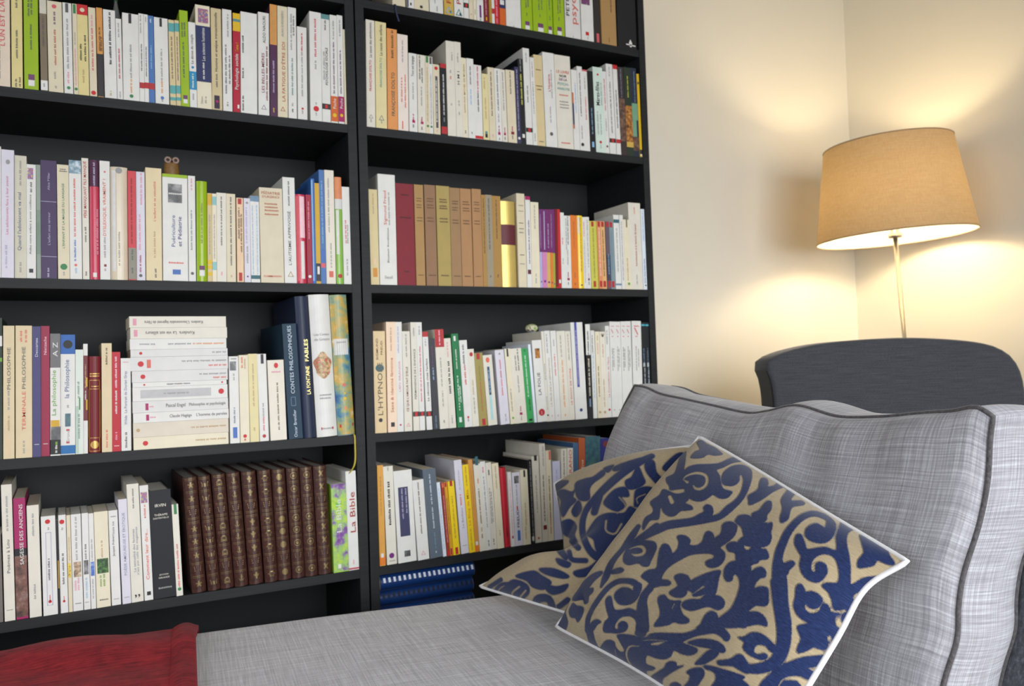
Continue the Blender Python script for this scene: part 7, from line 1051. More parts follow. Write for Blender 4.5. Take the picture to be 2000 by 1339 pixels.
# ---------------------------------------------------------------- patterned pillows
ORNAMENT_A = [('P',0,[(0.0744,0.5353),(0.0957,0.5471),(0.1151,0.5228),(0.1514,0.4957),(0.1716,0.4699),(0.1795,0.452),(0.1469,0.4462),(0.1181,0.4549),(0.0927,0.4382),(0.0484,0.4411),(0.0462,0.4544),(0.0645,0.4782),(0.085,0.489)]),('P',0,[(0.2572,0.4147),(0.2365,0.439),(0.2034,0.4246),(0.1629,0.4041),(0.1152,0.4021),(0.0671,0.4046),(0.0327,0.3973),(0.0129,0.3855),(0.0182,0.4336),(0.0202,0.4933),(-0.0022,0.4732),(-0.015,0.4214),(-0.0299,0.3748),(-0.0632,0.3603),(-0.0653,0.3399),(-0.0519,0.315),(-0.0465,0.2951),(-0.0216,0.2948),(0.0124,0.2937),(0.0172,0.2748),(0.0358,0.2472),(0.0633,0.2323),(0.0905,0.2326),(0.1133,0.2458),(0.1292,0.2546),(0.1526,0.2387),(0.1785,0.2368),(0.1989,0.2542),(0.1998,0.2652),(0.1722,0.2764),(0.1625,0.2979),(0.1584,0.3411),(0.1487,0.3699),(0.175,0.3795),(0.215,0.4018)]),('S',1,[(0.0077,0.3377,0.0059),(0.0225,0.3526,0.0105),(0.0516,0.3619,0.014),(0.0802,0.3597,0.0165),(0.1033,0.3451,0.0163),(0.1078,0.3186,0.0161),(0.0978,0.2958,0.016),(0.0782,0.2856,0.016),(0.0598,0.2905,0.0139),(0.0516,0.304,0.0096)]),('S',1,[(0.0102,0.3374,0.0069),(0.0271,0.3228,0.0146)]),('P',0,[(0.1657,0.3135),(0.1697,0.3402),(0.1879,0.367),(0.2178,0.3862),(0.2522,0.3924),(0.2791,0.3803),(0.2892,0.3584),(0.2819,0.3173),(0.268,0.2803),(0.2513,0.2457),(0.232,0.2176),(0.2095,0.1951),(0.1743,0.1643),(0.1441,0.1474),(0.1055,0.1401),(0.0704,0.1348),(0.0301,0.1297),(-0.0159,0.1246),(-0.0537,0.1191),(-0.0874,0.1059),(-0.1217,0.0925),(-0.1668,0.0742),(-0.1971,0.0552),(-0.2034,0.0703),(-0.178,0.0895),(-0.1428,0.1132),(-0.1031,0.1362),(-0.0542,0.1535),(-0.002,0.1578),(0.044,0.1624),(0.0712,0.1752),(0.0915,0.186),(0.0897,0.2031),(0.1034,0.2143),(0.1207,0.2058),(0.1264,0.1837),(0.1236,0.1673),(0.1496,0.1752),(0.1764,0.202),(0.2074,0.224),(0.2308,0.252),(0.2449,0.2868),(0.2508,0.3185),(0.2465,0.3382),(0.2372,0.3358),(0.232,0.3087),(0.2127,0.2915),(0.1907,0.2905),(0.1735,0.297)]),('P',0,[(-0.0772,0.3019),(-0.0946,0.2765),(-0.1229,0.2582),(-0.1356,0.2433),(-0.121,0.2147),(-0.1254,0.194),(-0.1561,0.1755),(-0.1675,0.1399),(-0.1613,0.1216),(-0.1443,0.1487),(-0.1294,0.1632),(-0.0989,0.1637),(-0.0918,0.181),(-0.0901,0.2118),(-0.0826,0.2138),(-0.0746,0.1951),(-0.0497,0.1756),(-0.0256,0.1765),(-0.002,0.1948),(0.0214,0.1956),(0.0468,0.1988),(0.0401,0.2141),(0.0169,0.2285),(0.0311,0.2451),(0.0172,0.2748),(-0.0117,0.2724),(-0.0363,0.2804)]),('S',1,[(-0.0485,0.263,0.0195),(-0.0383,0.2384,0.0222)]),('S',1,[(-0.0314,0.2809,0.0068),(0.0124,0.29,0.0068)]),('P',0,[(0.262,0.243),(0.2847,0.2568),(0.3017,0.2714),(0.3104,0.2978),(0.3241,0.3205),(0.3431,0.3211),(0.3442,0.2978),(0.3382,0.2811),(0.3636,0.284),(0.396,0.303),(0.4424,0.2919),(0.4251,0.2911),(0.3829,0.2706),(0.3523,0.2544),(0.3185,0.2303),(0.2918,0.2146),(0.262,0.2033),(0.2599,0.2236)]),('P',0,[(0.4367,0.2857),(0.4641,0.27),(0.4602,0.2659),(0.4281,0.2394),(0.4114,0.2156),(0.4516,0.2164),(0.4612,0.2064),(0.4483,0.1959),(0.4175,0.1911),(0.4032,0.182),(0.3931,0.1615),(0.3836,0.1396),(0.3609,0.1272),(0.3601,0.1492),(0.373,0.1805),(0.3754,0.2137),(0.3861,0.2334),(0.4056,0.2548)]),('S',0,[(0.475,0.2538,0.009),(0.5094,0.2205,0.0088)]),('P',0,[(0.4326,0.0832),(0.4395,0.1038),(0.4592,0.1183),(0.4791,0.1223),(0.4935,0.1114),(0.5019,0.107),(0.5182,0.1331),(0.5332,0.1287),(0.5363,0.1111),(0.5265,0.086),(0.5112,0.0659),(0.4912,0.0534),(0.4661,0.0524),(0.4457,0.0607),(0.4347,0.073)]),('S',0,[(0.5255,0.1026,0.0198),(0.5301,0.1264,0.0241),(0.5177,0.1467,0.0245),(0.4907,0.1594,0.0226),(0.4658,0.1593,0.0198),(0.4349,0.1471,0.0197),(0.4034,0.1216,0.0203),(0.3764,0.0885,0.0222),(0.3576,0.0518,0.0233),(0.3434,0.0196,0.0247),(0.3333,-0.0201,0.0261)]),('S',0,[(0.337,-0.0072,0.0272),(0.336,-0.0283,0.0356),(0.3355,-0.0616,0.0436),(0.3343,-0.0944,0.0458),(0.3335,-0.1347,0.0437),(0.3359,-0.1741,0.0424),(0.3394,-0.2114,0.042)]),('S',0,[(0.3309,-0.084,0.0471),(0.3309,-0.1436,0.0441),(0.3358,-0.198,0.045),(0.3371,-0.2407,0.0431),(0.3326,-0.2761,0.0406),(0.3239,-0.3044,0.0386),(0.3062,-0.3329,0.036),(0.2773,-0.35,0.0312),(0.2419,-0.3594,0.0277),(0.2067,-0.3588,0.0242),(0.1823,-0.3489,0.0226)]),('P',0,[(0.3457,-0.0241),(0.3619,-0.0156),(0.38,-0.0092),(0.3888,-0.0176),(0.382,-0.028),(0.3693,-0.0406),(0.3601,-0.0572),(0.347,-0.0532)]),('P',0,[(0.2133,0.1557),(0.2302,0.164),(0.2462,0.1632),(0.2609,0.1489),(0.2687,0.1689),(0.2917,0.1793),(0.3104,0.2017),(0.3267,0.2163),(0.3391,0.2124),(0.3337,0.182),(0.317,0.1598),(0.313,0.1421),(0.2977,0.1251),(0.293,0.1165),(0.3089,0.1225),(0.329,0.1305),(0.3286,0.111),(0.323,0.0941),(0.3228,0.073),(0.3132,0.0504),(0.3002,0.0506),(0.2958,0.0652),(0.2777,0.074),(0.2469,0.0726),(0.2302,0.0538),(0.2232,0.0371),(0.2438,0.0285),(0.2564,0.045),(0.2723,0.0552),(0.2831,0.0487),(0.2855,0.0322),(0.3004,0.032),(0.3079,0.0117),(0.3031,-0.0023),(0.2787,-0.0064),(0.263,-0.0189),(0.2025,-0.0193),(0.2068,0.0543),(0.2322,0.0838),(0.2357,0.1054),(0.2275,0.1279),(0.2115,0.1286)]),('P',0,[(0.16,0.1282),(0.1771,0.1388),(0.1973,0.1356),(0.2083,0.1171),(0.2032,0.0996),(0.1818,0.0756),(0.1607,0.057),(0.1361,0.0531),(0.1287,0.0754),(0.1501,0.0925)]),('P',0,[(0.206,0.1443),(0.2276,0.1637),(0.2555,0.16),(0.2696,0.1413),(0.2921,0.1315),(0.3161,0.1218),(0.3086,0.0459),(0.2312,0.0471),(0.2316,0.0812),(0.2242,0.1165),(0.2092,0.1305)]),('P',0,[(0.1601,0.1298),(0.207,0.1277),(0.2027,0.0923),(0.1813,0.0667),(0.1646,0.054),(0.1458,0.0392),(0.161,0.0197),(0.1579,-0.0056),(0.141,-0.0266),(0.1166,-0.0352),(0.0964,-0.0292),(0.0926,-0.0143),(0.1053,-0.0057),(0.1198,-0.0014),(0.1223,0.0114),(0.106,0.018),(0.0767,0.0182),(0.0335,0.0118),(-0.0019,-0.006),(-0.0333,-0.024),(-0.0605,-0.0466),(-0.0761,-0.0735),(-0.0735,-0.0844),(-0.0507,-0.0858),(-0.0393,-0.0962),(-0.0504,-0.1052),(-0.0822,-0.1086),(-0.1145,-0.1208),(-0.1325,-0.1457),(-0.1355,-0.1674),(-0.1343,-0.2015),(-0.1272,-0.2346),(-0.1284,-0.2807),(-0.1757,-0.2867),(-0.1722,-0.239),(-0.1748,-0.1961),(-0.1701,-0.1697),(-0.1568,-0.1382),(-0.1338,-0.1107),(-0.1296,-0.0973),(-0.1595,-0.078),(-0.1552,-0.0643),(-0.1314,-0.0478),(-0.1004,-0.0405),(-0.0942,-0.0062),(-0.088,0.031),(-0.0742,0.0567),(-0.0528,0.0539),(-0.0408,0.0351),(-0.0337,0.0189),(-0.0155,0.0347),(-0.0088,0.0623),(-0.0157,0.0858),(-0.0019,0.0924),(0.0208,0.087),(0.0363,0.0704),(0.0339,0.0522),(0.0601,0.0494),(0.082,0.0647),(0.0912,0.0916),(0.1044,0.1048),(0.121,0.0951),(0.1287,0.0747),(0.1455,0.0809),(0.1565,0.0983)]),('P',0,[(-0.0261,-0.0721),(-0.0018,-0.0599),(0.0242,-0.0665),(0.0368,-0.083),(0.0538,-0.0742),(0.0997,-0.0543),(0.1423,-0.0452),(0.1372,-0.0719),(0.1212,-0.1325),(0.0975,-0.1296),(0.0486,-0.1401),(0.0405,-0.1263),(0.0238,-0.1189),(0.0195,-0.1334),(0.0025,-0.1458),(-0.0234,-0.146),(-0.0433,-0.1366),(-0.0412,-0.126),(-0.0236,-0.1147),(-0.0127,-0.1016)]),('P',0,[(0.1212,-0.1325),(0.1404,-0.1374),(0.1532,-0.1542),(0.1466,-0.1737),(0.1272,-0.1818),(0.1002,-0.1727),(0.0763,-0.1781),(0.0398,-0.1903),(0.015,-0.1861),(0.0033,-0.1749),(0.0109,-0.1603),(0.0402,-0.1506),(0.0689,-0.149),(0.0854,-0.1342),(0.1016,-0.1255)]),('S',1,[(0.0426,-0.1315,0.0025),(0.0821,-0.1042,0.0092)]),('P',0,[(-0.09,-0.1645),(-0.0836,-0.1472),(-0.0633,-0.1419),(-0.0497,-0.1558),(-0.0276,-0.1607),(-0.0018,-0.1591),(-0.0039,-0.1795),(0.0066,-0.2066),(0.0272,-0.2206),(0.0251,-0.2324),(-0.0018,-0.2388),(-0.0271,-0.2353),(-0.0484,-0.2473),(-0.0968,-0.2584),(-0.0993,-0.2484),(-0.0819,-0.2221),(-0.0802,-0.1973)]),('S',1,[(-0.0339,-0.1876,0.006),(-0.0254,-0.1708,0.006)]),('P',0,[(0.1556,-0.0552),(0.1605,-0.0347),(0.1771,-0.016),(0.2007,-0.0097),(0.2273,-0.0116),(0.2453,-0.0257),(0.2477,-0.0456),(0.2632,-0.0355),(0.282,-0.0313),(0.2937,-0.045),(0.2904,-0.0645),(0.2755,-0.0687),(0.2598,-0.0845),(0.253,-0.104),(0.2735,-0.0976),(0.2949,-0.1027),(0.2958,-0.1291),(0.2932,-0.1516),(0.28,-0.1614),(0.2548,-0.1606),(0.2358,-0.1745),(0.2281,-0.1823),(0.2606,-0.1826),(0.281,-0.1999),(0.2847,-0.225),(0.2582,-0.221),(0.2218,-0.2286),(0.1813,-0.2349),(0.1516,-0.237),(0.1324,-0.2481),(0.055,-0.255),(0.0752,-0.2281),(0.0876,-0.2043),(0.1036,-0.1898),(0.1229,-0.1923),(0.13,-0.2089),(0.1495,-0.1963),(0.173,-0.176),(0.1893,-0.1486),(0.2002,-0.1213),(0.2073,-0.0938),(0.2049,-0.0702),(0.1942,-0.0565),(0.1863,-0.0627),(0.1816,-0.0788),(0.166,-0.0832),(0.1569,-0.0714)]),('P',0,[(0.1682,0.0453),(0.1809,0.058),(0.2008,0.0598),(0.2161,0.053),(0.2327,0.0698),(0.23,0.0871),(0.2358,0.1131),(0.3148,0.1103),(0.3088,0.0473),(0.2934,0.0642),(0.2713,0.071),(0.244,0.0652),(0.227,0.0423),(0.2393,0.0254),(0.2533,0.0356),(0.2698,0.0521),(0.2811,0.0519),(0.287,0.0332),(0.3032,0.0269),(0.3052,0.0067),(0.2915,-0.0034),(0.2654,-0.0054),(0.249,-0.0256),(0.2267,-0.0218),(0.2201,-0.0055),(0.205,-0.0014),(0.1946,0.0195),(0.1752,0.026)]),('P',0,[(-0.237,0.068),(-0.1947,0.0843),(-0.1525,0.0755),(-0.112,0.0671),(-0.1005,0.0453),(-0.1104,0.0171),(-0.1241,-0.0109),(-0.1331,-0.0318),(-0.1577,-0.0321),(-0.1784,-0.0206),(-0.2192,-0.028),(-0.244,-0.0162),(-0.2486,0.0082),(-0.24,0.0378)]),('S',1,[(-0.2239,0.0401,0.0049),(-0.1926,0.0494,0.0097),(-0.1665,0.0474,0.0173),(-0.1546,0.0318,0.0191),(-0.165,0.0165,0.0162),(-0.1956,0.0128,0.0125),(-0.2118,0.0202,0.0049)]),('S',0,[(-0.1873,0.1377,0.0199),(-0.2122,0.1028,0.0299),(-0.2323,0.078,0.0249),(-0.2567,0.0381,0.0209),(-0.2872,0.0033,0.0224),(-0.3122,-0.0316,0.0299),(-0.3299,-0.0809,0.0297),(-0.3459,-0.1225,0.0099)]),('S',0,[(-0.104,0.133,0.0289),(-0.1536,0.1003,0.0243),(-0.2046,0.0721,0.0197)]),('P',0,[(-0.3096,-0.056),(-0.261,-0.0406),(-0.2415,-0.0498),(-0.2593,-0.0621),(-0.3027,-0.068)]),('P',0,[(-0.3553,-0.0572),(-0.3516,-0.0719),(-0.3817,-0.0976),(-0.4086,-0.1309),(-0.3866,-0.132),(-0.3877,-0.149),(-0.4074,-0.1674),(-0.4113,-0.192),(-0.4323,-0.2046),(-0.4469,-0.1878),(-0.4845,-0.1942),(-0.5033,-0.1869),(-0.4868,-0.1386),(-0.4499,-0.1068),(-0.3991,-0.0711)]),('P',0,[(-0.4711,-0.2151),(-0.4408,-0.2192),(-0.4333,-0.2381),(-0.4421,-0.264),(-0.4616,-0.2844),(-0.4749,-0.2683),(-0.5027,-0.2671),(-0.5154,-0.2434),(-0.5067,-0.222),(-0.494,-0.2053)]),('P',0,[(-0.5471,-0.2578),(-0.5107,-0.1705),(-0.5383,-0.2472),(-0.5333,-0.2614),(-0.5207,-0.2959),(-0.5436,-0.3388),(-0.5879,-0.3458),(-0.577,-0.2904)]),('P',0,[(-0.2788,-0.1632),(-0.2748,-0.1423),(-0.2495,-0.1248),(-0.2185,-0.1225),(-0.1978,-0.1292),(-0.1937,-0.1132),(-0.2041,-0.1068),(-0.1744,-0.0989),(-0.1592,-0.1073),(-0.1629,-0.1341),(-0.1764,-0.1613),(-0.2001,-0.1827),(-0.2351,-0.1919),(-0.2615,-0.1849)]),('S',0,[(-0.1711,-0.1167,0.023),(-0.1944,-0.0987,0.0234),(-0.2306,-0.094,0.019),(-0.2725,-0.1003,0.0192),(-0.309,-0.123,0.0204),(-0.3399,-0.1578,0.0205),(-0.3661,-0.193,0.0206),(-0.3878,-0.2236,0.0207),(-0.4034,-0.2593,0.0218),(-0.4084,-0.315,0.0229)]),('S',1,[(-0.2451,-0.1122,0.0095),(-0.2141,-0.1109,0.0094),(-0.198,-0.1269,0.0093)]),('P',0,[(-0.3984,-0.2932),(-0.3803,-0.2711),(-0.357,-0.2611),(-0.3369,-0.2682),(-0.3567,-0.2826),(-0.3747,-0.3077),(-0.4052,-0.3124)]),('S',0,[(-0.3977,-0.3059,0.0363),(-0.3835,-0.37,0.0382),(-0.3515,-0.4234,0.0436),(-0.2829,-0.4337,0.0405)]),('P',0,[(-0.3186,-0.1799),(-0.3061,-0.1604),(-0.2922,-0.1641),(-0.2821,-0.1956),(-0.2706,-0.2128),(-0.2393,-0.2102),(-0.2092,-0.2032),(-0.1742,-0.2112),(-0.1599,-0.2079),(-0.1704,-0.1871),(-0.1666,-0.1607),(-0.1532,-0.1336),(-0.1299,-0.1149),(-0.1107,-0.1228),(-0.1288,-0.1455),(-0.135,-0.1717),(-0.129,-0.2096),(-0.127,-0.2805),(-0.1718,-0.2862),(-0.1778,-0.2482),(-0.1979,-0.2329),(-0.223,-0.2331),(-0.2483,-0.2423),(-0.271,-0.2719),(-0.2732,-0.2997),(-0.3225,-0.3068),(-0.32,-0.2685),(-0.3013,-0.2478),(-0.3109,-0.2164)]),('P',0,[(-0.3208,-0.2791),(-0.3006,-0.2548),(-0.273,-0.2518),(-0.2738,-0.2775),(-0.2696,-0.2877),(-0.2557,-0.2881),(-0.2552,-0.2689),(-0.2386,-0.2565),(-0.2193,-0.2606),(-0.2141,-0.2765),(-0.2256,-0.2925),(-0.2546,-0.3029),(-0.2896,-0.3057),(-0.3154,-0.2983)]),('P',0,[(-0.1772,-0.2054),(-0.1325,-0.2018),(-0.1291,-0.241),(-0.1325,-0.2766),(-0.143,-0.3016),(-0.1789,-0.2986),(-0.1727,-0.2695),(-0.1757,-0.2457)]),('P',0,[(-0.2595,-0.3122),(-0.2207,-0.3044),(-0.1742,-0.304),(-0.1342,-0.3024),(-0.1171,-0.2903),(-0.0793,-0.281),(-0.0307,-0.2759),(0.0084,-0.2716),(0.0426,-0.2591),(0.0651,-0.2428),(0.0767,-0.2186),(0.0882,-0.1999),(0.1069,-0.1878),(0.1248,-0.1955),(0.1313,-0.2128),(0.1525,-0.213),(0.1778,-0.1974),(0.1934,-0.1649),(0.1945,-0.1435),(0.2289,-0.142),(0.2241,-0.2256),(0.1933,-0.2344),(0.162,-0.2383),(0.148,-0.2394),(0.1645,-0.2604),(0.1621,-0.2758),(0.1499,-0.2803),(0.1364,-0.2678),(0.1155,-0.2593),(0.083,-0.2658),(0.0498,-0.2761),(0.0159,-0.2941),(0.0083,-0.3058),(0.053,-0.3161),(0.0529,-0.3301),(0.0307,-0.3419),(0.0006,-0.341),(-0.0264,-0.3341),(-0.0381,-0.3546),(-0.062,-0.3683),(-0.095,-0.3708),(-0.1293,-0.3676),(-0.1342,-0.4025),(-0.0995,-0.4088),(-0.1084,-0.4221),(-0.1359,-0.4408),(-0.1163,-0.5166),(-0.1531,-0.5123),(-0.1842,-0.4944),(-0.2397,-0.4672),(-0.298,-0.4428),(-0.3359,-0.4269),(-0.3535,-0.4029),(-0.3224,-0.3523),(-0.2953,-0.338),(-0.2724,-0.343),(-0.268,-0.3605),(-0.2464,-0.3793),(-0.2261,-0.3702),(-0.2449,-0.3382)]),('S',1,[(-0.1472,-0.315,0.0041),(-0.1082,-0.3085,0.004),(-0.0504,-0.3062,0.0039)]),('S',1,[(-0.1123,-0.3239,0.0081),(-0.087,-0.3185,0.012),(-0.0625,-0.3104,0.0039)]),('S',1,[(-0.1626,-0.3393,0.0058),(-0.2017,-0.3479,0.0101),(-0.2177,-0.3775,0.0119),(-0.213,-0.4098,0.0112),(-0.1953,-0.4373,0.0129)]),('S',1,[(-0.2715,-0.3754,0.0061),(-0.2701,-0.4121,0.0062),(-0.2934,-0.414,0.0063)]),('P',0,[(0.0234,-0.3021),(0.0497,-0.2884),(0.0863,-0.2818),(0.1218,-0.2845),(0.1424,-0.2962),(0.1488,-0.309),(0.1416,-0.3181),(0.1209,-0.3152),(0.0964,-0.3093),(0.0604,-0.3082)]),('P',0,[(0.1105,-0.3112),(0.1278,-0.3179),(0.1168,-0.3359),(0.0955,-0.3521),(0.0776,-0.3631),(0.0489,-0.3673),(0.0672,-0.3455),(0.089,-0.3222)]),('P',0,[(0.1235,-0.347),(0.1443,-0.3413),(0.1684,-0.3338),(0.1859,-0.3206),(0.2027,-0.3209),(0.2137,-0.3364),(0.2199,-0.3457),(0.2186,-0.375),(0.194,-0.3675),(0.1811,-0.3573),(0.1541,-0.3569),(0.1267,-0.3583)]),('P',0,[(0.0776,-0.3682),(0.1022,-0.3665),(0.1366,-0.3705),(0.1703,-0.3765),(0.2066,-0.3858),(0.1996,-0.3963),(0.2172,-0.4107),(0.2165,-0.43),(0.1012,-0.4471),(0.1153,-0.4103),(0.1156,-0.39),(0.102,-0.3801),(0.0845,-0.3775)]),('P',0,[(0.0194,-0.3993),(0.0378,-0.3851),(0.0596,-0.3779),(0.0739,-0.3791),(0.079,-0.3956),(0.0665,-0.4188),(0.045,-0.449),(0.0082,-0.4595),(0.0268,-0.4272),(0.0304,-0.408)]),('P',0,[(-0.0539,-0.3841),(-0.038,-0.3733),(-0.0185,-0.3734),(-0.0146,-0.3857),(0.0082,-0.3795),(-0.0146,-0.3951),(-0.046,-0.4219),(-0.071,-0.4561),(-0.0693,-0.5304),(-0.0772,-0.5455),(-0.1155,-0.4669),(-0.0871,-0.4248),(-0.062,-0.4016)]),('P',0,[(-0.0383,-0.4603),(-0.0185,-0.445),(0.0006,-0.4536),(-0.0109,-0.4798),(-0.0433,-0.4935)]),('P',0,[(0.193,-0.2668),(0.2112,-0.2637),(0.2334,-0.2498),(0.2584,-0.2482),(0.2824,-0.261),(0.3022,-0.2811),(0.3121,-0.291),(0.3043,-0.3054),(0.2904,-0.3026),(0.2773,-0.2877),(0.2564,-0.2837),(0.2436,-0.2916),(0.2392,-0.3076),(0.2511,-0.3155),(0.2725,-0.3106),(0.2807,-0.3205),(0.2679,-0.33),(0.2435,-0.3264),(0.2194,-0.3143),(0.2059,-0.2978),(0.2104,-0.2798)]),('P',0,[(0.187,-0.3205),(0.2012,-0.3228),(0.213,-0.3357),(0.2071,-0.3501),(0.1859,-0.3486)]),('P',0,[(0.2574,-0.4009),(0.283,-0.3754),(0.3122,-0.3498),(0.3445,-0.3346),(0.384,-0.3195),(0.4198,-0.3136),(0.4711,-0.3084),(0.4898,-0.3014),(0.455,-0.3436),(0.4404,-0.3435),(0.3963,-0.3521),(0.4288,-0.361),(0.4095,-0.3889),(0.381,-0.3749),(0.3422,-0.3759),(0.317,-0.3906),(0.2982,-0.4187),(0.253,-0.4216)]),('P',0,[(0.3157,-0.4178),(0.3238,-0.3937),(0.3486,-0.3894),(0.3696,-0.3923),(0.3778,-0.4166)]),('P',0,[(0.3837,-0.1016),(0.39,-0.0904),(0.4009,-0.0865),(0.4102,-0.1012),(0.4128,-0.1122),(0.4342,-0.11),(0.4545,-0.1207),(0.4638,-0.1369),(0.4551,-0.1552),(0.4402,-0.1644),(0.4227,-0.163),(0.4096,-0.1506),(0.4053,-0.1597),(0.4112,-0.174),(0.4283,-0.1808),(0.4501,-0.1732),(0.4603,-0.1569),(0.4736,-0.1477),(0.4832,-0.162),(0.4893,-0.1764),(0.5109,-0.178),(0.4989,-0.1943),(0.4994,-0.2158),(0.5079,-0.232),(0.5221,-0.2446),(0.5062,-0.266),(0.4911,-0.273),(0.4794,-0.2444),(0.4722,-0.2407),(0.4696,-0.2586),(0.4723,-0.28),(0.4608,-0.2924),(0.4388,-0.2905),(0.4286,-0.2837),(0.3993,-0.2982),(0.3743,-0.3041),(0.3753,-0.2884),(0.3876,-0.26),(0.379,-0.2321),(0.3833,-0.2195),(0.412,-0.2116),(0.3953,-0.1996),(0.379,-0.1821),(0.3721,-0.157),(0.3798,-0.1276)]),('P',0,[(0.5259,-0.1799),(0.5452,-0.1728),(0.5679,-0.173),(0.5835,-0.1658),(0.6116,-0.1293),(0.6267,-0.107),(0.6053,-0.1805),(0.5643,-0.2271),(0.5403,-0.2519),(0.5166,-0.2803),(0.4981,-0.2802),(0.4882,-0.2551),(0.4857,-0.2301),(0.4972,-0.223),(0.5115,-0.2338),(0.5285,-0.2304),(0.531,-0.2196),(0.5187,-0.2052),(0.5196,-0.1907)]),('P',0,[(0.4006,0.0743),(0.4119,0.0852),(0.4208,0.0784),(0.4271,0.0522),(0.4323,0.0307),(0.4634,0.0347),(0.4904,0.0367),(0.5155,0.0261),(0.5242,0.0343),(0.5331,0.0812),(0.5706,0.1283),(0.5911,0.122),(0.6042,0.1051),(0.5712,0.0854),(0.5574,0.0509),(0.5581,0.0053),(0.5586,-0.0353),(0.5558,-0.0835),(0.5675,-0.0834),(0.5988,-0.0652),(0.637,-0.059),(0.6554,-0.0508),(0.6453,-0.0831),(0.638,-0.1073),(0.6065,-0.1054),(0.5784,-0.1114),(0.5594,-0.1273),(0.5725,-0.1492),(0.5936,-0.1354),(0.6262,-0.1194),(0.6172,-0.1514),(0.5863,-0.1906),(0.5609,-0.202),(0.5365,-0.2018),(0.5207,-0.1939),(0.5255,-0.1822),(0.5589,-0.1707),(0.5388,-0.1647),(0.4985,-0.1686),(0.493,-0.1393),(0.4837,-0.1119),(0.4662,-0.0922),(0.4825,-0.082),(0.5133,-0.0818),(0.5227,-0.0597),(0.5215,-0.0273),(0.5128,0.0013),(0.4914,0.0137),(0.4685,0.0117),(0.4479,-0.0029),(0.4382,-0.0236),(0.4383,-0.042),(0.4494,-0.046),(0.4539,-0.0194),(0.4697,-0.0132),(0.484,-0.0234),(0.4855,-0.0478),(0.468,-0.0722),(0.4481,-0.0804),(0.4258,-0.0726),(0.4086,-0.0525),(0.4036,-0.0238),(0.4104,0.0055),(0.4044,0.0224),(0.3956,0.0482)]),('P',0,[(0.6104,0.0767),(0.6319,0.0751),(0.662,0.0555),(0.682,0.0383),(0.6811,0.0092),(0.6912,-0.0147),(0.6838,-0.0227),(0.6589,-0.0148),(0.6415,-0.0068),(0.6295,-0.0229),(0.6073,-0.029),(0.5831,-0.0311),(0.5847,-0.0069),(0.6042,0.0175),(0.6056,0.0422)])]
PRINT_A = ([[2.2166, -1.8338, -0.1094], [0.3854, 0.5207, 2.8405]], [0.1713, -0.8387, 0.6167])
PILLOW_A = {'bot': [(0.153, -0.5262, 0.447), (0.1292, -0.797, 0.4559), (0.0962, -1.0626, 0.452)], 'top': [(0.3512, -0.6764, 0.762), (0.3268, -0.8099, 0.7305), (0.2917, -0.9886, 0.685), (0.2662, -1.1224, 0.652)], 'left': [(0.153, -0.5262, 0.447), (0.251, -0.6087, 0.6037), (0.3512, -0.6764, 0.762)], 'right': [(0.0962, -1.0626, 0.452), (0.1913, -1.0806, 0.563), (0.2383, -1.0868, 0.6176), (0.2662, -1.1224, 0.652)]}
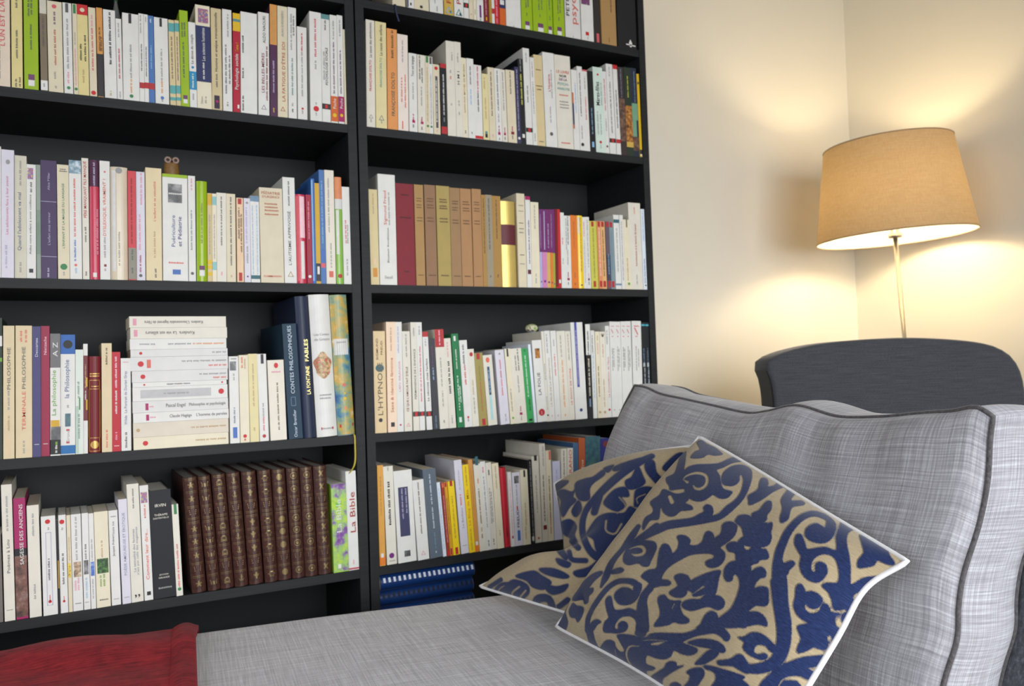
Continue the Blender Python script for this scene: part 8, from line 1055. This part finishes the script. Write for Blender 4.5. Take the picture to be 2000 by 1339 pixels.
ORNAMENT_B = [('S',0,[(0.2766,0.2935,0.0198),(0.2196,0.2656,0.0282),(0.1707,0.2336,0.0283),(0.1217,0.1934,0.0285),(0.0721,0.1446,0.0254),(0.0301,0.0948,0.0205),(0.013,0.0434,0.0205),(0.0168,-0.016,0.0217),(0.0449,-0.0726,0.0228),(0.0924,-0.1036,0.0321)]),('S',0,[(0.0762,0.1443,0.0287),(0.0591,0.0806,0.0219)]),('P',0,[(0.2229,0.2564),(0.2402,0.2122),(0.2456,0.1869),(0.2152,0.167),(0.1839,0.168),(0.1771,0.1981),(0.2012,0.214)]),('P',0,[(0.1043,0.134),(0.1368,0.1663),(0.1762,0.1726),(0.187,0.1387),(0.1595,0.1355),(0.1744,0.106),(0.1504,0.0818),(0.1193,0.091),(0.0959,0.1131)]),('P',0,[(0.215,0.1628),(0.2625,0.1701),(0.2859,0.1455),(0.2733,0.105),(0.2369,0.0809),(0.2094,0.0932),(0.2059,0.1136)]),('P',0,[(0.0377,0.0132),(0.071,0.059),(0.1111,0.0746),(0.1659,0.0734),(0.1899,0.0975),(0.221,0.0809),(0.2529,0.0889),(0.2284,0.0487),(0.1961,0.0006),(0.1561,-0.0394),(0.1164,-0.0636),(0.1005,-0.0797),(0.069,-0.0561),(0.0534,-0.024),(0.0292,-0.0077)]),('S',1,[(0.1026,0.0457,0.0115),(0.1017,0.0087,0.0114),(0.133,-0.0034,0.0113),(0.1572,0.0328,0.0113)]),('S',1,[(0.1517,0.1358,0.0082),(0.1742,0.0978,0.0081),(0.1424,0.0738,0.0081)]),('S',1,[(0.2094,0.0932,0.0097),(0.2648,0.0728,0.0096)]),('S',1,[(0.2176,0.1093,0.0081),(0.2157,0.1298,0.0081),(0.246,0.1441,0.0081)]),('P',0,[(0.0574,-0.0239),(0.0814,-0.0238),(0.1046,-0.0637),(0.0924,-0.0957),(0.0688,-0.0802)]),('P',0,[(0.2563,0.2857),(0.2824,0.2706),(0.2881,0.2277),(0.311,0.1944),(0.2946,0.1781),(0.2638,0.2115),(0.2496,0.246)]),('P',0,[(0.3125,0.244),(0.3626,0.2938),(0.3903,0.2933),(0.3441,0.2313)]),('P',0,[(-0.1181,0.2298),(-0.0503,0.2229),(-0.0594,0.2042),(-0.1045,0.1854)]),('P',0,[(-0.099,0.1754),(-0.0686,0.1839),(-0.0311,0.1703),(-0.0114,0.1871),(-0.0264,0.1514),(-0.013,0.1323),(-0.0397,0.1069),(-0.067,0.0679),(-0.0817,0.1008),(-0.0774,0.1375)]),('P',0,[(-0.015,0.2064),(0.0222,0.2214),(0.0568,0.2271),(0.0952,0.253),(0.1002,0.2316),(0.0563,0.1993),(0.0408,0.1735),(0.0404,0.1335),(0.0045,0.133),(-0.0131,0.1595)]),('P',0,[(0.0996,0.2602),(0.1369,0.2698),(0.1152,0.241)]),('P',0,[(-0.0042,0.1318),(0.0088,0.0957),(-0.0129,0.0658),(-0.0306,0.0886)]),('P',0,[(-0.0834,0.0379),(-0.0394,0.0552),(-0.0111,0.0265),(-0.0195,-0.0079),(-0.0082,-0.037),(-0.0384,-0.0208),(-0.0713,0.0007)]),('S',0,[(-0.0986,0.1457,0.0149),(-0.0937,0.0831,0.0188),(-0.0778,-0.0188,0.0161),(-0.0811,-0.0592,0.024),(-0.0526,-0.0957,0.0184)]),('S',0,[(-0.0392,-0.0747,0.0151),(-0.0272,-0.1029,0.0149),(0.0246,-0.1052,0.0147)]),('S',0,[(-0.004,-0.0574,0.0182),(-0.0294,-0.0332,0.0186)]),('P',0,[(0.1405,0.2626),(0.2452,0.2913),(0.2277,0.2704),(0.1474,0.243)]),('S',0,[(-0.3972,-0.2405,0.0153),(-0.3356,-0.2009,0.0148)]),('S',0,[(-0.3812,-0.2712,0.0116),(-0.339,-0.2242,0.0112),(-0.2961,-0.2144,0.0109)]),('P',0,[(-0.3202,-0.2301),(-0.275,-0.196),(-0.2142,-0.2111),(-0.2059,-0.247),(-0.2487,-0.2938),(-0.2067,-0.3117),(-0.1157,-0.3595),(-0.0362,-0.3744),(-0.0756,-0.3672),(-0.1742,-0.3481),(-0.306,-0.2861),(-0.3459,-0.2558)]),('S',1,[(-0.2488,-0.2232,0.0125),(-0.2841,-0.256,0.0128),(-0.2662,-0.2858,0.0129),(-0.22,-0.2372,0.0124)]),('P',0,[(-0.2649,-0.179),(-0.1877,-0.1548),(-0.1486,-0.1713),(-0.1099,-0.194),(-0.1415,-0.2242),(-0.1877,-0.2195),(-0.2159,-0.1951)]),('P',0,[(-0.1599,-0.1447),(-0.097,-0.1414),(-0.0412,-0.1646),(-0.0622,-0.1757),(-0.1323,-0.1635)]),('P',0,[(-0.134,-0.2045),(-0.088,-0.2092),(-0.0436,-0.1975),(-0.0605,-0.2255),(-0.1058,-0.2409),(-0.1324,-0.2234)]),('S',0,[(-0.185,-0.3102,0.0271),(-0.1661,-0.2679,0.0297),(-0.1242,-0.2609,0.0292),(-0.1075,-0.2921,0.0258),(-0.0942,-0.3504,0.0265),(-0.0292,-0.3756,0.0348)]),('S',0,[(-0.0805,-0.2896,0.017),(-0.0438,-0.2562,0.0166)]),('P',0,[(-0.0204,-0.1489),(0.0366,-0.1289),(0.0766,-0.096),(0.0939,-0.1036),(0.0445,-0.1541),(-0.0039,-0.1666)]),('P',0,[(-0.0889,-0.1012),(-0.0355,-0.1155),(-0.0455,-0.1338),(-0.0798,-0.1223)])]
PRINT_B = ([[1.8726, -1.2063, -0.0783], [0.2716, 0.3508, 2.2342]], [0.2173, -0.5062, 0.5938])
PILLOW_B = {'bot': [(0.161, -0.2148, 0.447), (0.1844, -0.4142, 0.4535), (0.2078, -0.6135, 0.46)], 'top': [(0.3038, -0.2827, 0.648), (0.3189, -0.3934, 0.6891), (0.3366, -0.5225, 0.723), (0.3542, -0.6516, 0.745)], 'left': [(0.161, -0.2148, 0.447), (0.2162, -0.3075, 0.4948), (0.2613, -0.3833, 0.512), (0.2801, -0.3529, 0.58), (0.3038, -0.2827, 0.648)], 'right': [(0.2078, -0.6135, 0.46), (0.281, -0.6326, 0.6025), (0.3542, -0.6516, 0.745)]}

def loop_smooth(p, k=4):
    p = np.asarray(p, float); n = len(p); out = []
    for i in range(n):
        p0, p1, p2, p3 = p[i-1], p[i], p[(i+1) % n], p[(i+2) % n]
        for q in np.arange(k)/k:
            out.append(.5*((2*p1)+(-p0+p2)*q+(2*p0-5*p1+4*p2-p3)*q*q+(-p0+3*p1-3*p2+p3)*q**3))
    return np.array(out)
def ornament_field(shapes, X, Y):
    """signed distance to the woven scrollwork (negative inside the navy pile)"""
    d = np.full(X.shape, 1e3)
    for kind, sub, pts in shapes:
        if kind == 'S':
            p = cr(pts, 5*(len(pts)-1)) if len(pts) > 2 else np.array(pts)
            pairs = zip(p[:-1], p[1:])
        else:
            p = loop_smooth(pts); p = np.hstack([p, np.zeros((len(p), 1))]); pairs = zip(p, np.roll(p, -1, 0))
        lo, hi = p[:, :2].min(0)-.12, p[:, :2].max(0)+.12
        near = np.nonzero((X > lo[0]) & (X < hi[0]) & (Y > lo[1]) & (Y < hi[1]))
        x, y = X[near], Y[near]
        e = np.full(x.shape, 1e3); ins = np.zeros(x.shape, bool)
        for a, b in pairs:
            ab = b[:2]-a[:2]; L2 = max(ab @ ab, 1e-12)
            q = np.clip(((x-a[0])*ab[0]+(y-a[1])*ab[1])/L2, 0, 1)
            e = np.minimum(e, np.hypot(x-a[0]-q*ab[0], y-a[1]-q*ab[1])-(a[2]*(1-q)+b[2]*q)/2)
            if kind == 'P' and abs(ab[1]) > 1e-12:
                ins ^= ((a[1] > y) != (b[1] > y)) & (x < a[0]+(y-a[1])*ab[0]/ab[1])
        if kind == 'P':
            e = np.where(ins, -e, e)
        d[near] = np.maximum(d[near], -e) if sub else np.minimum(d[near], e)
    return np.clip(d, -.1, .1)
m_pil, nt, b = new_mat('navy_damask')
at = node(nt, 'ShaderNodeAttribute'); at.attribute_name = 'ornament'
th = node(nt, 'ShaderNodeMapRange'); th.inputs['From Min'].default_value = -.003; th.inputs['From Max'].default_value = .003
rag = noise_of(nt, 240, 2, coords(nt, 'UV')); rg = node(nt, 'ShaderNodeMath', operation='MULTIPLY_ADD'); rg.inputs[1].default_value = .006; rg.inputs[2].default_value = -.003
nt.links.new(rag.outputs[0], rg.inputs[0]); sm = node(nt, 'ShaderNodeMath', operation='ADD')
nt.links.new(at.outputs['Fac'], sm.inputs[0]); nt.links.new(rg.outputs[0], sm.inputs[1]); nt.links.new(sm.outputs[0], th.inputs['Value'])
pile = noise_of(nt, 1, 4, coords(nt, 'UV', (60, 420, 1)), .6)
cn = ramp(nt, pile.outputs[0], [(.3, lin((14, 24, 54))), (.5, lin((25, 40, 82))), (.75, lin((46, 66, 112)))])
weave = noise_of(nt, 1, 4, coords(nt, 'UV', (40, 600, 1)), .6)
cb = ramp(nt, weave.outputs[0], [(.3, lin((146, 131, 102))), (.7, lin((184, 168, 138)))])
mxc = node(nt, 'ShaderNodeMix', data_type='RGBA'); nt.links.new(th.outputs[0], mxc.inputs[0]); nt.links.new(cn.outputs[0], mxc.inputs[6]); nt.links.new(cb.outputs[0], mxc.inputs[7])
nt.links.new(mxc.outputs[2], b.inputs['Base Color']); b.inputs['Roughness'].default_value = .85; b.inputs['Sheen Weight'].default_value = .2
b.inputs['Specular IOR Level'].default_value = .2
bp = node(nt, 'ShaderNodeBump'); bp.invert = True; bp.inputs['Strength'].default_value = .5; bp.inputs['Distance'].default_value = .003
nt.links.new(th.outputs[0], bp.inputs['Height']); nt.links.new(bp.outputs[0], b.inputs['Normal'])
m_beige = paint('beige_pillow_back', (176, 160, 128), .9, .08, 300); m_white_pipe = paint('white_cord', (226, 226, 228), .7, .04, 200)
def print_xy(S, pm):
    M, c = np.array(pm[0]), np.array(pm[1]); q = (S-c) @ M.T
    return q[..., 0], q[..., 1]
def pillow(label, E, orn, amp, amp_back, creases, grow, N=220):
    P = coons(E['bot'], E['top'], E['left'], E['right'], N, N)
    n, pr = plump(P, amp)
    if (CAM-P[N//2, N//2]) @ n < 0:
        n = -n
    U, V = np.meshgrid(np.linspace(0, 1, N+1), np.linspace(0, 1, N+1))
    edge = np.clip(np.minimum(np.minimum(U, 1-U), np.minimum(V, 1-V))*8, 0, 1)
    wr = np.zeros_like(U)
    for (u0, v0, u1, v1, depth, width) in creases:
        ab = np.array([u1-u0, v1-v0]); t = np.clip(((U-u0)*ab[0]+(V-v0)*ab[1])/(ab @ ab), 0, 1)
        dd = np.hypot(U-u0-t*ab[0], V-v0-t*ab[1]); wr -= depth*np.exp(-(dd/width)**2)*np.sin(math.pi*np.clip(t, .05, .95))
    wr += .0022*np.sin(17*U+9*V)*np.sin(13*V-6*U)
    Pf = P+n*(pr+wr*edge)[..., None]
    c = P[N//2, N//2].copy(); c[2] = P[..., 2].min()
    r = tag(empty('throw_pillow', tuple(c)), label, 'pillow', 'navy and beige patterned pillows')
    F = [(j*(N+1)+i, j*(N+1)+i+1, (j+1)*(N+1)+i+1, (j+1)*(N+1)+i) for j in range(N) for i in range(N)]
    nn = np.cross(Pf[N//2, N//2+1]-Pf[N//2, N//2], Pf[N//2+1, N//2]-Pf[N//2, N//2])
    if nn @ n < 0:
        F = [q[::-1] for q in F]
    o = link_mesh('front_cover', (Pf.reshape(-1, 3)-c).tolist(), F, m_pil, r, True)
    uv_from(o, np.stack([U.ravel(), V.ravel()], -1))
    a = o.data.attributes.new('ornament', 'FLOAT', 'POINT'); a.data.foreach_set('value', (ornament_field(orn[0], *print_xy(Pf, orn[1]))-grow).astype(np.float32).ravel())
    M = 44; st = N//M
    Pb = (P-n*(pr*amp_back/amp)[..., None])[::st, ::st]
    Fb = [(j*(M+1)+i, (j+1)*(M+1)+i, (j+1)*(M+1)+i+1, j*(M+1)+i+1) for j in range(M) for i in range(M)]
    if nn @ n < 0:
        Fb = [q[::-1] for q in Fb]
    link_mesh('back_cover', (Pb.reshape(-1, 3)-c).tolist(), Fb, m_beige, r, True)
    lp = np.concatenate([P[0, :-1], P[:-1, -1], P[-1, ::-1][:-1], P[::-1, 0][:-1]])[::4]
    tube('piping', lp-c, .0036, m_white_pipe, r, 8, True)
pillow('navy scroll patterned pillow lying in front with its whole face showing', PILLOW_A, (ORNAMENT_A, PRINT_A), .06, .004, [(.05, .38, .5, .18, .012, .04), (.1, .5, .45, .42, .008, .035), (.3, .12, .8, .2, .008, .03), (.02, .2, .3, .08, .010, .03)], .0025)
pillow('navy scroll patterned pillow half hidden behind the other one', PILLOW_B, (ORNAMENT_B, PRINT_B), .05, .012, [(-.05, .48, .5, .42, .035, .06), (.0, .55, .4, .7, .01, .05)], .003)

# ---------------------------------------------------------------- red throw
m_red, nt, b = new_mat('red_wool_throw')
n1 = noise_of(nt, 26, 6, coords(nt), .7); n2 = noise_of(nt, 1, 5, coords(nt, 'Object', (20, 300, 60)), .6)
ad = node(nt, 'ShaderNodeMath', operation='ADD'); nt.links.new(n1.outputs[0], ad.inputs[0]); nt.links.new(n2.outputs[0], ad.inputs[1])
hv = node(nt, 'ShaderNodeMath', operation='MULTIPLY'); hv.inputs[1].default_value = .5; nt.links.new(ad.outputs[0], hv.inputs[0])
rr = ramp(nt, hv.outputs[0], [(.36, lin((98, 18, 28))), (.5, lin((140, 28, 38))), (.64, lin((168, 42, 46)))])
nt.links.new(rr.outputs[0], b.inputs['Base Color']); b.inputs['Roughness'].default_value = .95; b.inputs['Sheen Weight'].default_value = .05; b.inputs['Specular IOR Level'].default_value = .05
bp = node(nt, 'ShaderNodeBump'); bp.inputs['Strength'].default_value = .4; bp.inputs['Distance'].default_value = .002
nt.links.new(hv.outputs[0], bp.inputs['Height']); nt.links.new(bp.outputs[0], b.inputs['Normal'])
th_ = tag(empty('throw_blanket', tuple(OR), (0, 0, PH)), 'red woollen throw folded over the seat in the corner of the view', 'blanket')
def sheet(name, s0, s1, lift, amp, seed, ns=50, thick=.007, taper=0, roll=0):
    """cloth lying on the seat and hanging over its far edge"""
    path = []
    for k in range(40):
        t = -.93+(.93-.008)*k/39; path.append((t, .432+lift))
    for k in range(1, 8):
        a = math.pi/2*k/7; rr_ = .03+lift; path.append((-.008+rr_*math.sin(a)*.9, .402+rr_*math.cos(a)))
    for k in range(1, 8):
        path.append((path[46][0]+.001*k, .402-.02*k))
    v, f = [], []; n = len(path)
    for side in (0, 1):
        for i in range(ns+1):
            u = i/ns; s = s0+(s1-s0)*u
            for k, (t, z) in enumerate(path):
                wz = amp*(math.sin(s*21+seed+t*5)*.5+math.sin(s*9+t*13+seed)*.7+.4*math.sin(t*31+s*4))
                wz = max(wz, -.4*amp)+roll*math.sin(math.pi*u)**.8
                if t > -.01:
                    q = (t, z+wz*.35+roll*.5*math.sin(math.pi*u))
                else:
                    q = (t, z+wz+amp*.5)
                ds = .006*math.sin(t*9+seed) if i == ns else 0
                v.append((s+ds+taper*t*u, q[0]-(side*thick if k > 46 else 0), q[1]-(side*thick if k <= 46 else 0)))
    m = (ns+1)*n
    for i in range(ns):
        for k in range(n-1):
            a = i*n+k; f.append((a, a+n, a+n+1, a+1)); f.append((m+a, m+a+1, m+a+n+1, m+a+n))
    for i in range(ns):
        a, c = i*n, i*n+n-1
        f.append((a, m+a, m+a+n, a+n)); f.append((c, c+n, m+c+n, m+c))
    for k in range(n-1):
        a, c = k, ns*n+k
        f.append((a, a+1, m+a+1, m+a)); f.append((c, m+c, m+c+1, c+1))
    return link_mesh(name, v, f, m_red, th_, True)
sheet('cloth', -1.30, -.350, .009, .009, .4, 90)
sheet('folded_hem', -.374, -.333, .0095, .009, .4, 16, .007, 0, .009)
